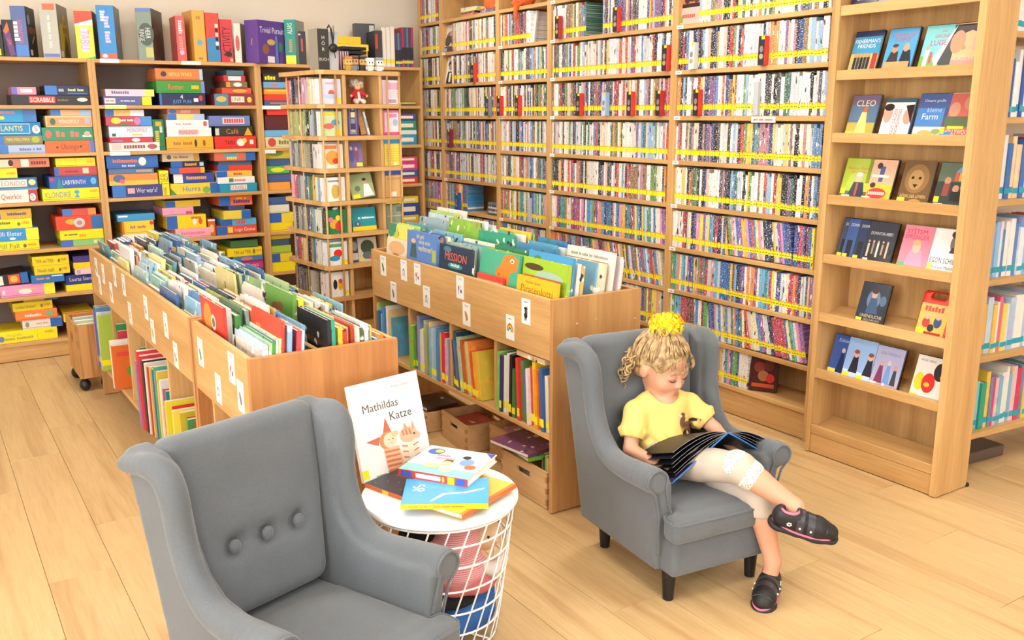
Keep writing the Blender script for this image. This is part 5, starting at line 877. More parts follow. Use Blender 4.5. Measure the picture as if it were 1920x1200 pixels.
disp_dvd(7, 1628, 703, '#1c1c22', [('r', 0, 1, 0, 1, '#a4a4c4'), ('r', 0, 1, 0, .3, '#b8a8b4'), ('t', 'EISKÖNIGIN II', .5, .84, .07, '#6a74a0', .7), ('p', [(.12, .15), (.42, .15), (.34, .55), (.22, .55)], '#7a3a5c'), ('p', [(.42, .15), (.68, .15), (.6, .58), (.5, .58)], '#6a94c8'), ('p', [(.7, .15), (.9, .15), (.85, .5), (.75, .5)], '#3c4450'), ('e', .28, .6, .06, .06, '#c89a84'), ('e', .55, .63, .06, .06, '#d8b8a4'), ('e', .8, .55, .06, .06, '#c4957c'), ('e', .5, .1, .05, .07, '#eceef2'), ('r', .0, .24, .03, .16, '#dcd8d8')], 'lilac DVD with three winter travellers in a black case', dy=0)
disp_dvd(7, 1703, 722, '#1b1a1c', [('r', 0, 1, 0, 1, '#dcd6cc'), ('t', 'ANGRY BIRDS', .36, .9, .05, '#4a3a34', .5), ('e', .22, .42, .17, .2, '#e6c43a'), ('e', .52, .42, .22, .22, '#c8302c'), ('e', .82, .7, .2, .2, '#2a2628'), ('e', .95, .6, .1, .08, '#d88a2c'), ('e', .48, .38, .1, .05, '#e4b040'), ('r', .4, .96, .04, .1, '#8a8078'), ('r', 0, .24, .03, .14, '#e8e03a')], 'white DVD with yellow, red and black round shapes, seventh slanted shelf')
# red plastic case with a carrying handle
p = at(1709, 620, 0, DX+.035); o = link('carry_case', None, None, (DX+.034, max(p[1], DY1+.18), LIPS[6]-.028), (R(-17), 0, R(-90))); tag(o, 'red plastic DVD case with carrying handle on the sixth slanted shelf', 'DVD')
sd = SDF((-.01, -.01, -.01), (.155, .04, .215), .0045); sd.box((.072, .012, .1), (.072, .012, .1), .018, 0); sd.box((.072, .012, .178), (.034, .05, .011), .01, .004, 's'); link('shell', sd.mesh('shell', 'tint_gloss', 1), o).color = (*S('#d8301e'), 1)
mb = MB(); f = Face(mb, (.012, -.0012, .018), (1, 0, 0), (0, 0, 1), .118, .128); f.do([('r', 0, 1, 0, 1, '#dcb454'), ('t', '~Abcdef', .5, .84, .16, '#c03a30', .7), ('e', .3, .4, .14, .16, '#b83a30'), ('e', .7, .45, .14, .18, '#3a4a7a'), ('e', .7, .62, .1, .1, '#d8a884'), ('e', .3, .6, .1, .1, '#d8a884'), ('e', .5, .25, .12, .12, '#3a2c28'), ('r', .2, .9, .04, .12, '#a83a2c'), ('r', 0, .3, .04, .2, '#e8e03a')]); mb.build('cover_print', 'gloss_print', o)
# ================================================================ picture books in the bins
def book_unit():
    """unit book: thickness along x (cover at x = 0 faces -x), width along y, height along z; spine at y = 0"""
    c = MB(); c.box(0, .09, 0, 1, 0, 1); c.box(.91, 1, 0, 1, 0, 1); c.box(.09, .91, 0, .012, 0, 1)
    p = MB(); p.box(.09, .91, .012, .975, .012, .985)
    return c.mesh('picture_book', 'book_cover'), p.mesh('pages', 'paper')
UB, UP = book_unit()
def book(name, label, cat, group, loc, rot, t, w, h, col):
    o = link(name, UB, None, loc, rot, (t, w, h)); o.color = (*S(col), 1); tag(o, label, cat, group); link('pages', UP, o); return o
PB = ['#6f9fc0', '#8fb4c4', '#4a7aa0', '#a8c8c8', '#dfe6e0', '#e8e4d4', '#3f6f9a', '#7aa8a0', '#c4d4c0', '#e0d28a', '#cfae58', '#b8564a', '#7a9a6a', '#2f5a80', '#e4e0d8', '#d8c8a8', '#5a8a98', '#98b8d0', '#c88a6a', '#4a6a58', '#2a2c34', '#d8dce0', '#a8c088', '#e8d84a']
def raise_(q, b=.56):
    """the pictures sit in the upper part of these tall covers"""
    f = 1-b; Yr = lambda v: b+f*v
    if q[0] == 't': return ('t', q[1], q[2], Yr(q[3]), q[4]*.62)+tuple(q[5:])
    if q[0] == 'e': return ('e', q[1], Yr(q[2]), q[3], q[4]*f)+tuple(q[5:])
    if q[0] == 'p': return ('p', [(x, Yr(y)) for x, y in q[1]], q[2])
    if q[0] == 'r' and not (q[3] == 0 and q[4] == 1): return ('r', q[1], q[2], Yr(q[3]), Yr(q[4]), q[5])
    return q
def fill_bin(bx, W, H, base, ya, yb, slots, nm, per, spec=None, seed=1, hr=(.235, .30), lean=(-3, 9)):
    """rows of books standing between ya (near) and yb (far); two rows across the bin"""
    r = random.Random(seed); spec = spec or {}; sw = (yb-ya)/slots
    for row in (0, 1):
        xa = bx+.024 if row == 0 else bx+W/2+.012; xb = bx+W/2-.012 if row == 0 else bx+W-.024
        for s in range(slots):
            sp = spec.get((row, s)); n = len(sp) if sp else per+r.randint(-1, 1); x = xa
            ths = [r.choice([.008, .010, .012, .015, .018]) for _ in range(n)]
            L0 = r.uniform(*lean); run_ = .33*math.sin(R(abs(L0)+1.3)); av = xb-xa-run_-.002
            sc_ = min(1, av/(sum(ths)+.0012*n)); ths = [q*sc_ for q in ths]; gap = max(.0005, (av-sum(ths))/n)
            x = xa if L0 > 0 else xa+run_
            for k in range(n):
                t = ths[k]; h = r.uniform(*hr); w = min(sw-.018, r.uniform(.20, .27)); col = r.choice(PB); L = L0+r.uniform(-.25, .25)
                if sp:
                    q = sp[k]; col = q[0]; h = q[1] if len(q) > 1 else h; w = min(q[2], sw-.012) if len(q) > 2 else w
                y = ya+s*sw+.009+r.uniform(0, max(0, sw-.018-w)); x_ = x
                lab = '%s picture book, %s of %s slot, %s row, %s' % (cname(col), ordn(k+1), WORDN[s+1], ('front', 'rear')[row], nm)
                o = book('picture_book', lab, 'book', 'picture books in the '+nm, (x_, y, base+.001), (0, R(L), 0), t, w, h, col)
                if sp and len(sp[k]) > 3:
                    mb = MB(); Face(mb, (-.0006/t, 1, 0), (0, -1, 0), (0, 0, 1), 1, 1).do([raise_(q) for q in sp[k][3]]); mb.build('cover_print', 'print', o)
                x += t+gap
SB = .586
fill_bin(LBX, LBW, LBH, SB, LBY+NL_+.03, LBY+LBL-.03, 7, 'long left bin', 11, seed=4, hr=(.25, .31), lean=(-9, 8), spec={
 (0, 0): [('#b8a078', .2), ('#8ab8d8', .25), ('#4a80b8', .27), ('#e8e0d8', .26), ('#e0d8c8', .27), ('#8a8a80', .26), ('#a8b870', .27), ('#2f3a4a', .28), ('#6a8aa8', .26), ('#4a5a6a', .27), ('#c89858', .27)],
 (0, 1): [('#3f6a9c', .25, .27), ('#5a7a9a', .2), ('#e8e4da', .27), ('#dcd8c8', .26), ('#7ab0c0', .25), ('#e0cc70', .25), ('#3a70a8', .26), ('#c04a40', .26), ('#8ab0c8', .26), ('#3a5a8a', .25)],
 (0, 2): [('#d8c0a4', .21), ('#8cc4b8', .25, .26), ('#a8ccc0', .26), ('#d8c060', .27), ('#5a6a8a', .25), ('#e4d8d0', .26), ('#b8584a', .24), ('#7a8ab0', .25), ('#e8e4e0', .27)],
 (0, 6): [('#5a9098', .27, .25), ('#98b8c0', .26), ('#e4ecec', .22), ('#b85a50', .27), ('#dfe0dc', .27), ('#38487a', .28), ('#5a6ea0', .28), ('#2c3c6a', .28)],
 (0, 5): [('#dfe8e4', .22), ('#98c0b0', .25), ('#b84a44', .25), ('#d8d0c0', .28, .27), ('#c8ccb8', .27), ('#d06a4a', .27), ('#d8a040', .28), ('#3a3c40', .31, .26)]})
SPN = {(0, 0): [('#c8bcb0', .235, .25, [('r', .3, .8, .4, .8, '#d8d0c8'), ('t', '~Ein Tag', .5, .75, .06, '#8a7a70', .6)]), ('#a8c4d4', .25, .28), ('#9ab8a8', .255, .28), ('#3f8f5a', .26, .27), ('#a8c0e0', .26, .27), ('#ecdca0', .265, .28), ('#c8483c', .315, .30, [('r', 0, 1, 0, 1, '#c4442f'), ('t', 'DER', .25, .62, .09, '#dcb098', .3), ('t', 'RICH', .62, .5, .1, '#e0b8a0', .5)]), ('#d05a48', .31), ('#8ab4d0', .3), ('#3a5a90', .29), ('#c84a50', .28), ('#e4dcd4', .28), ('#7aa8c8', .29), ('#2a2c34', .28)],
 (0, 1): [('#c43a30', .31, .27, [('r', 0, 1, 0, 1, '#c8382e'), ('e', .3, .55, .18, .38, '#d88a3a'), ('e', .55, .5, .1, .2, '#c8ccc0'), ('e', .55, .5, .06, .12, '#5a6a5a')]), ('#dce4e4', .3), ('#4a8a4a', .28), ('#5a7a58', .3), ('#8ab0a0', .29), ('#d8b050', .29), ('#b8483c', .28), ('#ece4d8', .3), ('#d8c078', .29), ('#3a7a8a', .28)],
 (1, 0): [('#2c2c30', .30), ('#3a9a80', .3), ('#d8b884', .3), ('#e8cc38', .27), ('#d84838', .26), ('#e8d880', .26), ('#b8402c', .27), ('#e4d8c4', .26), ('#58684a', .26), ('#d8dce0', .27), ('#7aa0a0', .26), ('#e4d870', .26), ('#5a88b0', .22), ('#e88a2c', .23)],
 (1, 1): [('#6a9a48', .33, .27, [('r', 0, 1, 0, 1, '#5f9440'), ('e', .4, .45, .2, .2, '#7a5030'), ('e', .55, .6, .12, .1, '#8a5c38')]), ('#d8d83a', .31), ('#e0d840', .30), ('#e8e4dc', .29), ('#c8ccc4', .29), ('#d87a4a', .28), ('#ece8e0', .28), ('#a8c8c0', .27), ('#e0c048', .27), ('#8ab8c8', .28)]}
fill_bin(LBX+.004, LBW, LBH, .583, LBY+.024, LBY+NL_-.024, 2, 'short left bin', 12, SPN, seed=9, lean=(-1, 5))
SPR = {(0, 4): [('#e8c44a', .255, .22, [('r', 0, 1, 0, 1, '#d8d0b8'), ('e', .5, .6, .4, .3, '#d8a878'), ('t', '~Helden', .5, .3, .1, '#8a6a50', .7)]), ('#c8d880', .32, .25, [('r', 0, 1, 0, 1, '#dcd468'), ('p', [(0, 1), (.35, 1), (.3, .6), (.1, .5), (0, .6)], '#3a8a6a'), ('e', .4, .65, .08, .12, '#b87a5a'), ('p', [(.2, .5), (.45, .5), (.4, .9)], '#a8c030')]), ('#98c088', .31), ('#b8d870', .32), ('#8ab88a', .31), ('#c84a3a', .29), ('#5aa0b0', .32)],
 (0, 3): [('#5a82c0', .315, .29, [('r', 0, 1, 0, 1, '#587fbe'), ('t', 'Ich geh', .45, .86, .1, '#e8d890', .5), ('t', 'doch nicht', .6, .68, .1, '#e8d890', .6), ('t', 'verloren!', .62, .48, .14, '#ecdc8c', .7), ('p', [(.1, .1), (.35, .1), (.3, .6), (.16, .6)], '#3a5a60'), ('e', .22, .66, .08, .08, '#d8b090'), ('r', .86, .98, .1, .5, '#a8b050')]), ('#e09a3a', .30), ('#4a6ab0', .31), ('#e8e0c8', .30), ('#a8c8a0', .29), ('#7ab0c8', .31)],
 (0, 2): [('#2a4058', .285, .29, [('r', 0, 1, 0, 1, '#24394f'), ('t', 'MISSION', .5, .62, .2, '#d8604a', .9), ('e', .5, .32, .22, .1, '#3a8a88'), ('t', '~Seepferd', .5, .34, .07, '#c8dcd8', .4), ('e', .25, .85, .12, .1, '#4a7a88')]), ('#c8bc8a', .28), ('#98a8a0', .29), ('#8ab0b8', .29), ('#b8c0a0', .28), ('#5a9aa8', .29), ('#e0d8c0', .30)],
 (0, 1): [('#d84838', .20, .2, [('r', 0, 1, .75, 1, '#d8443a'), ('r', 0, 1, 0, .75, '#d0a488'), ('e', .4, .4, .2, .2, '#8a4a38'), ('e', .7, .5, .15, .2, '#c86a50')]), ('#4aa888', .30, .30, [('r', 0, 1, 0, 1, '#4aa684'), ('p', [(.45, 0), (.5, .45), (.62, .92), (.85, .98), (.98, .8), (.95, .5), (.8, .42), (.78, 0)], '#dc8030'), ('p', [(.42, .15), (.45, .5), (.8, .52), (.78, .1)], '#d47a30'), ('e', .82, .78, .05, .07, '#ece8dc'), ('e', .82, .77, .02, .035, '#2a2018'), ('e', .52, .3, .03, .04, '#a05a24')]), ('#98b83c', .30, .30, [('r', 0, 1, 0, 1, '#96b638'), ('e', .3, .65, .08, .15, '#4a3a28'), ('e', .7, .6, .3, .15, '#78a038')]), ('#5a9a68', .29), ('#2f7a58', .31), ('#c8d8c0', .28)],
 (0, 0): [('#e8b42c', .235, .27, [('r', 0, 1, 0, 1, '#e6b228'), ('t', 'Piratenlotti', .5, .55, .2, '#8a5a20', .86), ('t', '~Karsten Teich', .4, .8, .06, '#a87a30', .4)]), ('#c8483c', .235), ('#a8c040', .30, .30, [('r', 0, 1, 0, 1, '#98bc34'), ('e', .25, .75, .22, .1, '#4a3a28'), ('e', .6, .5, .32, .2, '#98b4a0'), ('r', 0, 1, .3, .5, '#7aa838')]), ('#4a94c4', .325, .31, [('r', 0, 1, 0, 1, '#4692c2'), ('e', .22, .82, .08, .07, '#3f7a3a'), ('t', 'den', .3, .42, .1, '#d8cc6a', .3), ('t', 'nicht!', .4, .28, .12, '#d8cc6a', .5)]), ('#8ab8d8', .29), ('#e4e8e4', .30), ('#d8b870', .29)],
 (1, 0): [('#7ab0d0', .29), ('#d8d0b0', .29), ('#b08050', .29), ('#e4e0d8', .33, .30, [('r', 0, 1, 0, 1, '#e2dccd'), ('t', '~Kennst du schon die Mathestraße?', .5, .82, .055, '#8a847a', .8)]), ('#c8383c', .33), ('#e8e6e2', .31), ('#dfe0e0', .31), ('#e0dcd4', .30), ('#e07a3c', .25)],
 (1, 1): [('#4a8ab0', .31, .3), ('#5a9ab8', .32), ('#e4ece8', .31), ('#3a80a8', .33), ('#a8d0d0', .3)], (1, 2): [('#3a9a7a', .33, .3), ('#68b08c', .34), ('#e8e4dc', .33), ('#e0c040', .34), ('#98c880', .33)],
 (1, 4): [('#98b0b8', .34, .28), ('#b8ccd0', .36), ('#a8c878', .37, .28), ('#e0d8b8', .36), ('#e4e0d8', .38, .3)], (1, 3): [('#8ab848', .36, .28), ('#d8a838', .35), ('#e8e8e4', .36), ('#b83a40', .33), ('#e0e4e0', .34), ('#d84a34', .33)]}
fill_bin(RBX, RBW, RBH, .650, RBY+.024, RBY+RBL-.024, 5, 'right bin', 6, SPR, seed=3, lean=(3, 9))

# ================================================================ books on the lower shelves of the bins (spines to the left)
sp_m = tintmat('spine_art', .35, art=2, scale=22)
def spine_unit():
    """unit shelf book: spine at x = 0 faces -x, depth along x, thickness along y, height along z"""
    c = MB(); c.box(0, 1, 0, .07, 0, 1); c.box(0, 1, .93, 1, 0, 1); c.box(0, .02, .07, .93, 0, 1)
    p = MB(); p.box(.02, .98, .07, .93, .01, .985)
    q = MB(); q.box(-.002, 0, .0, 1.0, .07, .2, '#f0e22a')
    return c.mesh('shelf_book', 'spine_art'), p.mesh('pages', 'paper'), q.mesh('spine_sticker', 'print')
SU, SP_, SQ = spine_unit()
def shelf_books(x, z, y0, y1, cols, nm, group, hmax, seed, dep_=.17, lean=0, sticker=True, tr=(.008, .03)):
    """books standing side by side from y1 (far) to y0 (near)"""
    r = random.Random(seed); y = y1; k = 0
    while True:
        c = cols[k] if isinstance(cols, list) and k < len(cols) else None
        if c is None: break
        t = r.uniform(*tr); h = hmax*r.uniform(.72, .98); L = lean if callable(lean) is False else lean(k); foot = h*math.sin(R(abs(L)))
        if y-t-(foot if k == 0 or L < 0 else 0) < y0: break
        k += 1; yy = y-t
        o = link('shelf_book', SU, None, (x+r.uniform(-.004, .012), yy-(0), z+.0008+(t*math.sin(R(L)) if L > 0 else 0)), (R(-L), 0, 0), (dep_, t, h*math.cos(R(L)) if 0 else h)); o.color = (*S(c), 1)
        if L: o.location.y = yy-0
        tag(o, '%s book, %s from the left on %s' % (cname(c), ordn(k), nm), 'book', group); link('pages', SP_, o)
        if sticker and r.random() < .8: link('spine_sticker', SQ, o)
        y -= t/math.cos(R(L))+.0008
def rc(seed, n, pal): r = random.Random(seed); return [r.choice(pal) for _ in range(n)]
PL = ['#c8d8a0', '#3f8fc0', '#4a9a58', '#e4e0d4', '#8ab848', '#d8d0c0', '#5a7ab8', '#e8e8e4', '#d87a3c', '#7aa8c8', '#2a5a8a', '#e0c850', '#c83a3c', '#a8b8c8', '#6a4a8a']
shelf_books(RBX+.006, .31, 3.84, 4.19, ['#c4d49a', '#a8c070', '#2f6a98', '#e4d8c8', '#4a9a4a', '#3f8fc8', '#2f80b8', '#e8e4e0', '#d8c090', '#58a0c0'], 'lower shelf of right bin, first compartment', 'books on the lower shelf of the right bin', .275, 21)
shelf_books(RBX+.006, .31, 3.435, 3.81, ['#8ab83c', '#5a9a48', '#6a6448', '#7a94c4', '#d8d4c4', '#e0dcd0', '#a8b8a0', '#9aa878', '#d8783c', '#e8d0a0', '#7ab0c4', '#b8c4cc', '#8ab8d0', '#4a90c0', '#3f80b8', '#d8a83c', '#c83040', '#b8a8c8'], 'lower shelf of right bin, second compartment', 'books on the lower shelf of the right bin', .275, 22, tr=(.010, .026))
shelf_books(RBX+.006, .31, 3.065, 3.405, ['#2f5a68', '#3a4a6a', '#4a6a9a', '#e0b840', '#a8c098', '#b85a34', '#c87a40', '#c8c080', '#e8843c', '#d84a34', '#e0a838', '#d8c048'], 'lower shelf of right bin, third compartment', 'books on the lower shelf of the right bin', .265, 23, lean=lambda k: 0 if k < 1 else 9, tr=(.012, .026))
shelf_books(RBX+.006, .31, 2.665, 3.035, ['#78b85a', '#2f2f6a', '#e8e4dc', '#dcd8d0', '#ece8e0', '#1c1c20', '#4a7a4a', '#e8c838', '#d83c34', '#58884a', '#5a6ab0', '#e4e0e0', '#c83a30', '#e8c02c', '#e88a2c', '#8a5a3c', '#2f5a98', '#e0d0b0', '#c84a3a'], 'lower shelf of right bin, nearest compartment', 'books on the lower shelf of the right bin', .265, 24, lean=lambda k: -2 if k < 6 else 3, tr=(.012, .027))
o = book('shelf_book', 'cream book lying flat across the books of the right bin', 'book', 'books on the lower shelf of the right bin', (RBX+.01, 2.70, .575), (0, R(0), 0), .15, .19, .02, '#d8b888')
# long left bin: lower compartments
def box_book(label, x, y, z, w, d, h, col, prints=None, rz=0):
    """a book or folder whose printed cover faces the near end (-y)"""
    o = thing('shelf_book', label, 'book', (x, y, z), rz, 'books in the lower part of the left bins')
    b_ = bevbox(0, w, 0, d, 0, h, .001).build('cover', 'tint', o); b_.color = (*S(col), 1); MB().box(.003, w+.0005, .0015, d-.0015, .002, h+.0004).build('pages', 'paper', o)
    if prints:
        mb = MB(); Face(mb, (0, -.0004, 0), (1, 0, 0), (0, 0, 1), w, h).do(prints); mb.build('cover_print', 'print', o)
    return o
for k, (c, t, h) in enumerate([('#c86ab0', .026, .30), ('#3a5a8a', .03, .33), ('#5a8ab0', .016, .33), ('#c8d0d8', .012, .31), ('#a8c048', .014, .30)]):
    box_book('%s folder, %s from left in the far compartment of long left bin' % (cname(c), WORDN[k+1]), LBX-.02, 5.22-.034*(k+1), .181, .2, t, h, c, [('r', 0, .3, .1, .2, YE)])
for k, (c, h) in enumerate([('#3a8a4a', .30), ('#c8364a', .27), ('#e8d0a0', .22), ('#e8e4dc', .24), ('#d86a2c', .22)]):
    box_book('%s picture story book, %s in second compartment of long left bin' % (cname(c), WORDN[k+1]), LBX+.02-(.05 if k > 2 else 0), 4.78-.03*k, .181, .2, .02, h, c, [('e', .5, .4, .2, .15, '#4a9a4a'), ('r', .1, .9, .75, .85, '#d84a3c'), ('e', .6, .18, .2, .1, '#c83a3c')])
for k, (c, h) in enumerate([('#4a7a4a', .26), ('#d8c04a', .24), ('#2a2c30', .25), ('#5a6a9a', .3), ('#b83a40', .24)]):
    box_book('%s book, %s in third compartment of long left bin' % (cname(c), WORDN[k+1]), LBX+.05, 4.38-.05*k, .181, .18, .02, h, c)
for k, (c, t, h, pr__) in enumerate([('#6a7ab8', .02, .30, None), ('#c8303a', .03, .345, [('r', .25, 1, .6, .8, '#d8d06a')]), ('#b82c38', .035, .33, [('r', .3, 1, .3, .95, '#3a90b0')]), ('#2a3236', .035, .315, [('r', .3, 1, .9, .97, '#c8d4dc')]), ('#dcd0c0', .015, .31, None), ('#b83a34', .014, .30, None), ('#c8b048', .016, .305, None), ('#4a6a9a', .012, .30, None), ('#4a9a80', .018, .315, None), ('#d0b048', .022, .30, [('r', .0, .9, .85, .9, '#b89a3a')]), ('#d8d4d0', .022, .27, [('r', .2, .42, .55, .95, '#e4dc20')]), ('#b84a4a', .014, .24, None), ('#1f8094', .02, .235, [('e', .3, .8, .05, .03, '#e8e8d8')]), ('#4a9aa8', .018, .20, None)]):
    box_book('%s big book, %s from left in fourth compartment of long left bin' % (cname(c), ordn(k+1)), LBX-.045+.004*k, 4.02-.0255*(k+1), .181, .25, t, h, c, pr__)
for k, (c, h) in enumerate([('#d8c83a', .22), ('#e8d44a', .2), ('#c8b030', .21), ('#4a8a4a', .2)]):
    box_book('%s magazine, %s in nearest compartment of long left bin' % (cname(c), WORDN[k+1]), LBX-.02+.01*k, 3.60-.07*k, .181, .24, .02, h, c, [('r', .1, .6, .7, .9, RD), ('e', .5, .4, .3, .2, '#3a7ab8')])

# ================================================================ pine box on castors and wooden crates
def crate(name, label, cat, x0, x1, y0, y1, z0, z1, mat, rz=0, hole=True, holes_on='x'):
    cx, cy = (x0+x1)/2, (y0+y1)/2; t = thing(name, label, cat, (cx, cy, 0), rz); a, b = (x1-x0)/2, (y1-y0)/2; w = .011; h = z1-z0
    def wall(nm, ax, s):
        L = b if ax == 'x' else a; m = MB()
        def bx(p0, p1, q0, q1):
            if ax == 'x': m.box(s*a-(w if s > 0 else 0), s*a+(0 if s > 0 else w), p0, p1, z0+q0, z0+q1)
            else: m.box(p0, p1, s*b-(w if s > 0 else 0), s*b+(0 if s > 0 else w), z0+q0, z0+q1)
        inner = L-(w if ax == 'y' else 0)
        if hole and ax == holes_on:
            hw, ha, hb = min(.045, L*.32), h*.60, h*.78
            for q in ((-inner, -hw, 0, h), (hw, inner, 0, h), (-hw, hw, 0, ha), (-hw, hw, hb, h)): bx(*q)
        else: bx(-inner, inner, 0, h)
        return m.build(nm, mat, t)
    for s in (-1, 1): wall('side_board', 'x', s); wall('end_board', 'y', s)
    MB().box(-a+w, a-w, -b+w, b-w, z0, z0+.01).build('bottom', mat, t)
    # finger joints at the corners
    for sx in (-1, 1):
        for sy in (-1, 1):
            for k in range(3):
                MB().box(sx*a-.0006 if sx < 0 else a-w, sx*a+w if sx < 0 else a+.0006, sy*b-.0006 if sy < 0 else b-w, sy*b+w if sy < 0 else b+.0006, z0+h*(.08+.32*k), z0+h*(.24+.32*k)).build('finger_joint', 'alder_z', t)
    return t
def crate_books(x, y, z, n, cols, nm, rz=0, w=.17, d=.2):
    for k in range(n):
        c = cols[k % len(cols)]; o = book('picture_book', '%s book lying %s from bottom in %s' % (cname(c), ordn(k+1), nm), 'book', 'books lying in the wooden crates', (x, y, z+k*.0165), (0, 0, R(rz+(k*29) % 17-8)), 1, 1, 1, c)
        o.scale = (.015, d, w); o.rotation_euler = (0, R(90), R(rz+(k*29) % 17-8)); o.location.z += .015
crate('wooden_crate', 'light wooden crate with handle hole at near end under the right bin', 'crate', 1.905, 2.14, 2.682, 3.005, .003, .15, 'crate_wood')
crate('wooden_crate', 'light wooden crate half hidden behind the nearest crate', 'crate', 2.03, 2.27, 3.03, 3.30, .003, .15, 'crate_wood')
crate('wooden_crate', 'light wooden crate with handle hole, turned slightly, third along', 'crate', 1.96, 2.19, 3.355, 3.63, .003, .13, 'crate_wood', R(-6))
crate('wooden_crate', 'light wooden crate without handle hole, farthest under right bin', 'crate', 1.93, 2.17, 3.70, 4.0, .003, .10, 'crate_wood', R(-4), False)
crate_books(1.93, 2.72, .02, 4, ['#e8e0c8', '#c8d08a', '#e4dcc8', '#d8b050'], 'nearest wooden crate', 0, .17, .24)
for k, c in enumerate(['#e4e4dc', '#d8c83c', '#e8dcb0', '#c8d060', '#3a8a5a', '#ece4cc']):
    box_book('%s booklet standing %s in nearest wooden crate' % (cname(c), WORDN[k+1]), 1.94+.01*k, 2.70+.025*k, .09, .17, .012, .085, c)
crate_books(1.90, 2.80, .158, 2, ['#78b038', '#7a4a6a'], 'open pile resting on nearest crate', 4, .19, .24)
crate_books(1.99, 3.4, .015, 5, ['#8a5a3a', '#c8503a', '#a85a3c', '#d07a4a', '#b84a3c'], 'third wooden crate', -4, .17, .2)
crate_books(1.95, 3.74, .015, 6, ['#3a4a3a', '#b83a34', '#4a3a30', '#c8483c', '#c03a34', '#4a4438'], 'farthest wooden crate', 0, .17, .2)
crate_books(2.06, 3.07, .015, 7, ['#c88a8a', '#b86a6a', '#d8a0a0'], 'half hidden wooden crate', 0, .17, .2)
cart = crate('rolling_box', 'pine box on black castors beside the far end of the long bin', 'box', .655, .812, 5.36, 5.72, .075, .375, 'pine', 0, True, 'x')
for sx, sy in ((-1, -1), (1, -1), (-1, 1), (1, 1)):
    m = MB().sph((sx*.055, sy*.15, .034), (.03, .034, .034), 14, 10); wl = m.build('castor', 'black_plastic', cart, True)
    MB().tube([(sx*.055, sy*.15, .05), (sx*.055, sy*.15, .078)], .009, 8).build('castor_stem', 'steel', wl)
for k, c in enumerate(['#e8e6e0', '#dcdcd4', '#c8d0a8', '#e4e0c8', '#e8e8e4', '#b8c8b0']):
    box_book('%s booklet standing %s in the pine box on castors' % (cname(c), WORDN[k+1]), .67, 5.38+.035*k, .09, .13, .012, .27+.012*(k % 3), c)

# ================================================================ media tower contents
def tw(x, y, z): c, s = math.cos(TR), math.sin(TR); return (TW[0]+c*x-s*y, TW[1]+s*x+c*y, z)
CDROW = {1: ['#e6e4ea', '#dcd8d0', '#d8cfa8', '#c8c090', '#c0a8b8', '#b890a0', '#a8788a', '#8a6a80', '#6a5a70', '#2a2a3a', '#8a9aa0', '#d84a48'],
 2: ['#d8e0dc', '#4a5a60', '#8a94a0', '#a8b0b4', '#3a5a2a', '#1c1c1c', '#8a9a5a', '#98a068', '#88945a', '#a0a46a', '#98a068', '#8a945c', '#b0ac70', '#98a068'],
 3: ['#e4dcd8', '#d8d4d4', '#c8c4c0', '#5a5a54', '#8a8a74', '#98947a', '#a8a484', '#8a8a78', '#6a6c64', '#9aa0a0', '#5a6064', '#a8aaa0'],
 4: ['#dce0e4', '#7aa0c0', '#d8d4b8', '#c8a848', '#5a7a5a', '#8a9a98', '#3a6a8a', '#a8b0b4', '#6a7a84', '#8a6a74', '#d84a78', '#d8a0b0'],
 5: ['#2a2a2c', '#c8ccc0', '#d0d4c0', '#7a9a9a', '#6a7a88', '#3a4a5a', '#8a9494', '#5a646a', '#94908a', '#3a3c40', '#a8a098'],
 6: ['#e4e4e0', '#b8c4cc', '#d8d4cc', '#c8c8b8', '#4a6a90', '#8a8f6a', '#5a3a34', '#1f1f22', '#d8b88a', '#a89a6a', '#c83a34', '#7a5a7a', '#8a8a9a'],
 7: ['#e8e4e0', '#e4dcd4', '#d8d0c8', '#4a4440', '#8a8478', '#a8a498', '#b8b0a4', '#7a7a68', '#2a2a2a', '#7a8068', '#6a6470', '#5a5a68', '#7a7a84', '#4a5058']}
CDF = {1: [('r', 0, 1, 0, 1, '#d4d4e8'), ('e', .55, .4, .14, .16, '#d0604a'), ('e', .5, .3, .3, .1, '#b8c8e0'), ('r', .3, .8, .78, .86, '#d8a8c0'), ('r', .78, .98, .05, .25, YE)], 2: [('r', 0, 1, 0, 1, '#c4d4a4'), ('r', .1, .8, .82, .95, '#e0d03a'), ('e', .4, .4, .25, .12, '#d86a5a'), ('e', .7, .55, .2, .12, '#6a9ac0'), ('r', .7, .98, .03, .25, YE)], 3: [('r', 0, 1, 0, 1, '#e8d8c4'), ('e', .5, .45, .3, .3, '#e09a4a'), ('e', .65, .3, .15, .12, '#c84a3a'), ('r', .1, .7, .8, .95, '#d87a4a')], 4: [('r', 0, 1, 0, 1, '#e8e4dc'), ('e', .55, .4, .2, .3, '#c8a858'), ('r', .2, .8, .8, .88, '#8a98b0')], 5: [('r', 0, 1, 0, 1, '#2f7a4a'), ('e', .4, .4, .2, .2, '#d8a03a'), ('e', .65, .3, .2, .2, '#c8403a'), ('e', .6, .65, .12, .12, '#e8cc3a'), ('e', .25, .6, .12, .1, '#d86aa0')], 6: [('r', 0, 1, 0, 1, '#dfe4e8'), ('r', .1, .8, .78, .92, '#5a9a6a'), ('e', .55, .5, .2, .18, '#d8382c'), ('e', .4, .3, .25, .12, '#3a8aa8'), ('r', .7, 1, .0, .2, YE)], 7: [('r', 0, 1, 0, 1, '#e4e0d8'), ('e', .35, .5, .1, .2, '#2a2c3a'), ('e', .6, .45, .12, .2, '#e0a82c'), ('e', .6, .62, .1, .1, '#c8503a'), ('r', .8, .98, .05, .22, YE)]}
cdm = bevbox(0, .13, 0, .0104, 0, .125, .0008).mesh('audio_cd', 'cd_spine')
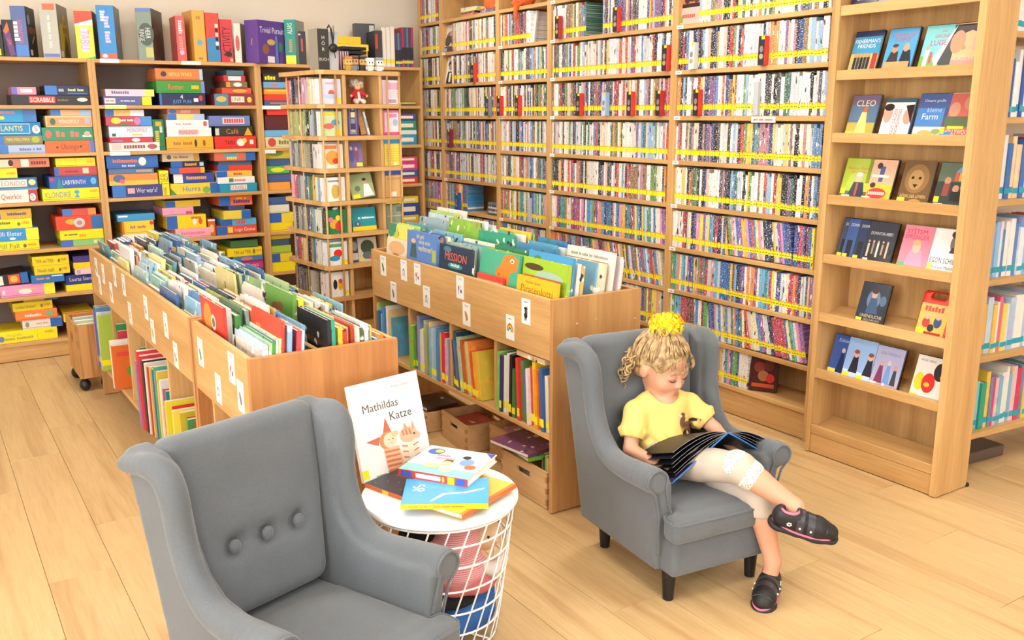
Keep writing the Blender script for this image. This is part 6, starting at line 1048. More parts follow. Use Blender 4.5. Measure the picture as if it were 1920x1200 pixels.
for row, cols in CDROW.items():
    z = ZT[row]+.0006; y = .026; r = random.Random(row); k = 0
    while y < .40:
        c = cols[min(len(cols)-1, int((y-.026)/.375*len(cols)))]; t = r.choice([.0104, .0104, .016, .021]); h = .125 if r.random() < .8 else .135; k += 1
        o = link('audio_cd', cdm, None, tw(.008+r.uniform(0, .006), y, z), (0, 0, TR), (.95, t/.0104, h/.125)); o.color = (*S(c), 1)
        tag(o, '%s audio CD case, %s from front on %s shelf of the tower' % (cname(c), ordn(k), WORDN[row]), 'audio CD', 'audio CD cases on the left side of the tower')
        if k == 1:
            mb = MB(); Face(mb, (0, -.0004, 0), (1, 0, 0), (0, 0, 1), .13, .125).do(CDF[row]); mb.build('cover_print', 'gloss_print', o)
        y += t+.0006
def tower_face(label, x, y, row, w, h, d, col, prints, tilt=0, rz=0, cat='book', mat='print'):
    o = link('tower_book', None, None, tw(x, y, ZT[row]+.0008), (R(-tilt), 0, TR+R(rz))); tag(o, label, cat, 'items facing out of the media tower')
    b_ = bevbox(0, w, 0, d, 0, h, .001).build('cover', 'tint', o); b_.color = (*S(col), 1)
    mb = MB(); Face(mb, (0, -.0004, 0), (1, 0, 0), (0, 0, 1), w, h).do(prints); mb.build('cover_print', mat, o); return o
tower_face('white and pink boxed set, right column, top shelf of the tower', .385, .03, 1, .105, .125, .05, '#ece4ec', [('r', .02, .3, .05, .95, '#e8c4dc'), ('r', .35, .95, .6, .9, '#d8a8c8'), ('r', .3, .8, .05, .2, '#b890c0'), ('l', .4, .9, [.3, .38, .46, .54], .03, '#c8b8c4')])
tower_face('pink and white boxed set, right column, second shelf of the tower', .385, .03, 2, .105, .13, .05, '#e880b0', [('r', .1, .95, .12, .9, '#f0e4ec'), ('r', 0, 1, 0, .1, '#d85098'), ('e', .7, .5, .15, .15, '#a8b4d8'), ('r', .2, .8, .7, .85, '#e088b8')])
tower_face('yellow box, right column, third shelf of the tower', .385, .03, 3, .105, .12, .05, '#ecd45c', [('l', .1, .9, [.25, .35, .45, .55, .65, .75], .03, '#d8bc48'), ('r', .55, .7, .02, .14, '#ece8e0')])
tower_face('cream wooden box, right column, fourth shelf of the tower', .385, .03, 4, .105, .12, .05, '#d8ac70', [('r', .3, .65, .04, .26, '#e8e0d4'), ('r', .1, .9, .8, .9, '#c8965c')])
tower_face('grey green box, right column, fifth shelf of the tower', .385, .03, 5, .105, .13, .05, '#8f9a86', [('r', .05, .95, .5, .55, '#b8c0ac'), ('r', .6, .9, .7, .9, '#6a7464')])
tower_face('thick dark purple book with ornate spine in second tower cell', .168, .03, 2, .068, .155, .1, '#4a4270', [('r', .2, .8, .05, .95, '#8a88b0'), ('r', .26, .74, .08, .92, '#3c365e'), ('r', .32, .68, .6, .78, '#d8c890'), ('r', .32, .68, .4, .56, '#8a86a8'), ('r', .3, .7, .1, .2, '#b0a480'), ('e', .5, .88, .15, .05, '#b8a870')])
tower_face('brown leaning book in second cell of the tower', .262, .05, 2, .03, .142, .1, '#b07c50', [('l', .2, .8, [.3, .5, .7], .02, '#8a5a34')], 0, 0).rotation_euler = (0, R(-14), TR)
tower_face('thin pale leaning book beside the brown one in the tower', .305, .05, 2, .01, .125, .1, '#d8e4e0', [('r', .2, .8, .3, .7, '#8ab0ac')]).rotation_euler = (0, R(-14), TR)
tower_face('purple fairy film CD in the third cell of the tower', .166, .05, 3, .10, .13, .012, '#5a4880', [('r', 0, 1, 0, 1, '#7a6a98'), ('e', .35, .5, .15, .3, '#4a5a9a'), ('e', .65, .5, .14, .28, '#8a4a78'), ('e', .35, .76, .08, .08, '#d8b8a4'), ('e', .65, .74, .08, .08, '#d8b8a4'), ('r', .6, .95, .03, .18, YE)], 8)
tower_face('dark booklet behind the green cover in fourth tower cell', .166, .06, 4, .05, .13, .012, '#2a3a34', [('r', .1, .3, .1, .9, '#c8d0cc')], 8)
tower_face('green leaning booklet with a figure in white, fourth tower cell', .19, .045, 4, .14, .13, .012, '#8a9a6a', [('r', 0, 1, 0, 1, '#9aa878'), ('p', [(.5, .05), (.95, .05), (.8, .55), (.6, .55)], '#e8e8e4'), ('e', .65, .64, .08, .09, '#d0a88c'), ('e', .65, .74, .09, .06, '#2a2420'), ('r', .05, .35, .02, .18, YE), ('e', .3, .4, .12, .12, '#6a7a5a')], 10).rotation_euler = (R(-12), R(-6), TR)
tower_face('pale booklet behind the teal cover in fifth tower cell', .166, .06, 5, .06, .12, .012, '#a8b8c0', [('r', .1, .9, .1, .9, '#b8ccd4')], 8)
tower_face('teal booklet with yellow bottom strip in fifth tower cell', .185, .045, 5, .145, .125, .012, '#1f8a98', [('r', 0, 1, 0, 1, '#1c8c9c'), ('r', 0, 1, .0, .18, '#ecca20'), ('t', '~Im Wattenmeer', .6, .55, .09, '#dcecec', .7), ('e', .22, .3, .12, .12, '#2a5a70'), ('e', .22, .3, .05, .06, '#d89a8a')], 8)
tower_face('black and white booklet in sixth tower cell', .166, .05, 6, .06, .125, .012, '#4a4a50', [('e', .5, .7, .3, .2, '#9aa0a8'), ('r', .2, .8, .1, .4, '#c8c4c4')], 8)
tower_face('cream booklet with jungle leaf drawing, sixth tower cell', .215, .045, 6, .115, .13, .012, '#c8b8a8', [('r', 0, 1, 0, 1, '#c8bcae'), ('e', .5, .6, .36, .3, '#3a4a3a'), ('e', .5, .25, .3, .16, '#5a6a64'), ('e', .65, .16, .12, .08, '#b8584a'), ('r', .04, .24, .03, .18, '#d8cc4a')], 8)
# top of the tower: file box with headphones, figurines
zt = ZT[0]+.0006
o = thing('file_box', 'black upright audio book file box with white letters on the tower', 'box', tw(.03, .05, zt), TR)
b_ = bevbox(0, .062, 0, .1, 0, .205, .001).build('box', 'tint', o); b_.color = (*S('#8f897c'), 1)
mb = MB(); f = Face(mb, (0, -.0004, 0), (1, 0, 0), (0, 0, 1), .062, .205); f.rect(0, 1, 0, .98, '#34322f'); f.text('H', .5, .78, .085, '#e0ddd6'); f.text('Ö', .5, .64, .085, '#e0ddd6'); f.text('R', .5, .50, .085, '#e0ddd6'); f.text('BUCH', .5, .26, .07, '#d8d4cc', .9); mb.build('front_print', 'print', o)
o = bevbox(0, .055, 0, .1, 0, .19, .001).build('file_box', 'grey_metal', None, loc=tw(.094, .06, zt), rot=(0, 0, TR)); tag(o, 'grey file box standing beside the black audio book box', 'box')
hp = thing('headphones', 'black headphones hanging over the grey file box', 'headphones', tw(.115, .05, zt), TR)
m = MB(); m.tube([(0, 0, .12), (0, -.002, .16), (-.003, .002, .2), (-.001, .03, .225), (.0, .06, .205)], .004, 8); m.build('headband', 'black_plastic', hp, True)
MB().lathe([(.0, -.012), (.02, -.01), (.024, 0), (.02, .008), (.0, .012)], (0, 0, 0), 18).build('ear_cup', 'black_plastic', hp, True, loc=(0, -.008, .11), rot=(R(90), 0, 0))
MB().tube([(.002, .0, .13), (.012, .004, .18), (.006, .0, .22), (-.008, .004, .2), (-.004, 0, .16), (.006, 0, .1), (.01, -.004, .06)], .002, 6).build('cable', 'black_plastic', hp, True)
o = bevbox(0, .075, 0, .1, 0, .1, .001).build('audio_box', 'tint', None, loc=tw(.155, .1, zt), rot=(0, 0, TR)); o.color = (*S('#d8b8c4'), 1); tag(o, 'striped pale pink box behind the toy figures on the tower', 'box')
mb = MB(); f = Face(mb, (0, -.0004, 0), (1, 0, 0), (0, 0, 1), .075, .1)
for k in range(5): f.rect(.06+.19*k, .14+.19*k, 0, 1, '#3a3036')
mb.build('stripes', 'print', o)
o = thing('dark_tray', 'black stacked tray with small drawers behind the toy figures', 'tray', tw(.27, .12, zt), TR)
for k in range(4): bevbox(-.06, .08, 0, .12, .045+.022*k, .062+.022*k, .002).build('drawer', 'black_plastic', o)
bevbox(-.055, .075, .005, .115, 0, .045, .002).build('base', 'black_plastic', o)
def figurine(label, x, y, hat, body, face, sc=1.0):
    """blocky toy figure: cubic head on a small body"""
    t = thing('toy_figure', label, 'toy figure', tw(x, y, zt), TR+R(-8), 'blocky toy figures on the tower')
    s = sc
    a = bevbox(-.014*s, .014*s, -.01*s, .01*s, 0, .026*s, .002).build('body', 'tint', t); a.color = (*S(body), 1)
    a = bevbox(-.019*s, .019*s, -.017*s, .017*s, .026*s, .058*s, .003).build('head', 'tint', t); a.color = (*S(face), 1)
    a = bevbox(-.02*s, .02*s, -.018*s, .018*s, .05*s, .066*s, .003).build('hair', 'tint', t); a.color = (*S(hat), 1)
    for q in (-1, 1):
        e = MB().box(q*.008*s-.003, q*.008*s+.003, -.0178*s, -.0168*s, .038*s, .046*s, '#1c1814'); e.build('eye', 'print', t)
        a = bevbox(q*.019*s-.004, q*.019*s+.004, -.008*s, .008*s, .006*s, .024*s, .002).build('arm', 'tint', t); a.color = (*S(body), 1)
figurine('toy figure with orange hair and patterned clothes, leftmost on the tower', .185, .03, '#c87430', '#b89038', '#e0b060', 1.05)
figurine('toy figure with brown hair on a raised base on the tower', .235, .06, '#5a3424', '#7a94a8', '#c89870', 1.15)
figurine('toy figure with black hair and glasses on the tower', .29, .065, '#1f1c1c', '#2c2a2a', '#c8a050', 1.15)
figurine('white toy owl figure on the tower', .315, .03, '#ece8de', '#e4dccc', '#efe9dc', 1.0)
figurine('toy figure with white beard and grey cap, rightmost on the tower', .37, .03, '#8a90a0', '#d8d8d8', '#e8e2d8', 1.05)
# doll in the top cell
dl = thing('doll', 'small doll with white curls and red dress in the top tower cell', 'doll', tw(.262, .085, ZT[1]+.001), TR)
sd = SDF((-.06, -.05, -.01), (.06, .05, .09), .004); sd.cone((0, 0, .012), (0, 0, .068), .034, .016, .005); sd.chain([(-.012, -.005, .066), (-.04, -.018, .045)], [.012, .011], .006); sd.chain([(.012, -.005, .066), (.042, -.018, .045)], [.012, .011], .006)
link('dress', sd.mesh('dress', 'tint_matte', 1), dl).color = (*S('#b81e2c'), 1)
sd = SDF((-.05, -.05, -.01), (.05, .03, .07), .004)
for s in (-1, 1): sd.chain([(s*.016, -.01, .016), (s*.02, -.034, .012)], [.015, .013], .004)
sd.cone((0, -.022, .02), (0, -.018, .06), .012, .006, .004)
link('apron', sd.mesh('apron', 'tint_matte', 1), dl).color = (*S('#d8d4cc'), 1)
MB().sph((0, -.006, .094), (.022, .02, .022), 14, 10).build('head', 'tint', dl, True).color = (*S('#e8b890'), 1)
sd = SDF((-.05, -.04, .06), (.05, .045, .14), .0035)
for k in range(26):
    a = k*2.4; zz_ = .09+.03*((k*7) % 10)/10; rr = .026
    px_, py_ = rr*math.cos(a), rr*math.sin(a)
    if py_ < -.014 and zz_ < .108: continue
    sd.ell((px_, py_*.9+.004, zz_), (.013, .013, .012), .002)
sd.ell((0, .008, .105), (.026, .024, .022), .004)
link('hair', sd.mesh('hair', 'tint_matte', 1), dl).color = (*S('#cfc8c0'), 1)
for s in (-1, 1): MB().sph((s*.008, -.0245, .096), (.0025, .0015, .003), 8, 6, '#20140c').build('eye', 'print', dl)
for s in (-1, 1): MB().sph((s*.046, -.022, .042), .008, 10, 8).build('hand', 'tint', dl, True).color = (*S('#e8b890'), 1)
sd = SDF((-.03, -.03, -.005), (.03, .03, .1), .004); sd.cone((0, 0, .02), (0, 0, .06), .016, .012, .004); sd.ell((0, -.002, .078), (.014, .014, .014), .003)
o = link('toy_penguin', sd.mesh('toy_penguin', 'tint_matte', 1), None, tw(.182, .09, ZT[1]+.001), (0, 0, TR)); o.color = (*S('#d8d4d0'), 1); tag(o, 'small white toy bird beside the doll in the tower', 'toy')
for s_, c in (((0, -.012, .078), '#222222'),): MB().sph(s_, (.006, .006, .004), 8, 6, c).build('beak', 'print', o)

# ================================================================ aisle bookcase books (blue stickers)
def rbw(x, y, z): c, s = math.cos(RBR), math.sin(RBR); return (RB[0]+c*x-s*y, RB[1]+s*x+c*y, z)
TQ = MB(); TQ.box(0, 1, -.004, 0, .09, .19); TQM = TQ.mesh('blue_sticker', 'label_teal')
def aisle(row, cols, hm, seed):
    r = random.Random(seed); x = .026; z = ZR[row]+.0008
    for k, c in enumerate(cols+cols[::-1]):
        t = r.uniform(.014, .034); h = hm*r.uniform(.8, 1.0)
        o = link('shelf_book', SU, None, rbw(x, .03, z), (0, 0, RBR-R(0)), None); o.rotation_euler = (0, 0, RBR+R(90)); o.location = rbw(x+t, .028+r.uniform(0, .01), z); o.scale = (.17, t, h); o.color = (*S(c), 1)
        tag(o, '%s book with blue sticker, %s from left, %s aisle shelf up' % (cname(c), ordn(k+1), WORDN[row+1]), 'book', 'books in the aisle bookcase'); link('pages', SP_, o); q = link('blue_sticker', TQM, o); q.rotation_euler = (0, 0, R(-90)); q.location = (-.001, 1, 0)
        x += t+.001
aisle(0, ['#4a7a78', '#b8d4dc', '#d8dce0', '#e4e0dc', '#7ac0cc', '#88c8d0', '#2a9a80', '#e0c048', '#6a84a8', '#c83a60', '#d8b8c0', '#7ab0c8', '#e0e0d8'], .25, 1)
aisle(1, ['#c8d4e0', '#d0d8e4', '#dce4ec', '#e4a0b4', '#e8a848', '#b8d0e4', '#e8c058', '#e8e4e0', '#e06a8a', '#e0d06a', '#d8dce0', '#a8c0d8', '#e8e4dc'], .24, 2)
aisle(2, ['#e07898', '#e898ac', '#c8364a', '#e8d8b0', '#a8c8e4', '#7aa8dc', '#8ab8e0', '#d8e0e8', '#5a80b8', '#e8e4e0'], .24, 3)
aisle(3, ['#e4e0d8', '#ece8e0', '#e8943c', '#d83a5a', '#c83050', '#e4e0dc', '#3a6ab0', '#e8c8a0'], .26, 4)
aisle(4, ['#d8e0ec', '#3f6ab8', '#4a7ac8', '#e4e4e8', '#2f58a8', '#e8e8e4'], .26, 5)
aisle(5, ['#c8d0d8', '#3a5a98', '#d8dce4', '#e8e0d0'], .25, 6)
o = bevbox(0, .022, 0, .2, 0, .14, .002).build('white_folder', 'white_card', None, loc=rbw(.03, .02, .001), rot=(0, 0, RBR)); tag(o, 'white folder standing on the floor under the aisle bookcase', 'folder')
o = bevbox(0, .25, 0, .2, 0, .05, .003).build('flat_box', 'tint', None, loc=rbw(.2, .08, .001), rot=(0, 0, RBR)); o.color = (*S('#5e5048'), 1); tag(o, 'low grey brown box on the floor under the aisle bookcase', 'box')
# ---- orange plush toys and flat piles high in the film wall
def plush(label, u, v, col, blobs):
    p = at(u, v, 0, XD+.07); sd = SDF((-.12, -.16, -.12), (.12, .16, .22), .007)
    for c, r_ in blobs: sd.ell(c, r_, .012)
    o = link('plush_toy', sd.mesh('plush_toy', 'plush_orange', 2), None, (XD+.07, p[1], ZD[1]+.001)); tag(o, label, 'plush toy', 'orange plush toys on the film shelves')
    for s in (-1, 1): MB().sph((-.078, s*.02, .125), .006, 8, 6, '#1c1410').build('eye', 'print', o)
    return o
plain('plush_orange', '#d8602c', .95, bump=.6, bscale=160, var=.25)
plush('round orange plush animal on high shelf of the fourth bay', 925, 10, '#d8602c', [((0, 0, .06), (.06, .07, .06)), ((-.01, 0, .13), (.055, .055, .05)), ((0, .06, .03), (.035, .03, .03)), ((-.02, -.065, .03), (.04, .03, .03)), ((0, .03, .175), (.018, .016, .025)), ((0, -.03, .175), (.018, .016, .025))])
plush('orange plush animal with dangling leg on the third bay', 985, 6, '#d8602c', [((0, 0, .05), (.06, .08, .05)), ((-.02, 0, .12), (.05, .05, .05)), ((-.07, -.02, -.0), (.03, .02, .02)), ((-.09, -.025, -.04), (.016, .014, .05)), ((-.01, .07, .03), (.05, .03, .028))])
for k in range(7):
    c = ['#d84a34', '#2a2a2e', '#e8d84a', '#c8c8c0', '#3a6a9a', '#8a3a34', '#e0b040'][k]
    y0 = 5.98 if k < 4 else 5.72; kk = k if k < 4 else k-4
    o = link('dvd_case', dvm, None, (XD+.02, y0-.19, ZD[1]+.0155+kk*.0148), (R(90), 0, R(3*kk-4))); o.color = (*S(c), 1); tag(o, '%s DVD case lying flat on the high shelf, %s pile, layer %d' % (cname(c), 'left' if k < 4 else 'right', kk+1), 'DVD', 'DVD piles lying on the high shelf')
# green pot plant tip beside the purple booklets
pp = thing('pot_plant', 'small green plant in blue pot at right end of the game shelves', 'plant', (3.215, YG+.12, TOPZ))
MB().lathe([(.025, 0), (.035, .05), (.038, .06), (.034, .06)], (0, 0, 0), 18).build('pot', 'tint', pp, True).color = (*S('#2a4a9a'), 1)
for k in range(14):
    a = k*2.399; m = MB(); d_ = Vector((math.cos(a), math.sin(a), 0)); b0 = Vector((0, 0, .055)); tip = b0+d_*.045+Vector((0, 0, .09+.02*(k % 4))); md = b0+d_*.03+Vector((0, 0, .05)); sd_ = Vector((-d_.y, d_.x, 0))*.012
    m.add([b0, md-sd_, tip, md+sd_], [(0, 1, 2, 3)], '#3f6a34'); m.build('leaf', 'matte_print', pp)
# ================================================================ children's wing chairs
def chair_meshes():
    P = {}
    prof = [(-.214, .112), (.238, .112), (.318, .735), (.29, .750), (.215, .740), (.165, .715), (.145, .66), (.143, .60), (.132, .52), (.105, .462), (.055, .420), (-.02, .408), (-.12, .410), (-.205, .424), (-.232, .405), (-.226, .25)]
    def side(sg):
        sd = SDF((-.34, -.30, .09), (.34, .36, .80), .0065)
        flare = lambda Y, Z: sg*(.196+.040*np.clip((Z-.112)/.62, 0, 1)**1.25)
        sd.slab(prof, flare, .030, .012, 0)
        roll = [(.243, -.222, .418), (.241, -.12, .408), (.238, -.03, .402), (.236, .04, .412), (.236, .090, .452), (.238, .124, .515), (.240, .140, .585), (.244, .143, .65), (.250, .162, .704), (.260, .21, .722), (.268, .300, .708)]
        rr = [.041, .039, .036, .034, .033, .032, .032, .033, .033, .029, .021]
        Q = [np.array((*p, r_)) for p, r_ in zip(roll, rr)]; cr = []
        for i in range(len(Q)-1):
            a, b_, c, d = Q[max(i-1, 0)], Q[i], Q[i+1], Q[min(i+2, len(Q)-1)]
            for t in (0, .25, .5, .75): cr.append(.5*(2*b_+(c-a)*t+(2*a-5*b_+4*c-d)*t*t+(3*b_-a-3*c+d)*t**3))
        cr.append(Q[-1])
        for i in range(len(cr)-1): sd.cone((sg*cr[i][0], cr[i][1], cr[i][2]), (sg*cr[i+1][0], cr[i+1][1], cr[i+1][2]), cr[i][3], cr[i+1][3], .003 if i else .010)
        sd.box((sg*.24, -.30, .3), (.14, .062, .3), .003, .005, 's')
        # small pleats in the cover where it turns over wing and arm
        for k, (x, y, z) in enumerate([(.262, .178, .738), (.266, .205, .748), (.262, .158, .718), (.258, .136, .69)]):
            sd.cone((sg*(x-.01), y-.02, z+.016), (sg*(x+.022), y-.012, z-.002), .0022, .0022, .003, 's')
        for x in (.222, .252): sd.cone((sg*x, -.246, .449), (sg*(x+.012), -.220, .469), .003, .003, .004, 's')
        return sd.mesh('side_wing', 'grey_fabric', 3)
    P['side_r'] = side(1); P['side_l'] = side(-1)
    # inner back cushion with the three button dents, and the outer back
    sd = SDF((-.28, .06, .24), (.28, .36, .80), .0065); rx = Matrix.Rotation(R(-12.5), 4, 'X')
    taper = lambda X, Y, Z: (X/(.80+.27*np.clip((Z-.30)/.46, 0, 1)), Y+.016*np.exp(-(X/.16)**2-((Z-.55)/.17)**2)-.012*np.exp(-((Z-.478)/.035)**2-(X/.15)**4), Z)
    sd.box((0, .212, .525), (.212, .044, .238), .040, 0, rot=rx, warp=taper)
    for u in (-.095, 0, .095): sd.ell((u, .150, .478), (.024, .026, .020), .03, 's')
    P['back'] = sd.mesh('backrest', 'grey_fabric', 3)
    sd = SDF((-.28, .12, .09), (.28, .38, .80), .008); sd.box((0, .273, .42), (.226, .017, .312), .014, 0, rot=Matrix.Rotation(R(-7), 4, 'X'), warp=lambda X, Y, Z: (X/(.86+.24*np.clip((Z-.11)/.64, 0, 1)), Y, Z))
    P['outer'] = sd.mesh('outer_back', 'grey_fabric', 2)
    sd = SDF((-.28, -.34, .20), (.28, .24, .38), .006)
    rs_ = Matrix.Rotation(R(5), 4, 'X'); sd.box((0, -.030, .256), (.176, .235, .042), .026, 0, rot=Matrix.Rotation(R(-5), 4, 'X')); sd.box((0, -.268, .268), (.222, .038, .042), .026, .012); sd.ell((0, -.08, .278), (.15, .16, .034), .03)
    P['seat'] = sd.mesh('seat_cushion', 'grey_fabric', 3)
    sd = SDF((-.26, -.32, .09), (.26, .28, .26), .007); sd.box((0, .0, .168), (.19, .232, .060), .012, 0); sd.box((0, -.235, .168), (.205, .042, .060), .014, 0)
    P['rail'] = sd.mesh('front_rail', 'grey_fabric', 2)
    P['button'] = MB().lathe([(.001, -.006), (.014, -.005), (.0175, 0), (.014, .005), (.006, .0075), (.001, .008)], (0, 0, 0), 20).mesh('button', 'grey_fabric', True)
    P['leg'] = MB().lathe([(.017, 0), (.024, .11), (.024, .118)], (0, 0, 0), 20).mesh('leg', 'black_plastic', 'auto')
    # piping round the seat cushion edge and the arm fronts
    m = MB(); zt = .301
    pts = [(-.172, .10, zt-.026), (-.172, -.215, zt), (-.185, -.232, zt), (-.212, -.236, zt-.001), (-.221, -.25, zt-.004), (-.221, -.285, zt-.006), (-.208, -.302, zt-.008), (0, -.307, zt-.007)]
    pts = pts+[(-x, y, z) for x, y, z in pts[-2::-1]]
    m.tube(pts, .0042, 8); P['pipe'] = m.mesh('piping', 'grey_fabric', True)
    def scroll(sg):
        q = []
        for k in range(15):
            a = R(-30+k*240/14)
            q.append((sg*(.242+.036*math.cos(a)), -.2385, .418+.035*math.sin(a)))
        q = [(sg*.222, -.222, .17), (sg*.228, -.230, .30), (sg*.246, -.235, .37)]+q
        q = q+[(sg*.205, -.235, .37), (sg*.19, -.231, .31)]
        return MB().tube(q, .0038, 8).mesh('arm_piping', 'grey_fabric', True)
    P['scr_r'] = scroll(1); P['scr_l'] = scroll(-1)
    return P
CH = chair_meshes()
def wing_chair(label, x, y, rz):
    t = thing('wing_chair', label, 'armchair', (x, y, 0), rz, "children's wing chairs")
    for k, nm in (('side_r', 'side_wing'), ('side_l', 'side_wing'), ('back', 'backrest'), ('outer', 'outer_back'), ('seat', 'seat_cushion'), ('rail', 'front_rail')): 
        o = link(nm, CH[k], t)
        if nm == 'seat_cushion': link('piping', CH['pipe'], o)
        if nm == 'side_wing': link('arm_piping', CH['scr_r' if k == 'side_r' else 'scr_l'], o)
        if nm == 'backrest':
            for u in (-.095, 0, .095): link('button', CH['button'], o, (u, .1495, .478), (R(78), 0, 0))
    for sx, sy in ((-1, -1), (1, -1), (-1, 1), (1, 1)):
        link('leg', CH['leg'], t, (sx*(.165 if sy < 0 else .15), -.205 if sy < 0 else .19, 0), (0, 0, 0))
    return t
RC = (2.03, 2.115, R(-6.5)); LC = (.685, 1.957, R(17.5))
wing_chair('grey wing chair in which the child sits reading', *RC)
wing_chair('empty grey wing chair with three buttons in the foreground', *LC)

# ================================================================ wire basket table
TBX, TBY, TBH, TBR = 1.165, 2.168, .437, .225
tb = thing('basket_table', 'round white side table with wire basket base', 'side table', (TBX, TBY, 0))
MB().lathe([(.0, TBH-.02), (TBR-.006, TBH-.02), (TBR, TBH-.014), (TBR, TBH-.004), (TBR-.003, TBH), (.0, TBH)], (0, 0, 0), 64).build('table_top', 'white_paint', tb, 'auto')
def ring(r, z, n=40): return [(r*math.cos(2*math.pi*k/n), r*math.sin(2*math.pi*k/n), z) for k in range(n)]
RT, RBOT = TBR-.012, .155
def rz_(z): f = z/(TBH-.02); return RBOT+(RT-RBOT)*f**.85
for z in (.012, .075, .145, .22, .295, .36, TBH-.026):
    MB().tube(ring(rz_(z), z), .0032, 6, closed=True).build('wire_ring', 'white_paint', tb, True)
NW = 24
for d in (1,):
    mw = MB(); pts = []
    for k in range(13):
        z = .012+(TBH-.038)*k/12; a = d*R(38)*k/12; pts.append((rz_(z)*math.cos(a), rz_(z)*math.sin(a), z))
    mw.tube(pts, .0027, 5); me = mw.mesh('wire', 'white_paint', True)
    n_ = NW if d == 1 else NW//2
    for k in range(n_): link('wire', me, tb, (0, 0, 0), (0, 0, 2*math.pi*k/n_))
for k in range(3): MB().tube([(RBOT*math.cos(R(60*k)), RBOT*math.sin(R(60*k)), .012), (-RBOT*math.cos(R(60*k)), -RBOT*math.sin(R(60*k)), .012)], .003, 6).build('base_wire', 'white_paint', tb, True)
# toys kept in the basket
def stripes(name, a, b, sc):
    m, n, l, bs = newmat(name); tc = n.new('ShaderNodeTexCoord'); wv = n.new('ShaderNodeTexWave'); wv.inputs['Scale'].default_value = sc; wv.bands_direction = 'Z'
    l.new(tc.outputs['Object'], wv.inputs['Vector']); mx = n.new('ShaderNodeMix'); mx.data_type = 'RGBA'; mx.inputs['A'].default_value = (*S(a), 1); mx.inputs['B'].default_value = (*S(b), 1)
    l.new(wv.outputs['Fac'], mx.inputs['Factor']); l.new(mx.outputs['Result'], bs.inputs['Base Color']); bs.inputs['Roughness'].default_value = .9
stripes('pink_stripe', '#c8707a', '#e4b4b4', 55); plain('skin_cloth', '#dcb490', .9, bump=.3, bscale=150); plain('blue_cloth', '#2c62a8', .85, bump=.4, bscale=40); plain('pink_cloth', '#c8686e', .9, bump=.4, bscale=40); plain('black_wool', '#121214', .95, bump=.8, bscale=120)
def soft(name, label, cat, loc, blobs, mat, h=.006, k=.012):
    lo = np.min([np.array(c)-np.array(r_) for c, r_ in blobs], 0)-.03; hi = np.max([np.array(c)+np.array(r_) for c, r_ in blobs], 0)+.03
    sd = SDF(lo, hi, h)
    for c, r_ in blobs: sd.ell(c, r_, k)
    o = link(name, sd.mesh(name, mat, 2), None, loc); tag(o, label, cat, 'toys in the wire basket'); return o
pup = soft('hand_puppet', 'cloth hand puppet with striped pink dress and black hair in basket', 'hand puppet', (TBX, TBY, 0), [((.02, -.06, .30), (.07, .06, .085)), ((.03, -.075, .22), (.085, .06, .06)), ((-.05, -.05, .27), (.03, .03, .05))], 'pink_stripe')
sd = SDF((.02, -.16, .20), (.18, .02, .42), .0055); sd.ell((.105, -.075, .315), (.046, .048, .052), .0); sd.ell((.112, -.122, .308), (.012, .012, .011), .006); sd.chain([(.075, -.085, .25), (.135, -.10, .215)], [.02, .016], .01)
link('head', sd.mesh('head', 'skin_cloth', 2), pup)
sd = SDF((.03, -.14, .27), (.19, .0, .42), .0045); sd.ell((.105, -.062, .338), (.047, .044, .042), .0)
for k in range(12): a = k*.55-1.2; sd.cone((.105+.035*math.cos(a), -.065, .352+.02*math.sin(a)), (.105+.068*math.cos(a), -.075-.012*(k % 3), .37+.03*math.sin(a)), .009, .003, .004)
link('hair', sd.mesh('hair', 'black_wool', 1), pup)
for s in (-1, 1): MB().sph((.105+s*.018, -.122, .322), .004, 8, 6, '#1c1a18').build('eye', 'print', pup)
sd = SDF((.02, -.17, .16), (.17, -.03, .28), .005); sd.chain([(.06, -.10, .235), (.10, -.125, .22), (.14, -.115, .24)], [.018, .02, .016], .008); link('collar', sd.mesh('collar', 'tint_matte', 1), pup).color = (*S('#dcd4cc'), 1)
soft('plush_toy', 'blue cloth toy at the bottom of the wire basket', 'plush toy', (TBX, TBY, 0), [((.05, -.07, .085), (.085, .06, .07)), ((.10, -.05, .12), (.045, .04, .05)), ((-.01, -.09, .06), (.05, .04, .045))], 'blue_cloth')
soft('plush_toy', 'pink cloth toy in the middle of the wire basket', 'plush toy', (TBX, TBY, 0), [((.06, -.09, .185), (.07, .05, .042)), ((-.0, -.07, .18), (.05, .05, .04))], 'pink_cloth')
soft('plush_toy', 'black woolly toy showing between pink and blue toys in basket', 'plush toy', (TBX, TBY, 0), [((.0, -.04, .14), (.09, .09, .03)), ((.10, -.02, .17), (.035, .05, .03)), ((-.06, .02, .3), (.06, .07, .06))], 'black_wool')
o = MB().lathe([(.001, -.005), (.02, -.005), (.022, 0), (.02, .005), (.008, .005), (.007, .002), (.001, .002)], (0, 0, 0), 20).build('toy_ring', 'paper', None, True, loc=(TBX-.06, TBY-.145, .10), rot=(R(70), 0, R(-20))); tag(o, 'cream toy wheel pressed against the wire basket', 'toy', 'toys in the wire basket')
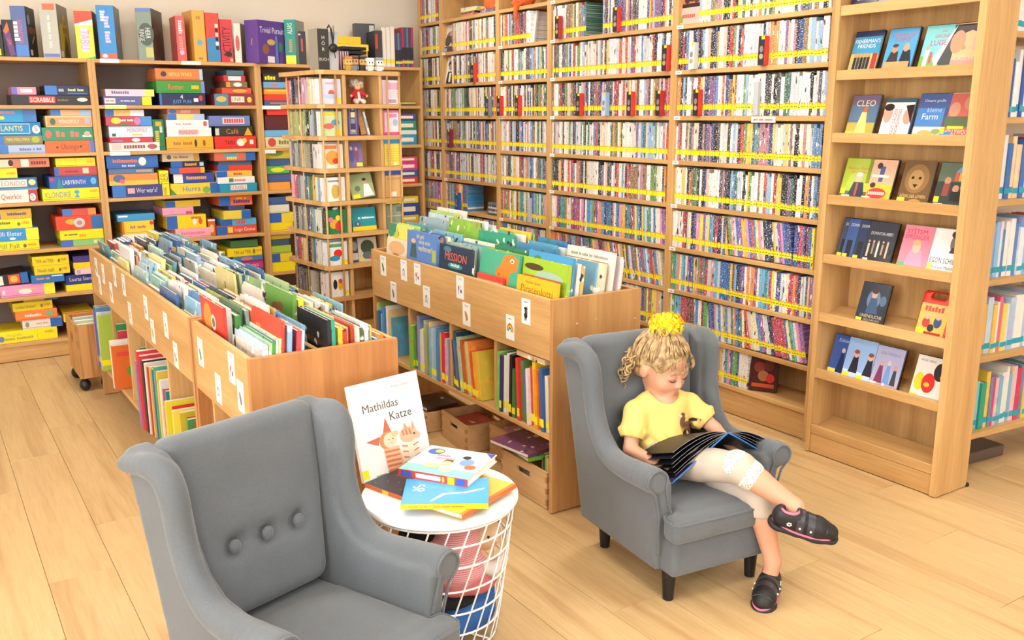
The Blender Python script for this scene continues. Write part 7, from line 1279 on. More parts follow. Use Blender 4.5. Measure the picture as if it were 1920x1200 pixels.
# ---- books on the table
def flat_book(label, cx, cy, z, w, d, t, rz, col, spine_col, prints, sticker=None, spine_prints=None):
    o = thing('picture_book', label, 'book', (cx, cy, z), R(rz), 'books lying on the white table')
    c = MB(); c.box(-w/2, w/2, -d/2, d/2, 0, t*.12); c.box(-w/2, w/2, -d/2, d/2, t*.88, t); cc = c.build('cover', 'tint', o); cc.color = (*S(col), 1)
    MB().box(-w/2+.002, w/2-.004, -d/2+.002, d/2-.004, t*.12, t*.88).build('pages', 'paper', o)
    s = MB().box(-w/2, w/2, -d/2-.0012, -d/2+.002, 0, t).build('spine', 'tint', o); s.color = (*S(spine_col), 1)
    mb = MB(); Face(mb, (-w/2, -d/2, t), (1, 0, 0), (0, 1, 0), w, d).do(prints); mb.build('sticker_print', 'print', o)
    mb = MB(); f = Face(mb, (-w/2, -d/2-.0014, 0), (1, 0, 0), (0, 0, 1), w, t)
    for q in (spine_prints or []): f.do([q])
    if sticker: f.rect(sticker, sticker+.1, .02, .98, '#f0e024')
    if mb.v: mb.build('spine_print', 'print', o)
    return o
zt = TBH+.0006
def on_table(u, v, z=None): return at(u, v, 2, z or zt)
p = on_table(790, 912); flat_book('dark starry picture book with orange spine, lowest on the table', p[0]-.005, p[1]+.0, zt, .25, .2, .012, -72, '#2c2e3c', '#d86a34', [('r', 0, 1, 0, 1, '#2b2d3a')]+[('e', .1+.8*((k*37) % 19)/19, .1+.8*((k*53) % 23)/23, .006, .008, '#d8d8d0', 6) for k in range(22)]+[('t', 'S', .62, .3, .2, '#e4e4e0', .2, 30)], .3)
p = on_table(878, 932); flat_book('golden picture book with orange spine lying under the blue book', p[0]-.02, p[1]-.005, zt+.0126, .25, .19, .012, 22, '#e0b044', '#dc6a34', [('r', 0, 1, 0, 1, '#e2b64e'), ('r', 0, 1, 0, .06, '#d87a34'), ('e', .5, .5, .2, .14, '#8a7a40'), ('e', .7, .7, .15, .1, '#c88a34'), ('e', .3, .4, .1, .15, '#d8c884')], .3)
p = on_table(826, 944); flat_book('light blue picture book with yellow spine and dotted trail', p[0]+.012, p[1]-.012, zt+.0252, .235, .175, .014, -32, '#4a9fd0', '#f0d428', [('r', 0, 1, 0, 1, '#4aa0d2'), ('t', 'Sp', .2, .62, .2, '#ecf2f4', .3, -60), ('p', [(.35, .1), (.5, .35), (.75, .4), (.95, .55), (.95, .6), (.72, .45), (.46, .4), (.32, .1)], '#d8dcd4')], .8, [('t', '~Freunde in Not', .2, .5, .35, '#c8884a', .25), ('t', '~Meine besten Abenteuer', .55, .5, .35, '#d08030', .35)])
p = on_table(838, 900); flat_book('white cartoon picture book with red spine on top of the pile', p[0]+.0, p[1]-.012, zt+.0396, .22, .205, .022, -56, '#e8e4e0', '#d04038', [('r', 0, 1, 0, 1, '#e6e2e2'), ('r', 0, 1, 0, .26, '#8ac8c4'), ('e', .18, .8, .12, .12, '#3a68b4'), ('e', .22, .82, .06, .06, '#e8d040'), ('e', .5, .5, .07, .07, '#7a5030'), ('e', .5, .42, .08, .09, '#e0b898'), ('e', .68, .72, .06, .06, '#2a2420'), ('e', .75, .55, .1, .12, '#7a9ad4'), ('e', .86, .4, .08, .08, '#d86a3c'), ('e', .35, .28, .12, .1, '#e8dc9a'), ('e', .6, .2, .1, .1, '#e8d8b0'), ('p', [(.86, .98), (.99, .98), (.99, .82)], '#3a50a8'), ('t', '~abcde', .36, .68, .06, '#d88a9a', .3), ('t', '~abcdefg', .42, .58, .06, '#d8a0a8', .3)], .72, [('r', .04, .2, .1, .9, '#3a58b0'), ('r', .26, .62, .2, .8, '#e8dcdc'), ('e', .66, .5, .02, .4, '#e0b840'), ('r', .84, .97, .1, .9, '#3a58b0')])
# ---- the big white book leaning on the bin end behind the table
bl, br = at(683, 908, 2, TBH), at(811, 865, 2, TBH); bw = float(np.hypot(*(br-bl)[:2])); ba = math.atan2(br[1]-bl[1], br[0]-bl[0])
o = link('picture_book', None, None, (bl[0], bl[1], TBH+.001), (R(-14), 0, ba)); tag(o, 'large white picture book with striped cat, leaning upright on the table', 'book')
bh = .288; cv = bevbox(0, bw, 0, .014, 0, bh, .0012).build('cover', 'white_card', o)
MB().box(.004, bw+.0006, .002, .012, .003, bh+.0006).build('pages', 'paper', o)
mb = MB(); f = Face(mb, (0, -.0004, 0), (1, 0, 0), (0, 0, 1), bw, bh)
f.text('Mathildas', .40, .735, .085, '#55504a', .62); f.text('Katze', .66, .60, .09, '#55504a', .42); f.text('Emily Gravett', .72, .90, .028, '#d8907a', .34)
mb.build('title_print', 'print', o); mb = MB(); f = Face(mb, (0, -.0006, 0), (1, 0, 0), (0, 0, 1), bw, bh)
OG, OP, CRM = '#d88a5c', '#e8b494', '#e8d8c4'
f.poly([(.36, .42), (.43, .6), (.49, .43)], '#c86a50'); f.poly([(.12, .40), (.32, .42), (.28, .33)], '#c8705c')      # pointed hat ears of the striped suit
f.ell(.42, .36, .12, .095, OG); f.ell(.45, .355, .095, .08, '#ecd0b4'); f.ell(.53, .41, .05, .03, '#dcc088')
f.poly([(.34, .28), (.56, .28), (.60, .02), (.36, .02)], OP)
for k in range(5): f.poly([(.35+.004*k, .26-.05*k), (.55, .245-.05*k), (.56, .225-.05*k), (.35, .235-.05*k)], '#d0784c')
f.ell(.43, .365, .008, .008, '#6a4a3c', 8); f.ell(.49, .365, .008, .008, '#6a4a3c', 8); f.poly([(.43, .33), (.46, .322), (.49, .332), (.46, .328)], '#b86a5a')
mb.build('illustration', 'print', o); mb = MB(); f = Face(mb, (0, -.0006, 0), (1, 0, 0), (0, 0, 1), bw, bh); f.ell(.70, .17, .13, .15, CRM); f.ell(.72, .36, .13, .085, OP); f.ell(.84, .33, .05, .04, OP); f.poly([(.66, .41), (.68, .50), (.73, .42)], '#d89a7c'); f.poly([(.78, .41), (.80, .50), (.83, .40)], '#d89a7c')
for k in range(4): f.poly([(.60, .27-.06*k), (.68, .25-.06*k), (.68, .235-.06*k), (.60, .25-.06*k)], '#d08a64'); f.poly([(.76, .24-.06*k), (.84, .26-.06*k), (.84, .245-.06*k), (.76, .225-.06*k)], '#d08a64')
for k in range(3): f.poly([(.63+.05*k, .42), (.65+.05*k, .42), (.66+.05*k, .36), (.64+.05*k, .36)], '#c87a54')
f.ell(.80, .355, .014, .012, '#5a4034', 8); mb.build('illustration', 'print', o); mb = MB(); f = Face(mb, (0, -.0006, 0), (1, 0, 0), (0, 0, 1), bw, bh); f.rect(.0, .085, .035, .125, '#f0e024'); f.text('~abcdefghijkl', .25, .03, .014, '#9a948c', .2)
mb.build('sticker_print', 'print', o)
# ================================================================ the child in the chair (frame of the wing chair: -y is forward)
m, n, l, b = newmat('skin'); b.inputs['Base Color'].default_value = (*S('#e2b096'), 1); b.inputs['Roughness'].default_value = .5
b.inputs['Subsurface Weight'].default_value = .12; b.inputs['Subsurface Radius'].default_value = (.02, .008, .004); b.inputs['Subsurface Scale'].default_value = .3
tc = n.new('ShaderNodeTexCoord'); nz = n.new('ShaderNodeTexNoise'); nz.inputs['Scale'].default_value = 14; l.new(tc.outputs['Object'], nz.inputs['Vector'])
mx = n.new('ShaderNodeMix'); mx.data_type = 'RGBA'; mx.inputs['A'].default_value = (*S('#c88c6e'), 1); mx.inputs['B'].default_value = (*S('#d8a284'), 1); l.new(nz.outputs['Fac'], mx.inputs['Factor']); l.new(mx.outputs['Result'], b.inputs['Base Color'])
m, n, l, b = newmat('blond_hair'); tc = n.new('ShaderNodeTexCoord'); nz = n.new('ShaderNodeTexNoise'); nz.inputs['Scale'].default_value = 55; nz.inputs['Detail'].default_value = 3
l.new(tc.outputs['Object'], nz.inputs['Vector']); r_ = n.new('ShaderNodeValToRGB'); r_.color_ramp.elements[0].color = (*S('#7a5a36'), 1); r_.color_ramp.elements[1].color = (*S('#d2b280'), 1); r_.color_ramp.elements[0].position = .3; r_.color_ramp.elements[1].position = .68
l.new(nz.outputs['Fac'], r_.inputs['Fac']); l.new(r_.outputs['Color'], b.inputs['Base Color']); b.inputs['Roughness'].default_value = .42
plain('yellow_shirt', '#e4c46e', .85, bump=.25, bscale=30); plain('white_leggings', '#bfb1a1', .85, bump=.3, bscale=45, var=.05); plain('lip_skin', '#b97464', .45); plain('petal_yellow', '#f2cc1c', .6, var=.12, bscale=60)
plain('shoe_black', '#1b1a1c', .55, bump=.3, bscale=90); plain('shoe_strap', '#37353a', .35); plain('shoe_rubber', '#232124', .6); plain('shoe_pink', '#d8708c', .5); plain('shoe_grey', '#5c5c64', .6)
m, n, l, b = newmat('lace'); tc = n.new('ShaderNodeTexCoord'); vo = n.new('ShaderNodeTexVoronoi'); vo.inputs['Scale'].default_value = 130; vo.feature = 'DISTANCE_TO_EDGE'; l.new(tc.outputs['Object'], vo.inputs['Vector'])
r_ = n.new('ShaderNodeValToRGB'); r_.color_ramp.elements[0].color = (*S('#ece4d8'), 1); r_.color_ramp.elements[1].color = (*S('#a8957f'), 1); r_.color_ramp.elements[0].position = .12; r_.color_ramp.elements[1].position = .3; l.new(vo.outputs['Distance'], r_.inputs['Fac']); l.new(r_.outputs['Color'], b.inputs['Base Color']); b.inputs['Roughness'].default_value = .9
bp = n.new('ShaderNodeBump'); bp.inputs['Strength'].default_value = .8; bp.inputs['Distance'].default_value = .002; bp.invert = True; l.new(vo.outputs['Distance'], bp.inputs['Height']); l.new(bp.outputs['Normal'], b.inputs['Normal'])

kid = thing('person', 'young child with curly blond hair and yellow T-shirt, reading in grey chair', 'person', (RC[0], RC[1], 0), RC[2])
HS = 1.13; HC = Vector((.006, .098, .660)); HM = Matrix.Translation(HC) @ Matrix.Rotation(R(13), 4, 'Z') @ Matrix.Rotation(R(21), 4, 'X'); HR = HM.to_3x3().to_4x4()
def H(x, y, z): return HM @ (Vector((x, y, z))*HS)
shR, elR, wrR = (-.104, .086, .522), (-.150, .048, .412), (-.118, -.042, .392)
shL, elL, wrL = (.110, .082, .518), (.164, .004, .446), (.190, -.098, .382)
hipR, knT, anT = (-.050, .015, .372), (.042, -.272, .424), (.143, -.412, .330)
hipL, knL, anL = (.055, .015, .366), (.112, -.278, .326), (.146, -.328, .112)
toeT, heelT = Vector((.235, -.500, .258)), Vector((.100, -.402, .300)); toeL, heelL = Vector((.040, -.398, .022)), Vector((.158, -.312, .030))
body = SDF((-.24, -.54, .0), (.30, .24, .82), .0042)
# head and neck
body.ell(H(0, .012, .022), (.065, .077, .072), 0, rot=HM); body.ell(H(0, -.022, -.028), (.050, .052, .054), .03, rot=HM)
for s in (-1, 1):
    body.ell(H(s*.027, -.044, -.024), (.025, .022, .024), .014, rot=HM); body.ell(H(s*.0655, .012, -.006), (.008, .017, .023), .005, rot=HM)
    body.ell(H(s*.027, -.078, .008), (.017, .012, .011), .010, 's', rot=HM); body.ell(H(s*.026, -.058, .006), (.0145, .0125, .0105), .004, rot=HM)
body.ell(H(0, -.055, -.070), (.019, .016, .015), .018, rot=HM); body.cone(H(0, -.066, .008), H(0, -.079, -.016), .0055, .0085, .008)
for s in (-1, 1): body.ell(H(s*.0075, -.072, -.021), (.0062, .007, .0055), .004, rot=HM)
body.ell(H(0, -.068, -.046), (.017, .008, .009), .008, rot=HM); body.cone(H(-.014, -.0775, -.0445), H(.014, -.0775, -.0445), .0022, .0022, .003, 's')
body.cone(H(0, .02, -.055), (0, .100, .545), .034, .036, .02)
# torso under the shirt
body.chain([(0, .092, .535), (0, .082, .47), (0, .062, .40), (0, .035, .385)], [.052, .058, .058, .062], .03)
body.cone((0, .09, .528), shR, .042, .030, .02); body.cone((0, .09, .528), shL, .042, .030, .02)
# arms
body.chain([shR, elR], [.029, .0235], .006); body.chain([elR, wrR], [.0235, .0165], .006); body.chain([shL, elL], [.029, .0235], .006); body.chain([elL, wrL], [.0235, .0165], .006)
def hand(w, d, up, side):
    """palm with four bent fingers and a thumb; d points along the hand, up to its back, side to the thumb"""
    w, d, up, side = Vector(w), Vector(d).normalized(), Vector(up).normalized(), Vector(side).normalized()
    body.cone(w, w+d*.018, .0165, .017, .006)
    for k, L in enumerate((.043, .048, .045, .036)):
        o = side*(.016-.0105*k); a = w+d*.016+o; b_ = w+d*.040+o*1.1; c = b_+d*(L*.45)-up*.004; e = c+d*(L*.38)-up*.012
        body.cone(a, b_, .0095, .0085, .004); body.cone(b_, c, .0075, .0066, .001); body.cone(c, e, .0066, .0055, .001)
    a = w+d*.010+side*.014; b_ = a+side*.018+d*.014; c = b_+side*.006+d*.018
    body.cone(a, b_, .009, .0078, .004); body.cone(b_, c, .0075, .006, .001)
hand(wrR, (.35, -.9, .1), (0, .1, 1), (.9, .35, 0)); hand(wrL, (.45, -.75, -.25), (.3, -.1, .9), (-.85, -.5, .05))
# legs
body.chain([hipR, knT], [.052, .042], .02); body.chain([knT, tuple(Vector(knT).lerp(Vector(anT), .35)), anT], [.041, .038, .0265], .01)
body.chain([hipL, knL], [.052, .042], .02); body.chain([knL, tuple(Vector(knL).lerp(Vector(anL), .35)), anL], [.041, .038, .0265], .01)
body.cone(anT, tuple(heelT.lerp(toeT, .2)+Vector((0, 0, .0))), .026, .022, .01); body.cone(anL, tuple(heelL.lerp(toeL, .2)+Vector((0, 0, .02))), .026, .022, .01)
body.cone(tuple(heelT.lerp(toeT, .15)), tuple(heelT.lerp(toeT, .8)), .022, .018, .01); body.cone(tuple(heelL.lerp(toeL, .15)+Vector((0, 0, .012))), tuple(heelL.lerp(toeL, .8)+Vector((0, 0, .01))), .022, .018, .01)
link('body', body.mesh('body', 'skin', 2), kid)
# ---- face details
def on_head(pts): return [H(*p) for p in pts]
for s in (-1, 1):
    MB().tube(on_head([(s*.014, -.0700, .0015), (s*.020, -.0712, -.0022), (s*.027, -.0710, -.0030), (s*.034, -.0680, -.0010), (s*.039, -.0640, .002)]), [.0008, .0015, .0018, .0015, .0008], 6, '#4a3020').build('eyelashes', 'matte_print', kid, True)
    MB().tube(on_head([(s*.012, -.0715, .0215), (s*.022, -.0725, .0245), (s*.032, -.0690, .0235), (s*.040, -.0640, .019)]), [.0008, .0016, .0015, .0007], 6, '#a87c50').build('eyebrow', 'matte_print', kid, True)
lp = SDF((-.06, -.04, .50), (.08, .12, .68), .0022)
lp.ell(H(0, -.0755, -.0405), (.0115, .0040, .0026), 0, rot=HM); lp.ell(H(0, -.0748, -.0485), (.0095, .0042, .0032), 0, rot=HM); link('lips', lp.mesh('lips', 'lip_skin', 1), kid)
# ---- hair: cap swept up to the crown, strands, curls at neck and ears
hr = SDF((-.15, -.06, .50), (.15, .26, .86), .0042)
hr.ell(H(0, .018, .028), (.0725, .0815, .0785), 0, rot=HM); hr.ell(H(0, .065, -.015), (.060, .045, .055), .03, rot=HM); hr.ell(H(0, .035, .098), (.036, .036, .024), .02, rot=HM)
hr.ell(H(0, -.090, -.012), (.066, .060, .082), .008, 's', rot=HM)
for s in (-1, 1): hr.ell(H(s*.068, -.004, -.016), (.022, .032, .034), .006, 's', rot=HM)
link('hair', hr.mesh('hair', 'blond_hair', 2), kid)
rh = random.Random(5); strands = MB(); KNOT = Vector((0, .036, .112))
def skull(v, off):
    d = (v-Vector((0, .018, .028))); q = Vector((d.x/.0725, d.y/.0815, d.z/.0785)).length; return Vector((0, .018, .028))+d/q*(1+off/.075)
for k in range(230):
    a = rh.uniform(0, 2*math.pi); el = rh.uniform(-.55, .35)
    st = Vector((math.sin(a)*math.cos(el), -math.cos(a)*math.cos(el), math.sin(el)))*.08+Vector((0, .018, .028))
    fr = -math.cos(a)
    if fr < -.45:                                   # hairline above the forehead
        st = Vector((math.sin(a)*.07, -.052, .072+rh.uniform(-.006, .012)))
    elif fr < .2 and st.z < .034: st.z = .034+rh.uniform(0, .02)
    pts = []; ph = rh.uniform(0, 6.28); wv = rh.uniform(.001, .0035)
    for i in range(9):
        t = i/8; p = skull(st.lerp(KNOT, t), .004+.003*math.sin(ph+t*7)+.006*t); p += Vector((math.sin(ph+t*9)*wv, math.cos(ph+t*8)*wv, 0)); pts.append(H(*p))
    strands.tube(pts, [.0012, .0024, .0028, .0028, .0027, .0026, .0024, .0022, .0018], 5)
so = strands.build('hair_strands', 'blond_hair', kid, True); so['kind'] = 'stuff'
curls = MB()
for k in range(58):
    a = rh.uniform(.9, 5.38); s0 = Vector((math.sin(a)*.070, -math.cos(a)*.080+.018, rh.uniform(-.03, .03)))
    if abs(s0.x) > .055 and s0.y < .035: s0.y = .04+rh.uniform(0, .03)
    L = rh.uniform(.035, .075); rad = rh.uniform(.006, .011); tu = rh.uniform(1.3, 2.6)*rh.choice((-1, 1)); ph = rh.uniform(0, 6.28); pts = []
    out = Vector((s0.x, s0.y-.018, 0)).normalized()
    for i in range(16):
        t = i/15; c = s0+out*(.010+.012*math.sin(t*2.4))+Vector((0, 0, -L*t)); sd_ = Vector((-out.y, out.x, 0))
        pts.append(H(*(c+out*math.cos(ph+tu*6.28*t)*rad*(.4+.6*t)+sd_*math.sin(ph+tu*6.28*t)*rad*(.4+.6*t))))
    curls.tube(pts, [.0018]+[.0027]*12+[.0022, .0016, .0008], 5)
for k in range(30):                                  # wisps round the forehead and temples
    a = rh.uniform(-1.25, 1.25); s0 = Vector((math.sin(a)*.066, -.058*math.cos(a)-.004,   .066+rh.uniform(-.012, .008))); pts = []; ph = rh.uniform(0, 6.28)
    for i in range(10):
        t = i/9; pts.append(H(*(s0+Vector((math.sin(a)*.012*t+.004*math.sin(ph+6*t), -.012*math.sin(2.6*t)-.006+.004*math.cos(ph+6*t), -.036*t+.005*math.cos(ph+7*t))))))
    curls.tube(pts, [.0014]*7+[.001, .0008, .0005], 4)
for k in range(16):                                  # loose loops above the forehead and at the knot
    a = rh.uniform(0, 6.28); c = KNOT+Vector((math.cos(a)*.03, math.sin(a)*.03, rh.uniform(-.01, .012))); pts = []
    ax = Vector((math.cos(a), math.sin(a), .3)).normalized(); bx = ax.orthogonal().normalized(); cx_ = ax.cross(bx)
    for i in range(12): t = i/11*5.2; pts.append(H(*(c+bx*math.cos(t)*.012+cx_*math.sin(t)*.012+ax*.002*i)))
    curls.tube(pts, .002, 5)
co = curls.build('hair_curls', 'blond_hair', kid, True); co['kind'] = 'stuff'
# ---- yellow blossoms in the hair
FC = Vector((.014, .094, .806))
hf = MB().sph(FC, (.042, .034, .022), 14, 10).build('hair_flower', 'petal_yellow', kid, True)
pm_ = MB()
for k in range(5):
    a = 2*math.pi*k/5; d = Vector((math.cos(a), math.sin(a), 0)); sd_ = Vector((-d.y, d.x, 0)); c0 = Vector((0, 0, .001))
    P_ = [c0, c0+d*.008-sd_*.006+Vector((0, 0, .004)), c0+d*.017-sd_*.008+Vector((0, 0, .005)), c0+d*.021+Vector((0, 0, .002)), c0+d*.017+sd_*.008+Vector((0, 0, .008)), c0+d*.008+sd_*.006+Vector((0, 0, .002))]
    pm_.add(P_, [(0, 1, 2, 3), (0, 3, 4, 5)])
pm_.sph((0, 0, .003), .0035, 8, 6); bm_ = pm_.mesh('blossom', 'petal_yellow', True)
for k in range(26):
    t = (k+.5)/26; ph = k*2.399; zz_ = 1-1.25*t; rr = math.sqrt(max(0, 1-zz_*zz_)); d = Vector((rr*math.cos(ph), rr*math.sin(ph), zz_)); p = FC+Vector((d.x*.046, d.y*.037, d.z*.026))
    o = link('blossom', bm_, hf, p, None, (1.35, 1.35, 1.35)); o.rotation_mode = 'QUATERNION'; o.rotation_quaternion = d.to_track_quat('Z', 'Y')
# ---- T-shirt
sh = SDF((-.22, -.06, .33), (.22, .18, .60), .0042)
sh.chain([(0, .094, .532), (0, .084, .47), (0, .060, .405), (0, .040, .37)], [.058, .071, .076, .078], .03)
sh.cone((-.045, .09, .53), (-.045, .075, .42), .05, .052, .03); sh.cone((.045, .09, .53), (.045, .075, .42), .05, .052, .03)
for s, a_, b_ in ((-1, shR, elR), (1, shL, elL)):
    mid = Vector(a_).lerp(Vector(b_), .46); sh.cone((s*.05, .09, .528), a_, .048, .040, .02); sh.cone(a_, mid, .041, .042, .01); q = Vector(a_).lerp(Vector(b_), .52); sh.cone(mid, q, .044, .046, .004)
    e = (Vector(b_)-Vector(a_)).normalized(); c = Vector(a_).lerp(Vector(b_), .66); sh.ell(c+e*.012, (.036, .036, .030), .004, 's', rot=e.to_track_quat('Z', 'Y').to_matrix().to_4x4())
    u_ = e.orthogonal().normalized(); v_ = e.cross(u_)
    for k in range(10): t = 2*math.pi*k/10; sh.ell(q+u_*math.cos(t)*.043+v_*math.sin(t)*.043, (.010, .010, .010), .006)
sh.ell((0, .072, .576), (.050, .050, .034), .006, 's')
for p0, p1 in (((-.05, .012, .50), (-.02, -.012, .42)), ((.03, .008, .46), (.05, -.01, .40)), ((-.08, .03, .44), (-.04, -.014, .40)), ((.07, .03, .52), (.06, .008, .46))): sh.cone(p0, p1, .006, .005, .012, 's')
shirt = link('shirt', sh.mesh('shirt', 'yellow_shirt', 2), kid)
def shirt_y(x, z):
    i = int(round((x-sh.lo[0])/sh.h)); k = int(round((z-sh.lo[2])/sh.h)); col_ = sh.F[i, :, k]; j = np.argmax(col_ < .0005); return float(sh.ax[1][j])
hp_ = MB()
def patch(cx, cz, rx, rz__, col, rot=0, n_=12, e=.004):
    c, s = math.cos(rot), math.sin(rot); P2 = [(cx+rx*math.cos(t)*c-rz__*math.sin(t)*s, cz+rx*math.cos(t)*s+rz__*math.sin(t)*c) for t in [2*math.pi*k/n_ for k in range(n_)]]
    vs = [(cx, shirt_y(cx, cz)-e, cz)]+[(x, shirt_y(x, z)-e, z) for x, z in P2]
    hp_.add(vs, [(0, 1+k, 1+(k+1) % n_) for k in range(n_)], col)
BRN, DBR = '#6a4632', '#3c2a20'
HX, HZ = .052, .472
patch(HX-1.5*.012, HZ+1.5*.012, 1.5*.013, 1.5*.009, BRN, .9); patch(HX-1.5*.008, HZ+1.5*.024, 1.5*.008, 1.5*.006, BRN); patch(HX-1.5*.018, HZ+1.5*.024, 1.5*.006, 1.5*.004, '#d8c8b4', 0, 10, .0046); patch(HX+1.5*.004, HZ-1.5*.002, 1.5*.018, 1.5*.010, BRN, -.3)
patch(HX-1.5*.010, HZ-1.5*.018, 1.5*.004, 1.5*.013, DBR, -.25, 10, .0044); patch(HX+1.5*.010, HZ-1.5*.018, 1.5*.004, 1.5*.012, DBR, .3, 10, .0044); patch(HX+1.5*.020, HZ-1.5*.012, 1.5*.004, 1.5*.011, DBR, .5, 10, .0044); patch(HX+1.5*.024, HZ+1.5*.006, 1.5*.012, 1.5*.004, DBR, .5, 10, .0046)
hp_.build('horse_print', 'matte_print', shirt)
# ---- leggings with lace cuffs
lg = SDF((-.13, -.36, .26), (.20, .13, .50), .0045)
lg.ell((0, .035, .366), (.098, .075, .062), 0)
cT = Vector(knT).lerp(Vector(anT), .17); cL = Vector(knL).lerp(Vector(anL), .24)
lg.chain([hipR, tuple(Vector(hipR).lerp(Vector(knT), .5)), knT, tuple(cT)], [.063, .057, .049, .046], .014); lg.chain([hipL, tuple(Vector(hipL).lerp(Vector(knL), .5)), knL, tuple(cL)], [.063, .057, .049, .047], .014)
for c_, a_ in ((cT, anT), (cL, anL)):
    d = (Vector(a_)-c_).normalized(); lg.ell(c_+d*.045, (.042, .042, .036), .003, 's', rot=d.to_track_quat('Z', 'Y').to_matrix().to_4x4())
for p0, p1 in (((-.01, -.12, .455), (.02, -.15, .43)), ((.02, -.20, .475), (.05, -.22, .45)), ((.06, -.22, .39), (.12, -.26, .372)), ((.07, -.15, .41), (.11, -.18, .395))): lg.cone(p0, p1, .004, .004, .010, 's')
link('leggings', lg.mesh('leggings', 'white_leggings', 2), kid)
for kn, an, t0, t1 in ((knT, anT, -.06, .17),):
    d = (Vector(an)-Vector(kn)); sl = SDF((-.07, -.38, .30), (.17, -.16, .50), .004); sl.cone(tuple(Vector(kn)+d*t0), tuple(Vector(kn)+d*t1), .0505, .0485, 0); dn = d.normalized()
    sl.ell(Vector(kn)+d*t1+dn*.047, (.044, .044, .036), .003, 's', rot=dn.to_track_quat('Z', 'Y').to_matrix().to_4x4()); link('lace_cuff', sl.mesh('lace_cuff', 'lace', 1), kid)
# ---- shoes
def shoe(heel, toe, up):
    x = (toe-heel).normalized(); z = (up-x*up.dot(x)).normalized(); y = z.cross(x); MM = Matrix.Translation(heel) @ Matrix((x, y, z)).transposed().to_4x4(); L = (toe-heel).length
    def tm(me): me.transform(MM); return me
    s = SDF((-.05, -.06, -.035), (.21, .06, .09), .0042)
    s.chain([(.0, 0, .006), (.05, 0, .004), (.105, .002, .0), (L-.025, .003, -.004)], [.031, .030, .033, .026], .02); s.cone((.0, 0, .020), (.03, 0, .022), .029, .028, .015)
    s.cone((.035, 0, .020), (.10, 0, .002), .025, .022, .02); s.cone((.010, 0, .058), (.014, 0, .038), .026, .018, .005, 's'); s.box((.08, 0, -.06), (.2, .1, .038), .002, .003, 's')
    up_ = link('shoe', tm(s.mesh('shoe', 'shoe_black', 2)), kid)
    s = SDF((-.05, -.06, -.045), (.21, .06, .01), .0042); s.chain([(-.002, 0, -.022), (.05, 0, -.022), (.105, .002, -.022), (L-.022, .003, -.020)], [.034, .031, .036, .030], .02); s.box((.08, 0, .02), (.2, .1, .034), .001, .001, 's'); s.box((.08, 0, -.062), (.2, .1, .030), .001, .001, 's')
    for k in range(7): s.cone((-.02+.027*k, -.06, -.034), (-.02+.027*k, .06, -.034), .004, .004, .001, 's')
    link('sole', tm(s.mesh('sole', 'shoe_rubber', 1)), up_)
    def loop(r_, z_, e_=0):
        P_ = []
        for k in range(28):
            a = 2*math.pi*k/28; cx = .07+(L*.5+.008)*math.cos(a); w_ = .0345+.003*math.cos(a); P_.append((cx, w_*math.sin(a)*(1 if abs(math.cos(a)) < .8 else 1.0)+.001, z_))
        return P_
    link('pink_trim', tm(MB().tube(loop(0, -.014), .0038, 6, closed=True).mesh('pink_trim', 'shoe_pink', True)), up_)
    P_ = [(.012+.026*math.cos(2*math.pi*k/18), .0225*math.sin(2*math.pi*k/18), .043+.004*math.cos(2*math.pi*k/18+.5)) for k in range(18)]
    link('collar_lining', tm(MB().tube(P_, .0045, 6, closed=True).mesh('collar_lining', 'shoe_pink', True)), up_)
    for cx, hz in ((.050, .050), (.083, .040)):
        m_ = MB(); pr_ = []
        for k in range(13):
            a = R(-15)+math.pi*1.166*k/12; pr_.append((.0355*math.cos(a), hz*max(-.15, math.sin(a))*.95))
        vs = []
        for yy, zz_ in pr_: vs += [(cx-.011-zz_*.1, yy, zz_+.001), (cx+.011-zz_*.1, yy, zz_-.002)]
        vs2 = [(a_[0], a_[1]*1.09, a_[2]+.003) for a_ in vs]; n_ = len(vs)
        fs = []
        for k in range(12): fs += [(n_+2*k, n_+2*k+1, n_+2*k+3, n_+2*k+2), (2*k, n_+2*k, n_+2*k+2, 2*k+2), (2*k+1, 2*k+3, n_+2*k+3, n_+2*k+1)]
        fs += [(0, 1, n_+1, n_), (n_-2, 2*n_-2, 2*n_-1, n_-1)]
        m_.add(vs+vs2, fs); st_ = link('strap', tm(m_.mesh('strap', 'shoe_strap', 'auto')), up_)
        for sg in (-1, 1): link('stud', tm(MB().sph((cx, sg*.0385, .012), .0035, 8, 6).mesh('stud', 'white_paint', True)), up_)
    for sg in (-1, 1):
        fl_ = MB()
        for k in range(6): fl_.sph((.018+.0055*math.cos(k*1.047), sg*.0335, .012+.0055*math.sin(k*1.047)), (.0028, .0018, .0028), 6, 5)
        link('shoe_flower', tm(fl_.mesh('shoe_flower', 'white_paint', True)), up_)
    for k, tx in enumerate((.105, .118, .13)):
        P_ = [(tx, -.03+.06*i/6, .030-.10*(tx-.10)*1.2-.012*((i-3)/3)**2) for i in range(7)]
        link('stitching', tm(MB().tube(P_, .0009, 5).mesh('stitching', 'shoe_grey', True)), up_)
shoe(heelT, toeT, Vector((-.25, -.25, 1))); shoe(heelL, toeL, Vector((0, 0, 1)))

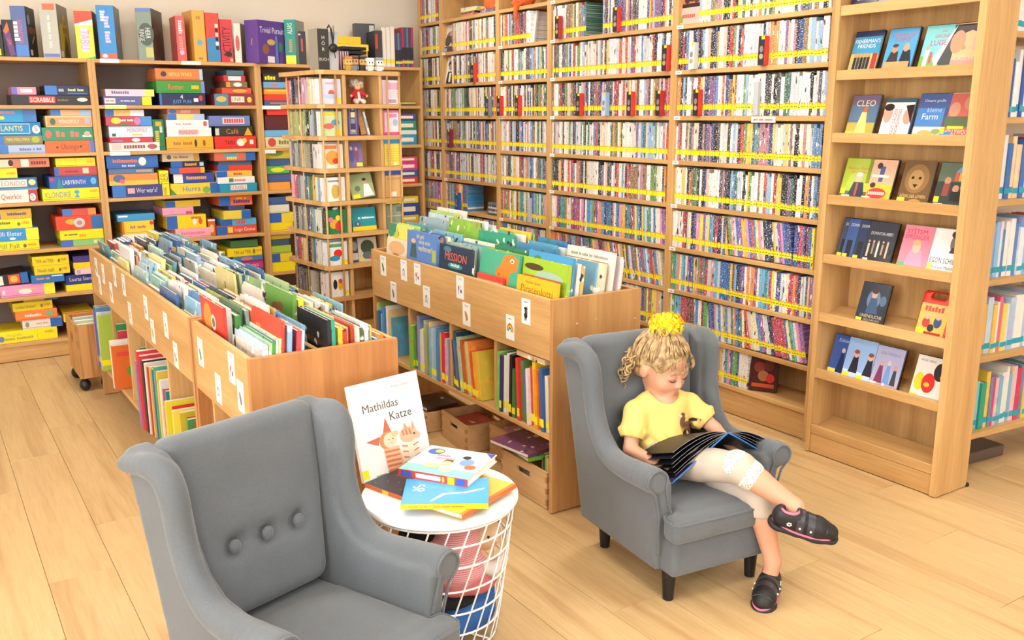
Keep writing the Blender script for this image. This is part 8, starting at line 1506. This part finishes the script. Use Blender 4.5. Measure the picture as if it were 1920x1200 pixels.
# ================================================================ the open book on her lap
ob = thing('open_book', 'large dark open picture book with blue edges on the child\'s lap', 'book', (RC[0], RC[1], 0), RC[2])
plain('dark_page', '#15151d', .45, var=.35, bscale=22); plain('purple_page', '#4a3a6c', .35, var=.3, bscale=14); plain('navy_cover', '#16242f', .28, var=.25, bscale=12); plain('grey_edge', '#8e8e92', .6); plain('blue_edge', '#2f78c4', .35)
FAR = Vector((.078, -.165, .498)); NB = Vector((.004, .185, -.070))
def bez(a, b_, c, n_=9): return [(1-t)**2*a+2*t*(1-t)*b_+t*t*c for t in [k/(n_-1) for k in range(n_)]]
def sheet(name, ctrl, end, th, mat, grow=1.0, n_=9, off=0):
    """one leaf: curve across the book at the far edge, swept towards the child"""
    a = FAR+Vector((0, off, 0)); C_ = bez(a, FAR+Vector(ctrl), FAR+Vector(end), n_); m_ = MB(); vs = []; fs = []
    for p in C_: vs += [p, p+NB*grow, p+NB*grow+Vector((0, 0, th)), p+Vector((0, 0, th))]
    for k in range(n_-1):
        o_ = 4*k
        for i in range(4): fs.append((o_+i, o_+(i+1) % 4, o_+4+(i+1) % 4, o_+4+i))
    fs += [(3, 2, 1, 0), (4*n_-4, 4*n_-3, 4*n_-2, 4*n_-1)]
    m_.add(vs, fs); return m_.build(name, mat, ob, 'auto')
for sgn, e in ((-1, (-.214, 0, -.132)), (1, (.208, 0, -.134))):
    ctrl = (sgn*.10, 0, -.058)
    cv = sheet('cover', ctrl, e, .003, 'navy_cover', 1.02)
    a, c = FAR, FAR+Vector(e); P_ = [p+Vector((0, -.001, .0015)) for p in bez(a, FAR+Vector(ctrl), c)]
    P_ = P_+[c+NB*.5+Vector((sgn*.001, 0, .0015)), c+NB*1.02+Vector((sgn*.001, 0, .0015))]
    eb = MB().tube(P_, .0026, 6).build('cover_edge', 'blue_edge', cv, True)
sheet('endpaper', (-.10, 0, -.052), (-.208, .002, -.126), .0006, 'purple_page', .99)
for k, (cx, cz, ex, ez) in enumerate([(-.08, -.024, -.202, -.108), (-.08, -.012, -.205, -.098), (-.085, .006, -.212, -.080), (-.09, .016, -.216, -.068), (-.09, .030, -.218, -.048), (-.095, .040, -.214, -.030)]):
    p_ = sheet('page', (cx, 0, cz), (ex, .002, ez), .0007, 'dark_page', .98)
    C_ = bez(FAR, FAR+Vector((cx, 0, cz)), FAR+Vector((ex, .002, ez))); MB().tube([q+Vector((0, -.0006, .0004)) for q in C_], .0006, 4).build('page_edge', 'grey_edge', p_)
for k, (cx, cz, ex, ez) in enumerate([(.09, -.030, .202, -.122), (.09, -.018, .206, -.112), (.095, -.004, .212, -.100), (.095, .008, .216, -.088)]):
    p_ = sheet('page', (cx, 0, cz), (ex, .002, ez), .0007, 'dark_page' if k < 3 else 'purple_page', .98)
    C_ = bez(FAR, FAR+Vector((cx, 0, cz)), FAR+Vector((ex, .002, ez))); MB().tube([q+Vector((0, -.0006, .0004)) for q in C_], .0006, 4).build('page_edge', 'grey_edge', p_)
e1 = Vector((.208, 0, -.134)); mb = MB(); nrm = e1.cross(NB).normalized()
for k in range(5):
    t0, t1 = .42+.03*(k % 2), .78-.04*((k*2) % 3); s_ = .22+.08*k
    c0 = FAR+Vector((.10, 0, -.058))*2*t0*(1-t0)+e1*t0*t0; c1 = FAR+Vector((.10, 0, -.058))*2*t1*(1-t1)+e1*t1*t1; dn = Vector((-.0006, -.0006, -.0018))
    mb.add([c0+NB*s_+dn, c1+NB*s_+dn, c1+NB*(s_+.03)+dn, c0+NB*(s_+.03)+dn], [(0, 1, 2, 3)], '#8fa0ac')
mb.build('blurb_lines', 'print', ob)
